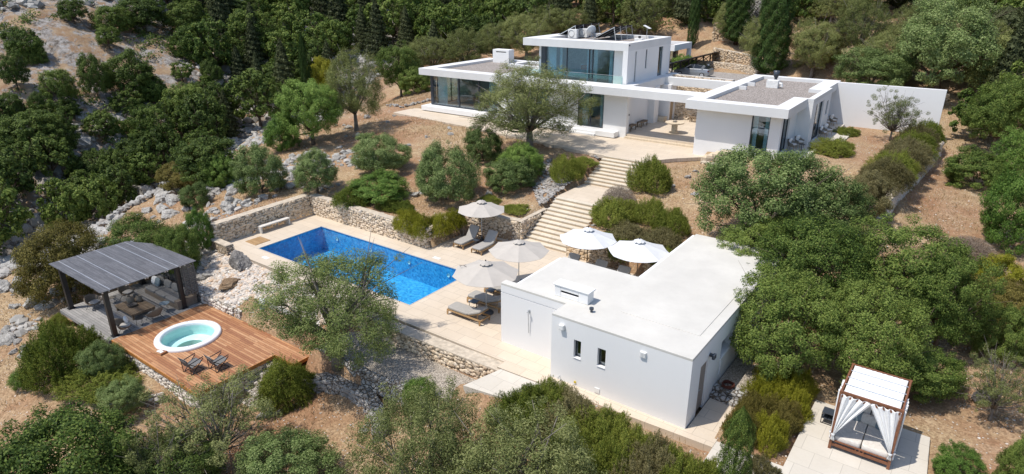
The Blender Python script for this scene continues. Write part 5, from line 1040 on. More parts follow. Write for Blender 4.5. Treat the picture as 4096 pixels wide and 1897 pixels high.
m.build('pillar','car_paint',t)
for x in (1.28,-1.3):
    for s in (-1,1):
        q = MB(); q.lathe([(0,-.1),(.29,-.1),(.32,-.06),(.32,.06),(.29,.1),(0,.1)],(0,0,0),22); q.v = [(a+x,c+s*.80,b_+.32) for a,b_,c in q.v]; w_ = q.build('wheel','rubber',t)
        q = MB(); q.lathe([(0,.0),(.2,.0),(.21,-.01)],(0,0,0),18); q.v = [(a+x,s*(.905),b_+.32) for a,b_,c in q.v]; q.build('rim','alu',w_)
for s in (-1,1): m = MB(); m.box(-2.06,-1.9,s*.80-.06,s*.80+.06,.72,.88); m.build('tail_lamp','red_lamp',t); m = MB(); m.box(1.88,2.0,s*.70-.09,s*.70+.09,.6,.7); m.build('headlight','rail_glass',t); m = MB(); m.box(.55,.7,s*.93-.07,s*.93+.07,.95,1.05); m.build('mirror','car_paint',t,bevel=.02)
t = thing('carport','carport of dark posts carrying a sloping panel roof seen edge-on','carport',V2W(-30,78,4.95),VROT)
m = MB(); m.add([(-.5,-9.5,1.0),(2.5,-9.5,1.98),(2.5,8,1.98),(-.5,8,1.0),(-.5,-9.5,1.07),(2.5,-9.5,2.05),(2.5,8,2.05),(-.5,8,1.07)],[(3,2,1,0),(4,5,6,7),(0,1,5,4),(1,2,6,5),(2,3,7,6),(3,0,4,7)]); m.build('panel_roof','pergola_solar',t)
for y in (-8,-5.5,-3,-.5,2,4.5,7):
    q = MB(); q.bar((1.1,y,0),(1.1,y,1.5),.13); q.bar((1.1,y,.9),(2.2,y,1.85),.08); q.bar((1.1,y,.4),(.2,y,1.2),.06); q.build('post','black_metal',t)
m = MB(); m.bar((1.1,-9.5,1.46),(1.1,8,1.46),.08); m.build('beam','black_metal',t)
for i,(px,py,h_) in enumerate(((113,668,.0),(294,525,0),(372,472,0))):
    P_,_t = hit(px,py); q = MB(); q.tube([(0,0,-.3),(.05,0,1.6)],.03,6)
    o = q.build('fence_post','galvanised',loc=P_); tag(o,'thin grey fence post on the dry ridge, '+('nearest the pergola','middle one by the stone row','farthest along the ridge')[i],'fence post','thin fence posts along the ridge')
m = MB(); m.lathe([(0,-.3),(.14,-.28),(.22,-.1),(.22,.08),(.12,.24),(.07,.28),(.07,.36),(.1,.38),(.08,.38),(.05,.3)],(0,0,0),20); rm = Matrix.Rotation(R(-60),3,'Z')@Matrix.Rotation(R(100),3,'Y')
m.v = [tuple(rm@Vector(v)) for v in m.v]; zz = h1(-22.9,13.35); o = m.build('clay_jar','clay_green',loc=(-22.9,13.35,zz+.2),smooth=True); tag(o,'greenish clay jar lying on its side on the bank beside the square pier','jar')
m = MB(); m.lathe([(0,0),(.16,0),(.24,.2),(.2,.42),(.13,.5),(.16,.54),(.12,.54)],(0,0,0),18); rm = Matrix.Rotation(R(40),3,'Z')@Matrix.Rotation(R(75),3,'Y'); m.v=[tuple(rm@Vector(v)) for v in m.v]; m.v=[(a*.6,b*.6,c*.6) for a,b,c in m.v]; o = m.build('terracotta_pot','terracotta',loc=(-21.9,15.75,h1(-21.9,15.75)+.2),smooth=True); tag(o,'terracotta pot tipped over in the shade of the pool olive','pot')
# ------------------------------------------------------------------ foliage
def quads_mesh(name, pos, nrm, size, mats, aspect=1.0, direc=None, r_=None, extra=None):
    """many small leaf-shaped faces; direc gives the leaf's long direction"""
    r_ = r_ or np.random.default_rng(1); n = len(pos)
    nrm = nrm/np.maximum(np.linalg.norm(nrm, axis=1, keepdims=True), 1e-6)
    d = r_.normal(size=(n,3)) if direc is None else direc
    d = d - nrm*np.sum(d*nrm, 1, keepdims=True); d /= np.maximum(np.linalg.norm(d, axis=1, keepdims=True), 1e-6)
    b = np.cross(nrm, d); L = (size*.5)[:,None]; Wd = L*aspect
    v = np.stack([pos-d*L, pos+b*Wd-d*L*.1+nrm*L*.12, pos+d*L, pos-b*Wd-d*L*.1+nrm*L*.12], 1).reshape(-1,3)
    f = np.arange(n*4).reshape(n,4); mi = np.zeros(n, int)
    me = bpy.data.meshes.new(name)
    ls = np.arange(0, n*4, 4); lt = np.full(n, 4); fl = f.ravel()
    if extra is not None and extra.f:
        ev = np.array(extra.v); o = len(v); v = np.concatenate([v, ev]); idx = [o+i for g in extra.f for i in g]
        el = np.array([len(g) for g in extra.f]); st = len(fl)+np.concatenate([[0], np.cumsum(el)[:-1]])
        fl = np.concatenate([fl, idx]); ls = np.concatenate([ls, st]); lt = np.concatenate([lt, el]); mi = np.concatenate([mi, np.ones(len(el), int)])
    me.vertices.add(len(v)); me.vertices.foreach_set('co', v.astype(np.float32).ravel()); me.loops.add(len(fl)); me.loops.foreach_set('vertex_index', fl.astype(np.int32))
    me.polygons.add(len(ls)); me.polygons.foreach_set('loop_start', ls.astype(np.int32)); me.polygons.foreach_set('loop_total', lt.astype(np.int32))
    me.polygons.foreach_set('material_index', mi.astype(np.int32)); me.update(calc_edges=True)
    for m_ in mats: me.materials.append(M[m_])
    return me
def unit(r_, n):
    v = r_.normal(size=(n,3)); return v/np.linalg.norm(v, axis=1, keepdims=True)
def branches(r_, targets, trunk_h, r0, base_r=1.0, lean=(0,0), n=6):
    m = MB(); top = Vector((lean[0], lean[1], trunk_h))
    m.tube([(0,0,-.15),(lean[0]*.3,lean[1]*.3,trunk_h*.35),(lean[0]*.75,lean[1]*.7,trunk_h*.75),top], [r0*1.5,r0*1.05,r0*.85,r0*.75], 9)
    for c in targets:
        c = Vector(c); mid = top.lerp(c, .5)+Vector(r_.normal(size=3)*.06); mid.z -= .04
        m.tube([top-Vector((0,0,.05)), mid, c], [r0*.5,r0*.28,r0*.08], n)
        for q in range(3): e = c+Vector(r_.normal(size=3)*.22); m.tube([mid.lerp(c,.4), e], [r0*.15,r0*.04], 4)
    return m
def clump_crown(seed, n, ls, clumps=240, Rz=.85, zc=1.0, cr=(.08,.16), shell=(.62,1.0), low=.16, up=.35, jit=1.0, inner=.12, bottom=-.7, drop=0.0, stray=.06):
    """a crown of many small leafy tufts set on an uneven, lobed shell"""
    r_ = np.random.default_rng(seed); a = unit(r_, 9); ph = r_.uniform(0, 6.28, 9); fr = r_.uniform(2.0, 5.5, 9)
    u = unit(r_, clumps*3); u = u[u[:,2] > bottom][:clumps]; m_ = len(u)
    lump = sum(np.sin((u@a[k])*fr[k]+ph[k]) for k in range(9))/3.0
    rad = r_.uniform(shell[0], shell[1], m_)**.7*(1+low*lump); st = r_.random(m_) < stray; rad[st] *= 1.12
    C = u*rad[:,None]; s = r_.uniform(*cr, m_)*np.where(st, .7, 1)
    w = s**2*(.35+rad); k = r_.choice(m_, n, p=w/w.sum()); d = unit(r_, n); d[:,2] += .15
    rr = s[k]*r_.uniform(.35, 1.1, n)**.6; p = C[k]+d*rr[:,None]
    ni = int(n*inner)
    if ni: p[:ni] *= r_.uniform(.25, .95, (ni,1))
    nr = d*.75+u[k]*.75+np.array([0,0,up])+r_.normal(size=(n,3))*jit*.55
    p = p*np.array([1,1,Rz])+np.array([0,0,zc]); sz = ls*r_.uniform(.55,1.4,n)
    if drop: p[:,2] -= drop*np.clip(np.hypot(p[:,0],p[:,1])-.5,0,1)
    return p, nr, sz, C*np.array([1,1,Rz])*.92+np.array([0,0,zc]), r_
LIB = {}
def lib(kind, mat, near, v):
    key = (kind, mat, near, v)
    if key in LIB: return LIB[key]
    sd = (abs(hash((kind, mat))) % 1000 if False else sum(map(ord, kind+mat))) + v*101 + near*17
    bark = 'bark'
    q = {0: (7000,.105), 1: (22000,.062), 2: (52000,.038), 3:(60000,.034)}[near]; n, ls = q
    trunk = None; direc = None; asp = .55
    if kind == 'oak':
        p, nr, sz, C, r_ = clump_crown(sd, n, ls, 130 if near==0 else 300, .92, .98); tr = branches(r_, C[:12,:3], .4, .055); H = 1.95
    elif kind == 'bush':
        p, nr, sz, C, r_ = clump_crown(sd, n, ls, 110 if near==0 else 230, .80, .62, (.09,.18), low=.14); p[:,2] = np.maximum(p[:,2], r_.uniform(0,.1,len(p))); tr = branches(r_, C[:7,:3], .12, .03); H = 1.45
    elif kind == 'olive':
        p, nr, sz, C, r_ = clump_crown(sd, int(n*1.25), ls*.9, 400, .88, 1.12, (.07,.15), (.55,1.0), .18, jit=1.2, bottom=-.8, drop=.14, stray=.1); tr = branches(r_, C[:26,:3], .48, .07); H = 2.0; asp = .34; bark = 'bark_grey'
    elif kind == 'airy':
        p, nr, sz, C, r_ = clump_crown(sd, int(n*.42), ls*.9, 190, .85, 1.12, (.05,.12), (.15,1.0), .2, jit=1.4, inner=.1, bottom=-.85, stray=.15); tr = branches(r_, C[:60,:3], .42, .04); H = 2.0; asp = .36; bark = 'bark_grey'
    elif kind in ('cypress', 'pine'):
        r_ = np.random.default_rng(sd); Ht = 8.0 if kind == 'cypress' else 4.2
        t = r_.uniform(0, 1, n)**(1.05 if kind == 'cypress' else 1.25)
        if kind == 'cypress': prof = np.clip(np.minimum((t+.02)*9, 1)*(1-.12*t)-np.clip((t-.72)/.28,0,1)**1.7*.9, .02, 1)
        else: prof = np.clip((1-t)**.75*np.minimum(1,t*7+.3), .03, 1)
        th = r_.uniform(0, 2*math.pi, n); lob = 1+.13*np.sin(th*5+t*9)+.10*np.sin(th*9-t*31)+(.20*np.sin(t*70+th*2) if kind=='pine' else .06*np.sin(t*60+th*3))
        rr = prof*lob*(1-np.abs(r_.normal(size=n))*(.10 if kind=='cypress' else .22)); p = np.stack([rr*np.cos(th), rr*np.sin(th), t*Ht+.15], 1)
        nr = np.stack([np.cos(th), np.sin(th), np.full(n,.35)], 1)+r_.normal(size=(n,3))*.45; sz = ls*(2.2 if kind=='cypress' else 1.7)*r_.uniform(.6,1.4,n); direc = np.stack([.35*np.cos(th), .35*np.sin(th), np.full(n,1.0 if kind=='cypress' else .4)],1)+r_.normal(size=(n,3))*.3
        tr = MB(); tr.tube([(0,0,-.3),(0,0,Ht*.9)],[.16,.03],7); H = Ht+.15; bark = 'bark_dark'; asp = .42
    elif kind in ('rosemary', 'trailing', 'juniper'):
        r_ = np.random.default_rng(sd); n2 = int(n*1.15); T = max(60, n2//70)
        th = r_.uniform(0, 2*math.pi, T); ph = np.arcsin(r_.uniform(.0, 1, T)**.85); c = np.stack([np.cos(th)*np.cos(ph), np.sin(th)*np.cos(ph), np.sin(ph)*.72], 1)
        c *= (1+.16*np.sin(th*3+sd)+.10*np.sin(th*5+ph*6+sd)+r_.uniform(-.12,.06,T))[:,None]
        k = r_.integers(0, T, n2); out = c/np.linalg.norm(c,axis=1,keepdims=True)
        if kind == 'rosemary': ax_ = out*.75+np.array([0,0,.75])
        elif kind == 'juniper': ax_ = out*1.0+np.array([0,0,.15])
        else: ax_ = out*.8+np.array([0,0,-.55])
        ax_ += r_.normal(size=(T,3))*.22; ax_ /= np.linalg.norm(ax_,axis=1,keepdims=True)
        s = r_.uniform(-.8, 1, n2)**1; Lt = .17; p = c[k]*(.93)+ax_[k]*(s*Lt)[:,None]+r_.normal(size=(n2,3))*.022*(1.5-s)[:,None]
        nr = r_.normal(size=(n2,3))*.8+out[k]*.7+np.array([0,0,.3]); direc = ax_[k]+r_.normal(size=(n2,3))*.30; sz = ls*1.25*r_.uniform(.6,1.4,n2); asp = .26
        p[:,2] = np.maximum(p[:,2], .0) if kind != 'trailing' else p[:,2]; tr = MB(); H = .88
        for q_ in range(8): tr.tube([(0,0,-.1), tuple(c[q_]*.8)], [.03,.01], 4)
    elif kind == 'twiggy':
        r_ = np.random.default_rng(sd); n2 = n//3; u = unit(r_, n2); u[:,2] = np.abs(u[:,2])*.8; rr = r_.uniform(.35,1,n2)**.6; p = u*rr[:,None]*np.array([1,1,.9]); nr = r_.normal(size=(n2,3)); direc = u+r_.normal(size=(n2,3))*.35; sz = ls*2.4*r_.uniform(.5,1.3,n2); asp = .09; tr = MB(); H = .8
        for q_ in range(26): e = u[q_]*.95; tr.tube([(0,0,-.05), tuple(e*.55+r_.normal(size=3)*.04), tuple(e)], [.018,.012,.004], 4)
    elif kind == 'grass':
        r_ = np.random.default_rng(sd); n2 = n//12; a = r_.uniform(0,2*math.pi,n2); q_ = r_.uniform(0,1,n2)**.5; p = np.stack([q_*np.cos(a),q_*np.sin(a),r_.uniform(.15,.45,n2)],1); nr = np.stack([np.cos(a+1.3),np.sin(a+1.3),r_.normal(size=n2)*.2],1); direc = np.stack([.35*np.cos(a),.35*np.sin(a),np.ones(n2)],1)+r_.normal(size=(n2,3))*.2; sz = r_.uniform(.4,.9,n2); asp = .035; tr = MB(); H = .8
    if kind not in ('cypress','pine','grass','twiggy'):
        rad = np.percentile(np.hypot(p[:,0],p[:,1]), 96); zt = np.percentile(p[:,2], 99.3); sxy = 1/rad; sz_ = H/zt; p = p*np.array([sxy,sxy,sz_]); tr.v = [(a*sxy,b*sxy,c*sz_) for a,b,c in tr.v]; sz = sz*sxy
    crown = quads_mesh(kind+'_crown', p, nr, sz, [mat, bark], asp, direc, r_)
    whole = quads_mesh(kind, p, nr, sz, [mat, bark], asp, direc, r_, tr) if near == 0 else None
    tm = None
    if near > 0 and tr.f:
        tm = bpy.data.meshes.new(kind+'_trunk'); tm.from_pydata(tr.v, [], tr.f); tm.update(); tm.materials.append(M[bark]); tm.polygons.foreach_set('use_smooth', [True]*len(tm.polygons))
    LIB[key] = (crown, tm, whole, H); return LIB[key]
NAMES = {'oak':'oak_tree','bush':'bush','olive':'olive_tree','airy':'olive_tree','cypress':'cypress_tree','pine':'conifer_tree','rosemary':'rosemary_shrub','trailing':'trailing_shrub','juniper':'juniper_shrub','twiggy':'dry_shrub','grass':'grass_tuft'}
def plant(kind, mat, near, v, P, r, h, label, group=None, rot=None, cat=None, name=None, sink=0.0):
    crown, tm, whole, H = lib(kind, mat, near, v); nm = name or NAMES[kind]; cat = cat or ('tree' if 'tree' in nm else 'shrub')
    sc = (r, r, h/H); rot = random.uniform(0, 6.28) if rot is None else rot
    if near == 0:
        o = bpy.data.objects.new(nm, whole); COL.objects.link(o)
    else:
        o = bpy.data.objects.new(nm, None); COL.objects.link(o); o.empty_display_size = .2
        c = bpy.data.objects.new('crown' if cat == 'tree' else 'foliage', crown); COL.objects.link(c); c.parent = o
        if tm: b = bpy.data.objects.new('trunk' if cat == 'tree' else 'stems', tm); COL.objects.link(b); b.parent = o
    o.location = (P[0], P[1], P[2]-sink); o.scale = sc; o.rotation_euler = (0, 0, rot); tag(o, label, cat, group); return o
def z_for(P, py):     # height over ground point P whose picture row is py
    lo, hi = P.z, CAM_H+25
    for _ in range(40):
        m_ = (lo+hi)/2; q = np.array([P.x, P.y, m_-CAM_H]); row = 948.5+FPX*(q@_dn)/(q@_fw)
        if row/1.59006 > py: lo = m_
        else: hi = m_
    return lo
KC = {'oak':(.50,.50),'bush':(.47,.53),'olive':(.55,.45),'airy':(.55,.46),'cypress':(.5,.5),'pine':(.5,.5),'twiggy':(.42,.55)}
def row(x, y, z):
    q = np.array([x, y, z-CAM_H]); f = q@_fw; return (948.5+FPX*(q@_dn)/f)/1.59006, f
def tree_at(kind, mat, near, v, bx, by, w_, top, label, group=None, **k):
    """trunk foot seen at (bx,by), crown w_ wide, silhouette top at row top (2576-wide view)"""
    P, t = hit(bx, by); r = w_/2*t/1639.1; kc, kb = KC[kind]; lo, hi = .3, 40
    for _ in range(40):
        h = (lo+hi)/2; ry, f = row(P.x, P.y, P.z+h*kc); e = math.atan2(CAM_H-P.z-h*kc, math.hypot(P.x, P.y)); ext = math.hypot(h*kb*math.cos(e), (r if kind not in ('cypress','pine') else .1)*math.sin(e))
        if ry-ext*1639.1/f > top: lo = h
        else: hi = h
    return plant(kind, mat, near, v, P, r, lo, label, group, **k)
def bush_at(kind, mat, near, v, x0, y0, x1, y1, label, group=None, **k):
    """foliage outline fills the box; the plant stands on the ground under it"""
    xc = (x0+x1)/2
    if kind in ('rosemary','juniper','trailing','grass'):
        P0, t = hit(xc, y1); d = Vector((P0.x, P0.y, 0)).normalized(); r = (x1-x0)/2*t/1639.1
        for _ in range(3): Q = P0+d*r*.95; Q.z = h1(Q.x, Q.y); ry, f = row(Q.x, Q.y, Q.z); r = (x1-x0)/2*f/1639.1
        e = math.atan2(CAM_H-Q.z, math.hypot(Q.x, Q.y)); S_ = (ry-y0)*f/1639.1; h = math.sqrt(max(S_**2-(r*math.sin(e))**2, (.28*r)**2))/math.cos(e)
        return plant(kind, mat, near, v, Q, r, h, label, group, **k)
    kc, kb = KC[kind]; d = ray(xc, (y0+y1)/2); t = np.arange(k.pop('t0', 10), 300, .1); X, Y, Z = d[0]*t, d[1]*t, CAM_H+d[2]*t; G = height(X, Y)
    r = (x1-x0)/2*t/1639.1; S_ = (y1-y0)/2*t/1639.1; e = np.arctan2(CAM_H-Z, np.hypot(X, Y)); b = np.sqrt(np.maximum(S_**2-(r*np.sin(e))**2, (.42*r)**2))/np.cos(e)
    i = np.nonzero(Z-G <= b*kc/kb)[0]; i = i[0] if len(i) else len(t)-1
    return plant(kind, mat, near, v, Vector((X[i], Y[i], G[i])), r[i], b[i]/kb, label, group, **k)
# ---- named trees and shrubs, near to far
T, Bu = tree_at, bush_at
# foreground, bottom of the view
Bu("bush","leaf_oak",3,0,-90,1030,345,1400,'huge dark evergreen bush with a few red leaves filling the bottom left corner')
Bu('bush','leaf_dark',3,1,240,1090,560,1340,'dark green bush at the bottom edge between the corner bush and the thin olive')
T('airy','leaf_olive',3,0,560,1180,330,905,'thin airy young olive in front of the tub deck corner')
T('airy','leaf_olive',3,1,425,1290,260,1040,'small airy olive at the bottom edge left of the bright bush')
Bu('oak','leaf_blue',3,2,585,1075,860,1290,'bright blue green mastic bush at the bottom, left of the foreground olives')
T('olive','leaf_olive',3,0,1080,1340,370,968,'grey green olive at the bottom, left one of the foreground olives')
T('olive','leaf_olive',3,1,1300,1400,390,1030,'grey green olive at the bottom below the long rosemary hedge')
Bu('bush','leaf_bright',2,0,1010,950,1100,1050,'small bright green bush at the end of the curved dry stone wall')
HG = [(1310,985,1.15),(1375,968,1.15),(1440,1000,1.2),(1510,1035,1.2),(1580,1075,1.15),(1650,1110,1.15),(1720,1140,1.1),(1780,1165,1.0),(1850,1205,.9),(1430,1070,1.1),(1530,1120,1.1),(1620,1165,1.1),(1700,1195,1.0)]
HL = ['at the left end beside the garden path','second from the left','third from the left','fourth from the left','in the middle of the upper row','sixth along the path','seventh along the path','last but one before the small cypress','at the right end behind the small cypress','lower row, left','lower row, middle left','lower row, middle right','lower row, right']
for i,(px,py,r_) in enumerate(HG):
    Q = at(px,py,.75); d_ = Vector((Q.x,Q.y,0)).normalized(); Q = Q-d_*.42; r_ *= 1.05; g_ = h1(Q.x,Q.y); plant('rosemary','leaf_rosemary_brown' if i%3==2 else 'leaf_rosemary',3,i%3,Vector((Q.x,Q.y,g_)),r_,max(1.05,1.0-g_),'rosemary mound of the front hedge, '+HL[i],'rosemary mounds of the front hedge')
T('cypress','leaf_oak',2,0,1830,1290,75,1030,'small slim young cypress at the bottom edge beside the hedge',name='cypress_tree')
Bu('rosemary','leaf_rosemary_brown',2,2,1850,1150,1960,1240,'brownish rosemary tuft at the bottom edge below the daybed path')
for i,(a,b_) in enumerate([((-4.55,20.15),.72),((-3.75,20.3),.72),((-4.5,21.2),.82),((-3.7,21.5),.82),((-4.45,22.4),.85),((-3.65,22.7),.85),((-4.5,23.6),.85),((-3.7,23.8),.8)]):
    P = Vector((a[0],a[1],-.05)); plant('rosemary','leaf_ochre' if i in (0,2,3) else 'leaf_yellow',3,i%3,P,b_,1.15,'yellow green daybed hedge shrub, '+['nearest the small cypress','nearest the path corner','with a brown patch on the pool house side','with a brown patch on the daybed side','in the middle on the pool house side','in the middle beside the daybed paving','at the far end by the gravel','at the far end of the daybed paving'][i],'shrubs of the yellow green hedge by the daybed',name='hedge_shrub')
# left foreground shrubs
for i,(k,mt,x0,y0,x1,y1,l) in enumerate([('rosemary','leaf_rosemary',80,812,270,985,'large spreading rosemary left of the tub deck, biggest of the bed'),('rosemary','leaf_rosemary',180,900,385,1025,'spreading rosemary in the middle of the bed below the tub deck'),('bush','leaf_blue',205,858,310,960,'blue green mastic between the two spreading rosemaries'),('bush','leaf_blue',252,955,368,1050,'round blue green mastic at the end of the bed by the stone edging'),('juniper','leaf_rosemary',128,790,178,830,'small dark shrub at the corner of the lounge platform'),('bush','leaf_bright',28,930,85,985,'small round green shrub alone on the dry earth at far left'),('trailing','leaf_rosemary',655,905,805,1050,'large drooping rosemary spilling over the wall beside the rough steps')]):
    Bu(k,mt,3,i%3,x0,y0,x1,y1,l)
T('olive','leaf_olive_dark',3,2,850,915,345,628,'spreading dark olive between the tub deck and the pool')
# around pergola and left of the pool
T('bush','leaf_ochre',3,1,180,735,222,562,'large ochre and brown bush on the ridge left of the pergola')
Bu('bush','leaf_oak',3,2,258,548,450,690,'dark green bush directly behind the pergola roof, left')
Bu('bush','leaf_oak',3,0,390,566,508,705,'dark green bush behind the right corner of the pergola roof')
Bu('bush','leaf_bright',2,1,468,528,535,640,'small bright green bush at the left end of the west pool wall')
Bu('bush','leaf_blue',2,2,455,460,525,528,'small round grey green bush among rocks on the dry slope')
T('bush','leaf_ochre',2,0,462,474,118,408,'ochre green bush on the ridge above the dry stone row')
T('bush','leaf_ochre',2,2,512,462,100,366,'tall ochre bush on the ridge, right of the other')
T('bush','leaf_bright',2,0,556,470,95,388,'bright green bush on the ridge with red twigs beside it')
T('bush','leaf_blue',2,1,660,486,125,366,'blue green mastic at the left end of the row above the pool wall')
T('oak','leaf_blue',2,0,800,488,118,375,'loose blue green mastic tree, second of the row above the pool')
Bu('bush','leaf_blue',3,0,878,338,1028,440,'large dense mastic bush in the middle of the row above the pool')
Bu('bush','leaf_bright',2,2,868,430,1028,510,'bright green low bush below the large mastic, over the pool wall')
Bu('bush','leaf_blue',3,1,1035,362,1205,515,'largest dark mastic above the pool wall, left of the villa olive')
Bu('bush','leaf_blue',2,2,1168,320,1262,412,'mastic bush behind the largest one, left of the villa olive')
Bu('bush','leaf_blue',2,0,1215,395,1350,480,'silvery mastic bush right of the largest one')
Bu('bush','leaf_bright',3,2,1255,362,1370,455,'dense vivid green bush under the villa olive')
Bu('trailing','leaf_rosemary',3,0,842,468,945,560,'drooping rosemary hanging over the north pool wall')
for i,(x0,y0,x1,y1) in enumerate([(948,498,1010,535),(985,505,1048,545)]): Bu('juniper','leaf_rosemary',2,i,x0,y0,x1,y1,'low green juniper behind the pool wall, '+('left' if i==0 else 'right')+' one beside the drooping rosemary')
Bu('juniper','leaf_rosemary',2,2,1200,490,1262,520,'low juniper behind the top of the rear beige parasol')
Bu('juniper','leaf_rosemary',2,0,1262,512,1338,548,'low spreading juniper on the wall corner left of the lower stairs')
# yellow trailing shrub over the corner pier
for i,(x,y,z,r_,h_) in enumerate([(-27.6,26.9,1.15,.95,.55),(-26.3,26.8,1.1,.9,.6),(-25.55,27.7,1.1,.85,.6),(-25.5,28.9,1.15,.75,.5)]):
    plant('trailing','leaf_yellow',3,i%2,Vector((x,y,z-.35)),r_,h_+.55,['yellow trailing shrub over the pool wall, left end','yellow trailing shrub hanging over the wall corner','yellow trailing shrub on the short wall near the lanterns','yellow trailing shrub at its end behind the lanterns'][i],'yellow trailing shrubs on the pool wall corner')
# stairs, right slope
Bu('rosemary','leaf_rosemary',3,1,1375,392,1470,472,'rosemary left of the landing, darker one'); Bu('rosemary','leaf_rosemary',3,2,1425,395,1505,452,'rosemary left of the landing, yellower one beside the upper stairs')
Bu('rosemary','leaf_rosemary',3,0,1575,398,1690,498,'large upright rosemary right of the upper stairs')
Bu('twiggy','twig_dry',3,0,1510,462,1605,530,'dry grey brown leafless shrub beside the landing',name='dry_shrub')
for i,(x0,y0,x1,y1,mt) in enumerate([(1478,498,1610,590,'leaf_rosemary'),(1520,560,1640,640,'leaf_rosemary_brown'),(1590,500,1680,580,'leaf_rosemary'),(1640,525,1735,610,'leaf_rosemary'),(1600,575,1720,665,'leaf_rosemary_brown'),(1500,590,1590,650,'leaf_rosemary')]):
    Bu('rosemary',mt,3,i%3,x0,y0,x1,y1,['rosemary beside the lower stairs, directly below the dry shrub','brownish rosemary right behind the first white parasol','upright dark rosemary in the middle of the slope thicket','rosemary at the right end of the slope thicket','brown rosemary hanging low beside the pool house roof','rosemary over the warm stone wall behind the white parasols'][i],'rosemary thicket right of the stairs')
for i,(x,y) in enumerate([(-14.9,30.55),(-12.3,30.85),(-11.3,30.95)]): plant('trailing','leaf_rosemary',2,i%2,Vector((x,y+.15,.75)),.75,1.0,['dark greenery hanging over the court wall behind the first white parasol','dark greenery hanging over the court wall behind the second white parasol','dark greenery hanging over the court wall at the pool house corner'][i],'hanging greenery on the court wall')
# big oaks on the right
OK_=[(1760,372,2090,640,'leaf_blue','bluish oak crown below the guest wing, left one of the big trees'),(1960,440,2200,640,'leaf_blue','bluish oak crown behind, below the garden wall hedge'),(2130,435,2240,560,'leaf_rosemary_brown','dark drooping shrub at the end of the hedge wall'),(1900,545,2180,800,'leaf_oak','big green oak crown in the middle left of the right hand wood'),(2130,560,2420,820,'leaf_oak','big green oak crown in the middle of the right hand wood'),(1850,690,2120,960,'leaf_oak','big green oak crown overhanging the pool house roof'),(2060,720,2330,990,'leaf_oak','big green oak crown right behind the daybed'),(2280,640,2480,900,'leaf_oak','green oak crown at the right of the wood, over its shadow'),(1800,590,1990,760,'leaf_oak','green oak crown at the far corner of the pool house roof'),(2210,860,2420,1010,'leaf_oak','low leaning oak branch crown right of the daybed canopy')]
for i,(x0,y0,x1,y1,mt,l) in enumerate(OK_): Bu('oak' if i not in (2,9) else 'bush',mt,3,i%3,x0,y0,x1,y1,l, group=None if i in (0,1,2) else 'big green oaks in the right hand wood', name=None if i not in (9,) else 'oak_tree')
Bu('bush','leaf_yellow',2,1,2440,640,2576,770,'yellow green bush at the right edge'); Bu('bush','leaf_ochre',2,2,2420,700,2590,830,'ochre green bush at the right edge below the yellow one')
Bu('bush','leaf_oak',2,0,2455,770,2600,920,'dark green bush at the right edge above the log'); Bu('twiggy','twig_dry',2,1,2380,590,2500,650,'grey leafless brush at the top of the right wood',name='dry_shrub')
Bu('airy','leaf_olive',2,2,2430,890,2600,1060,'sprawling grey green shrub at the right edge beside the weathered stump',name='bush',cat='shrub')
Bu('bush','leaf_bright',2,1,2470,440,2640,640,'large bright green bush with yellow spots at the right edge'); Bu('bush','leaf_oak',2,1,2385,375,2540,480,'dark green bush beyond the path at the right edge'); Bu('oak','leaf_bright',2,2,2500,330,2640,480,'bright green tree crown at the right edge above the path')
Bu('bush','leaf_bright',2,0,2355,1120,2470,1215,'small green bush at the bottom right beside the daybed paving'); Bu('bush','leaf_oak',2,2,2520,1090,2620,1260,'green bush in the bottom right corner')
# guest garden
for i,(x0,y0,x1,y1) in enumerate([(2040,348,2148,398),(2095,320,2160,346),(2182,298,2218,320)]): Bu('juniper','leaf_rosemary',2,i,x0,y0,x1,y1,['low wide juniper beside the guest terrace, largest of three','low juniper at the wide end of the guest terrace','small upright shrub against the white garden wall'][i],'low shrubs in the guest garden')
T('airy','leaf_olive',3,0,2238,356,125,222,'small open-crowned olive in front of the white garden wall')
for i,(x,y,r_) in enumerate([(-2.5,57.2,1.45),(-2.8,54.8,1.55),(-2.9,52.2,1.5),(-3.0,49.8,1.55),(-3.1,47.3,1.5),(-3.2,45.0,1.5),(-3.4,43.0,1.45)]):
    plant('juniper' if i%2 else 'trailing','leaf_rosemary_brown' if i in (1,3,4,6) else 'leaf_rosemary',3,i%3,Vector(V2W(x,y,3.85)),r_,1.55,'shrub of the long right hedge, '+['farthest one, by the end of the white wall','second from the white wall','third from the white wall','middle one of seven','third from the near end','second from the near end','nearest one over the wall end'][i],'shrubs of the long hedge at the right')
# villa trees
T('olive','leaf_olive',3,0,1332,378,290,162,'large old olive with twisted trunk in front of the villa')
T('olive','leaf_olive_far',3,1,897,330,150,132,'round crowned olive alone on the red terrace left of the villa')
Bu('oak','leaf_bright',3,0,700,205,860,365,'bright green wide tree on the ridge left of the round olive'); Bu('bush','leaf_bright',2,2,660,285,760,380,'bright green bush trailing along the ridge below the bright tree')
Bu('bush','leaf_yellow',2,0,775,150,850,260,'yellow green crown behind the bright tree')
T('oak','leaf_oak',2,1,1010,245,110,118,'dark oak behind the terrace between the olives'); Bu('bush','leaf_oak',2,1,1000,165,1090,240,'dark bush at the back corner of the terrace left of the villa')
Bu('bush','leaf_bright',1,1,1690,140,1750,180,'vine with bright leaves over the outbuilding front',name='grape_vine',cat='vine')
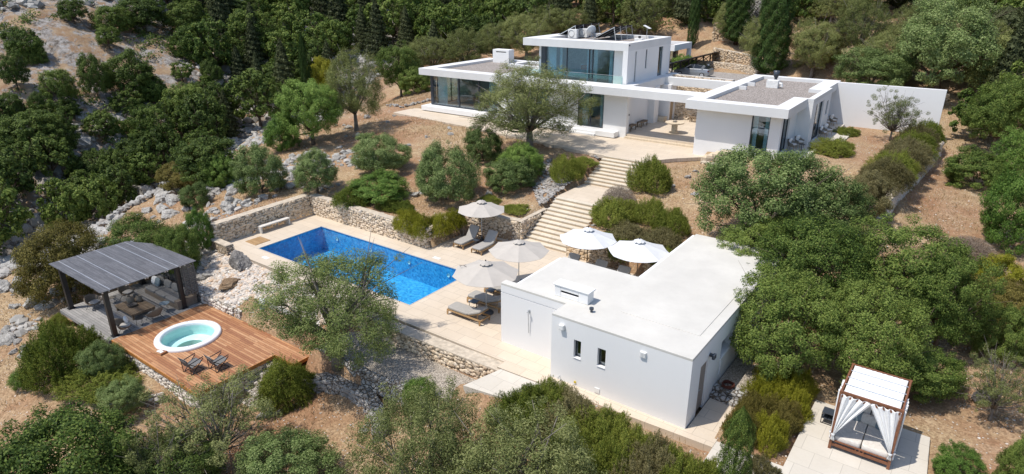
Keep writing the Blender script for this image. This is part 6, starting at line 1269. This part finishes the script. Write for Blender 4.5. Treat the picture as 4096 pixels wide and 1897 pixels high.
# olives and cypresses behind the villa
OV=[(1030,95,1150,180),(1105,75,1230,170),(1190,60,1300,150),(1260,40,1390,140),(1000,110,1080,180),(1320,20,1440,90),(1400,25,1480,90),(1870,40,2000,165),(1985,55,2120,185),(2095,25,2230,170),(2165,75,2330,190),(2290,65,2440,190),(2400,60,2530,180),(2010,90,2120,170),(1790,10,1880,90),(1880,60,1960,150),(2230,20,2350,110),(2340,30,2470,120)]
for i,(x0,y0,x1,y1) in enumerate(OV): Bu('olive','leaf_olive_far',2,i%3,x0,y0,x1,y1,'grey green olive of the grove behind the villa','olives of the grove behind the villa')
Bu('oak','leaf_blue',2,1,2105,125,2290,235,'bluish oak crown rising behind the white garden wall, left',t0=58); Bu('oak','leaf_blue',3,1,2215,100,2500,345,'very large bluish oak behind the white garden wall, right',t0=60)
Bu('bush','leaf_bright',1,2,2050,150,2110,182,'small bright bush on the terrace behind the guest wing'); Bu('oak','leaf_oak',2,2,2440,200,2600,380,'dark oak crown at the right edge under the hill')
for i,(bx,by,w_,top,mt,l) in enumerate([(1932,192,82,-60,'leaf_cypress','tall dense cypress standing behind the guest wing roof, tallest of all'),(1740,118,26,-20,'leaf_cypress','thin cypress behind the outbuilding'),(1850,110,66,-40,'leaf_cypress','broad dark cypress left of the tallest one'),(714,270,20,120,'leaf_cypress','slim cypress in the valley, left of a slim pair'),(778,282,22,88,'leaf_cypress','tallest slim cypress in the valley wood'),(790,272,12,160,'leaf_cypress','thin short cypress close beside the tallest slim one')]):
    T('cypress',mt,2,i,bx,by,w_,top,l,name='cypress_tree')
Bu('cypress','leaf_conifer',1,1,2460,20,2580,170,'dark ragged conifer at the top right edge',name='conifer_tree')
# dead grey tree
Bu('twiggy','twig_dry',2,2,540,215,575,305,'dead grey leafless tree standing in the dark valley wood',name='dead_tree',cat='tree')
# rocky hillside trees at upper left
for i,(x0,y0,x1,y1) in enumerate([(15,75,105,150),(145,0,215,58),(0,130,65,225),(105,180,190,262),(195,140,275,245),(265,130,385,245),(240,70,300,120),(0,235,60,300),(70,235,130,300),(230,20,330,90),(290,0,420,80),(420,0,520,90),(430,65,530,160),(0,290,150,400),(100,290,190,400),(410,215,540,330),(500,150,560,210),(560,100,640,175),(330,270,440,370),(440,350,600,470),(180,380,300,480),(560,30,700,140),(595,20,640,80),(645,170,760,250),(350,190,420,260),(540,0,640,50),(150,250,200,300),(60,120,120,170),(455,245,500,330),(290,340,400,440)]):
    Bu('oak' if i%4 else 'bush','leaf_dark' if i%3 else 'leaf_oak',1,i%3,x0,y0,x1,y1,'dark evergreen tree standing on the rocky hillside across the valley','dark evergreens on the rocky hillside',name='evergreen_tree',cat='tree')
# dense wood across the valley and behind: sampled on the ground, kept apart
def inpx(px,py,poly): return bool(inpoly(np.array([px]),np.array([py]),poly)[0])
WOOD=[((300,-40),(1480,-40),(1400,60),(1040,130),(930,150),(800,215),(700,260),(560,370),(420,440),(300,520),(100,600),(-60,680),(-60,410),(150,410),(330,420),(420,330),(600,250),(520,180),(560,90),(430,60)),
      ((1480,-60),(2640,-60),(2640,150),(2500,60),(2300,10),(2000,40),(1800,60),(1640,80),(1480,60)),
      ((2440,160),(2640,160),(2640,420),(2560,330),(2480,330)),]
rw = np.random.default_rng(21); pts = []; cnt = 0
def proj(x,y,z):
    q = np.array([x,y,z-CAM_H]); f = q@_fw; return (2048+FPX*(q@_rt)/f)/1.59006, (948.5+FPX*(q@_dn)/f)/1.59006, f
for zi,(poly,nmax) in enumerate(zip(WOOD,(400,150,16))):
    n_ = 0; X = rw.uniform(-150,30,14000); Y = rw.uniform(5,190,14000); Z = height(X,Y)
    for x,y,z in zip(X,Y,Z):
        q = np.array([x,y,z-CAM_H]); 
        if q@_fw < 30: continue
        px,py,dep = proj(x,y,z+1.5)
        if not inpx(px,py,poly): continue
        if zi == 0 and py > 280 and -x-.28*y < 55: continue
        r = rw.uniform(1.7,3.4)*(.8+dep/260)
        if any((x-a)**2+(y-b)**2 < (.62*(r+c))**2 for a,b,c in pts): continue
        if n_ >= nmax: break
        pts.append((x,y,r)); n_ += 1
        right = px > 1350; k = rw.random(); sl = .5+.5*math.sin(x*.11)*math.sin(y*.09+1)
        if not right and 540 < px < 1150 and k < .42: plant('pine','leaf_conifer',0,int(rw.integers(3)),Vector((x,y,z)),r*.62,r*rw.uniform(2.2,3.0),'tall ragged dark conifer in the wood across the valley','conifers in the wood across the valley')
        elif right and k < .25: plant('pine','leaf_conifer',0,int(rw.integers(3)),Vector((x,y,z)),r*.6,r*rw.uniform(2.3,3.2),'dark conifer on the hill behind the villa','conifers on the hill behind the villa')
        elif right and k < .6: plant('olive','leaf_olive_far',1,int(rw.integers(3)),Vector((x,y,z)),r,r*1.9,'grey green tree on the hill behind the villa','grey green trees on the hill behind the villa')
        else:
            mt = 'leaf_dark' if k < .55 else ('leaf_oak' if sl < .8 else 'leaf_bright' if rw.random()<.15 else 'leaf_oak')
            if right: plant('oak',mt,0,int(rw.integers(3)),Vector((x,y,z)),r,r*rw.uniform(1.8,2.4),'dark broad leaved tree on the hill behind the villa','broad leaved trees on the hill behind the villa')
            else: plant('oak',mt,0,int(rw.integers(4)),Vector((x,y,z)),r,r*rw.uniform(1.8,2.5),'dark green broad leaved tree in the wood across the valley','broad leaved trees in the wood across the valley')

HILL = ((-80,250),(150,310),(330,260),(470,150),(560,180),(520,300),(420,420),(250,470),(-80,560)); n_ = 0
X = rw.uniform(-160,-50,9000); Y = rw.uniform(5,110,9000); Z = height(X,Y)
for x,y,z in zip(X,Y,Z):
    px,py,dep = proj(x,y,z+1)
    if dep < 50 or -x-.28*y < 55 or not inpx(px,py,HILL): continue
    r = rw.uniform(1.0,2.3)
    if any((x-a)**2+(y-b)**2 < (.85*(r+c))**2 for a,b,c in pts): continue
    if n_ >= 90: break
    pts.append((x,y,r)); n_ += 1; plant('oak','leaf_dark' if n_%3 else 'leaf_oak',0,n_%4,Vector((x,y,z)),r,r*rw.uniform(1.5,2.1),'dark evergreen tree standing on the rocky hillside across the valley','dark evergreens on the rocky hillside',name='evergreen_tree',cat='tree')
# ------------------------------------------------------------------ rocks, rubble, dry grass
_iv, _if = ico(4)
def rock_mesh(seed, mat):
    r_ = np.random.default_rng(seed); v = _iv.copy(); s = np.ones(len(v))
    for k in range(14):   # planar cuts give broken facets
        d = unit(r_,1)[0]; c = r_.uniform(.55,.9); t = v@d; s = np.where(t*s > c, c/np.maximum(t,1e-3), s)
    v = v*s[:,None]; a = unit(r_,12)
    for k in range(12): v = v*(1+(.07/(1+k*.35))*np.sin((v@a[k])*(4+k*2.2)+k)[:,None])
    v *= np.array([1, r_.uniform(.65,1), r_.uniform(.55,.8)])
    me = bpy.data.meshes.new('rock'); me.from_pydata(v.tolist(), [], _if); me.update(); me.materials.append(M[mat]); return me
ROCKS = [rock_mesh(k,'limestone_rock') for k in range(7)]; DARK = [rock_mesh(50,'dark_rock'), rock_mesh(51,'brown_rock')]
def rock(P, r, label, group, me=None, zs=1.0):
    o = bpy.data.objects.new('rock', me or random.choice(ROCKS)); COL.objects.link(o); o.location = (P[0],P[1],P[2]+r*.12); o.rotation_euler = (random.uniform(-.4,.4),random.uniform(-.4,.4),random.uniform(0,6.28)); o.scale = (r,r,r*zs); tag(o,label,'rock',group); return o
def rocks_px(L, ox, oy, k, label, group, grow=1.0):
    for x,y,w_ in L:
        P,t = hit(ox+x/k, oy+y/k); r = w_/k/2*t/1639.1*grow; rock(P, r, label, group); 
        for q in range(1):
            a = random.uniform(0,6.28); d = r*random.uniform(.9,1.5); X,Y = P.x+d*math.cos(a), P.y+d*math.sin(a); rock((X,Y,h1(X,Y)), r*random.uniform(.25,.55), label, group)
rocks_px([(40,1000,110),(150,960,90),(330,960,130),(190,1010,100),(270,880,110),(440,1040,90),(250,1110,120),(310,1140,80),(400,1130,80),(110,1020,50),(60,900,50),(540,1000,80),(640,990,70),(700,710,90),(320,770,90),(410,780,110),(250,800,80),(90,830,90),(520,950,60),(20,920,90),(480,1080,40)],0,390,2.964,'pale limestone rock on the dry slope left of the pergola','limestone rocks left of the pergola',1.5)
rocks_px([(1080,290,110),(1250,240,80),(1220,340,110),(1300,350,90),(1340,260,60),(1660,240,60),(1700,200,50),(1600,210,60),(1590,290,90),(1720,350,60),(1560,330,60),(1730,300,80),(1850,370,70),(1870,240,50),(1100,430,60),(1210,420,80),(1270,455,90),(1390,410,60),(1710,410,100),(1600,420,50),(1460,190,70),(1200,300,70),(1530,120,50),(1560,380,40)],0,390,2.964,'pale limestone rock on the dry slope west of the pool wall','limestone rocks west of the pool wall',1.7)
rocks_px([(830,880,70),(690,960,70),(660,940,40),(670,1020,36),(760,1015,50),(980,915,50),(600,940,36),(510,890,28),(310,1060,36),(1440,960,45),(1455,1005,52),(1270,1025,40),(1130,1090,52),(620,1105,52),(650,1130,40),(1000,1040,40),(70,1060,40),(180,1050,40),(1030,870,35),(1330,880,20)],644,0,2.964,'pale rock lying on the red terrace left of the villa','rocks on the red terrace')
rocks_px([(1310,170,56),(1365,130,50),(1370,310,56),(1155,240,70),(1090,60,56),(610,530,46),(1340,300,30)],1288,390,2.964,'pale rock on the bare red slope right of the stairs','rocks on the slope right of the stairs')
rocks_px([(200,230,60),(150,260,60),(260,250,80),(60,330,80),(550,240,70),(480,260,60),(1190,310,56),(1240,290,70),(1740,300,50),(350,230,60),(20,350,60),(310,200,60)],644,390,2.964,'grey rock in the bank above the pool walls','rocks in the bank above the pool',1.3)
rocks_px([(860,770,60),(820,880,80),(915,910,50),(840,840,50)],644,790,2.964,'pale rock on the lower bank under the dry stone wall','rocks on the lower bank')
rocks_px([(40,210,120),(130,220,60),(110,290,56),(190,300,80),(60,140,80),(180,260,50),(115,185,30)],0,790,2.964,'pale rock on the dry earth left of the rosemary bed','rocks left of the rosemary bed',1.3)
def row(pts, n, r0, r1, wid, label, group, lift=0.0, layers=1):
    for k in range(n):
        f = (k+.5)/n*(len(pts)-1); i = min(int(f), len(pts)-2); q = f-i; x = pts[i][0]+(pts[i+1][0]-pts[i][0])*q+random.uniform(-wid,wid); y = pts[i][1]+(pts[i+1][1]-pts[i][1])*q+random.uniform(-wid,wid)
        rock((x,y,h1(x,y)+lift*random.random()), random.uniform(r0,r1), label, group)
pt = lambda a,b: tuple(hit(a,b)[0])[:2]
row([pt(262,572),pt(310,535),pt(365,505),pt(415,468)],34,.18,.36,.22,'grey stone of the tumbled dry wall along the ridge','stones of the tumbled ridge wall',.3)
row([pt(975,268),pt(1010,272),pt(1050,262),pt(1088,252)],26,.12,.24,.10,'pale stone in the low row left of the villa','stones of the low row left of the villa',.15)
row([pt(790,350),pt(760,335),pt(720,345),pt(660,352)],14,.08,.18,.15,'pale stone edging the ridge behind the red terrace','edge stones of the red terrace')
row([pt(650,1010+45),pt(690,1045),pt(733,1030)],12,.12,.22,.10,'pale stone of the small heap beside the clay jar','stones beside the clay jar',.1)
P_,_t = hit(604,668); rock(P_,.95,'large dark pitted boulder on the pebble slope above the deck',None,DARK[0],.7); P_,_t = hit(582,722); rock(P_,.75,'brown boulder half sunk in the pebble slope near the deck corner',None,DARK[1],.55)
row([pt(505,600),pt(520,620),pt(545,625),pt(570,632)],9,.18,.34,.12,'grey boulder at the top of the pebble slope near the pool corner','boulders at the top of the pebble slope',.1)
row([pt(505,690),pt(490,705),pt(525,700)],6,.3,.45,.15,'large grey boulder beside the slatted screen of the pergola','boulders beside the pergola screen',.15)
rock((2.2,27.6,h1(2.2,27.6)+.1),.4,'dark weathered stump like stone in the shade at the right',None,DARK[0],1.2)
def stones(name, P, size, mat, label, cat, seed=1, flat=.6):
    r_ = np.random.default_rng(seed); n = len(P); q = r_.normal(size=(n,4)); q /= np.linalg.norm(q,axis=1,keepdims=True); w_,x,y,z = q.T
    Rm = np.stack([1-2*(y*y+z*z),2*(x*y-z*w_),2*(x*z+y*w_),2*(x*y+z*w_),1-2*(x*x+z*z),2*(y*z-x*w_),2*(x*z-y*w_),2*(y*z+x*w_),1-2*(x*x+y*y)],1).reshape(n,3,3)
    v = _sv[None]*(1+r_.uniform(-.22,.22,(n,len(_sv),1)))*r_.uniform(.6,1.1,(n,1,3)); v = np.einsum('nij,nkj->nki',Rm,v)*np.array([1,1,flat])*size[:,None,None]+P[:,None,:]
    f = (_sf[None]+np.arange(n)[:,None,None]*len(_sv)).reshape(-1,3); me = bpy.data.meshes.new(name); me.from_pydata(v.reshape(-1,3).tolist(),[],f.tolist()); me.update(); me.materials.append(M[mat])
    o = bpy.data.objects.new(name, me); COL.objects.link(o); structure(o,'stuff'); o['label']=label; o['category']=cat; return o
mat_stones('loose_stone', [(.44,.40,.35),(.62,.56,.48),(.56,.40,.27),(.70,.66,.60),(.40,.37,.34),(.66,.58,.50),(.60,.46,.33),(.74,.71,.66)])
mat_stones('loose_grey', [(.20,.19,.18),(.34,.33,.31),(.30,.26,.22),(.46,.44,.42),(.38,.34,.29)])
r_ = np.random.default_rng(5)
def inside(poly, n, zf=None):
    xs = [p[0] for p in poly]; ys = [p[1] for p in poly]; X = r_.uniform(min(xs),max(xs),n); Y = r_.uniform(min(ys),max(ys),n); k = inpoly(X,Y,poly); X,Y = X[k],Y[k]; return np.stack([X,Y,height(X,Y)],1)
P = np.concatenate([inside([(-38.4,16.3),(-29.9,16.3),(-29.9,19.25),(-33.0,19.5),(-34.8,19.9),(-36.4,19.25),(-38.9,20.0)],5200), inside([(-29.9,17.3),(-24.3,17.3),(-22.9,18.5),(-23.2,19.18),(-29.9,19.2)],2200)])
stones('rubble_slope', P, r_.uniform(.05,.15,len(P))*r_.choice([1,1,1,1.5],len(P)), 'loose_stone','slope of loose pale stones between the pool terrace and the deck','rubble')
stones('rubble_heap', np.concatenate([inside([tuple(at(*p,z_))[:2] for p in pp],nn) for pp,nn,z_ in (([(1345,470),(1400,440),(1480,452),(1430,520),(1400,545)],520,2.0),([(1370,420),(1475,395),(1420,370),(1500,375),(1485,400),(1380,450)],260,2.6),([(1395,410),(1480,368),(1540,372),(1500,410)],300,3.0))]), r_.uniform(.06,.17,99999)[:0] if False else np.zeros(0)) if False else None
for pp,nn,l,z_ in (([(1340,470),(1400,452),(1452,470),(1425,508),(1392,540),(1362,520)],1500,'heap of loose grey stones beside the lower stairs',1.9),([(1460,380),(1500,368),(1545,374),(1500,402)],900,'bed of loose grey stones beside the upper stairs under the olive',3.1),([(1355,425),(1390,415),(1400,440),(1365,470)],500,'loose grey stones below the olive left of the rosemary',2.4)):
    Q = inside([tuple(at(a,b,z_))[:2] for a,b in pp], nn); stones('rubble_heap', Q+np.array([0,0,.05]), r_.uniform(.07,.18,len(Q)), 'loose_grey', l, 'rubble', 3)
# chips of stone strewn over the earth, and dry grass
X = r_.uniform(-58,12,26000); Y = r_.uniform(6,66,26000); Z = height(X,Y); nz = fbm(X,Y,.5,3,5)
ok = nz > -.2
for poly,h in PADS: ok &= ~inpoly(X,Y,poly) if h not in (3.98,'scree') else ok
Q = np.stack([X,Y,Z+.005],1)[ok]; stones('ground_stones', Q, .02+.05*r_.random(len(Q))**3, 'loose_stone', 'small pale stones strewn over the dry earth', 'stones', 9)
n = 170000; X = r_.uniform(-58,14,n); Y = r_.uniform(5,70,n); ok = (fbm(X,Y,.35,4,17)+np.where(X<-38,.35,0) > .12)
for poly,h in PADS: ok &= ~inpoly(X,Y,poly)
X,Y = X[ok],Y[ok]; Z = height(X,Y); n = len(X); th = r_.uniform(0,6.28,n)
me = quads_mesh('dry_grass', np.stack([X,Y,Z+.05],1), np.stack([np.cos(th),np.sin(th),r_.normal(size=n)*.2],1), r_.uniform(.14,.34,n), ['grass_dry'], .10, np.stack([r_.normal(size=n)*.6,r_.normal(size=n)*.6,np.ones(n)],1), r_)
o = bpy.data.objects.new('dry_grass', me); COL.objects.link(o); structure(o,'stuff'); o['label']='short dry grass on the open slopes'; o['category']='grass'
# low scrub between the trees of the far wood
n0 = 5200; X = r_.uniform(-150,20,n0*5); Y = r_.uniform(5,170,n0*5); Z = height(X,Y); keep = []
for i in range(len(X)):
    q = np.array([X[i],Y[i],Z[i]-CAM_H]); f = q@_fw
    if f < 40: continue
    px,py = (2048+FPX*(q@_rt)/f)/1.59006, (948.5+FPX*(q@_dn)/f)/1.59006
    if (inpoly(np.array([px]),np.array([py]),WOOD[0])[0] or inpoly(np.array([px]),np.array([py]),WOOD[1])[0] or (px<560 and py<430 and f>70 and fbm(X[i],Y[i],.3,3,8)>.35)) : keep.append(i)
    if len(keep) >= n0: break
X,Y,Z = X[keep],Y[keep],Z[keep]; k = r_.integers(0,len(X),260000); s = r_.uniform(.35,1.1,len(X))[k]; d = unit(r_,len(k)); d[:,2] = np.abs(d[:,2])
me = quads_mesh('undergrowth', np.stack([X,Y,Z],1)[k]+d*s[:,None]*np.array([1,1,.9])*r_.uniform(.8,1.05,(len(k),1)), d+r_.normal(size=(len(k),3))*.4+np.array([0,0,.3]), r_.uniform(.14,.34,len(k)), ['leaf_dark'], .6, None, r_)
o = bpy.data.objects.new('undergrowth', me); COL.objects.link(o); structure(o,'stuff'); o['label']='low dark scrub covering the valley and hill between the trees'; o['category']='undergrowth'

# outcrops on the rocky hillside
X = r_.uniform(-150,-50,30000); Y = r_.uniform(5,110,30000); ok = (-X-.28*Y > 52) & (fbm(X,Y,.12,4,23) > -.25); X,Y = X[ok],Y[ok]; Z = height(X,Y)
stones('outcrop_rocks', np.stack([X,Y,Z-.05],1), .20+.9*r_.random(len(X))**3, 'laid_stone_grey', 'grey limestone outcrops scattered over the hillside across the valley', 'rocks', 31, .75)

X = r_.uniform(-58,-37,9000); Y = r_.uniform(9,34,9000); ok = (fbm(X,Y,.45,4,29) > .30) & ~inpoly(X,Y,PADS[0][0]) & ((X < -39) | (Y > 27)); X,Y = X[ok],Y[ok]; Z = height(X,Y)
stones('outcrop_rocks', np.stack([X,Y,Z],1), .05+.42*r_.random(len(X))**3, 'laid_stone_grey', 'broken pale limestone outcrops on the dry slope behind the pergola', 'rocks', 37, .7)
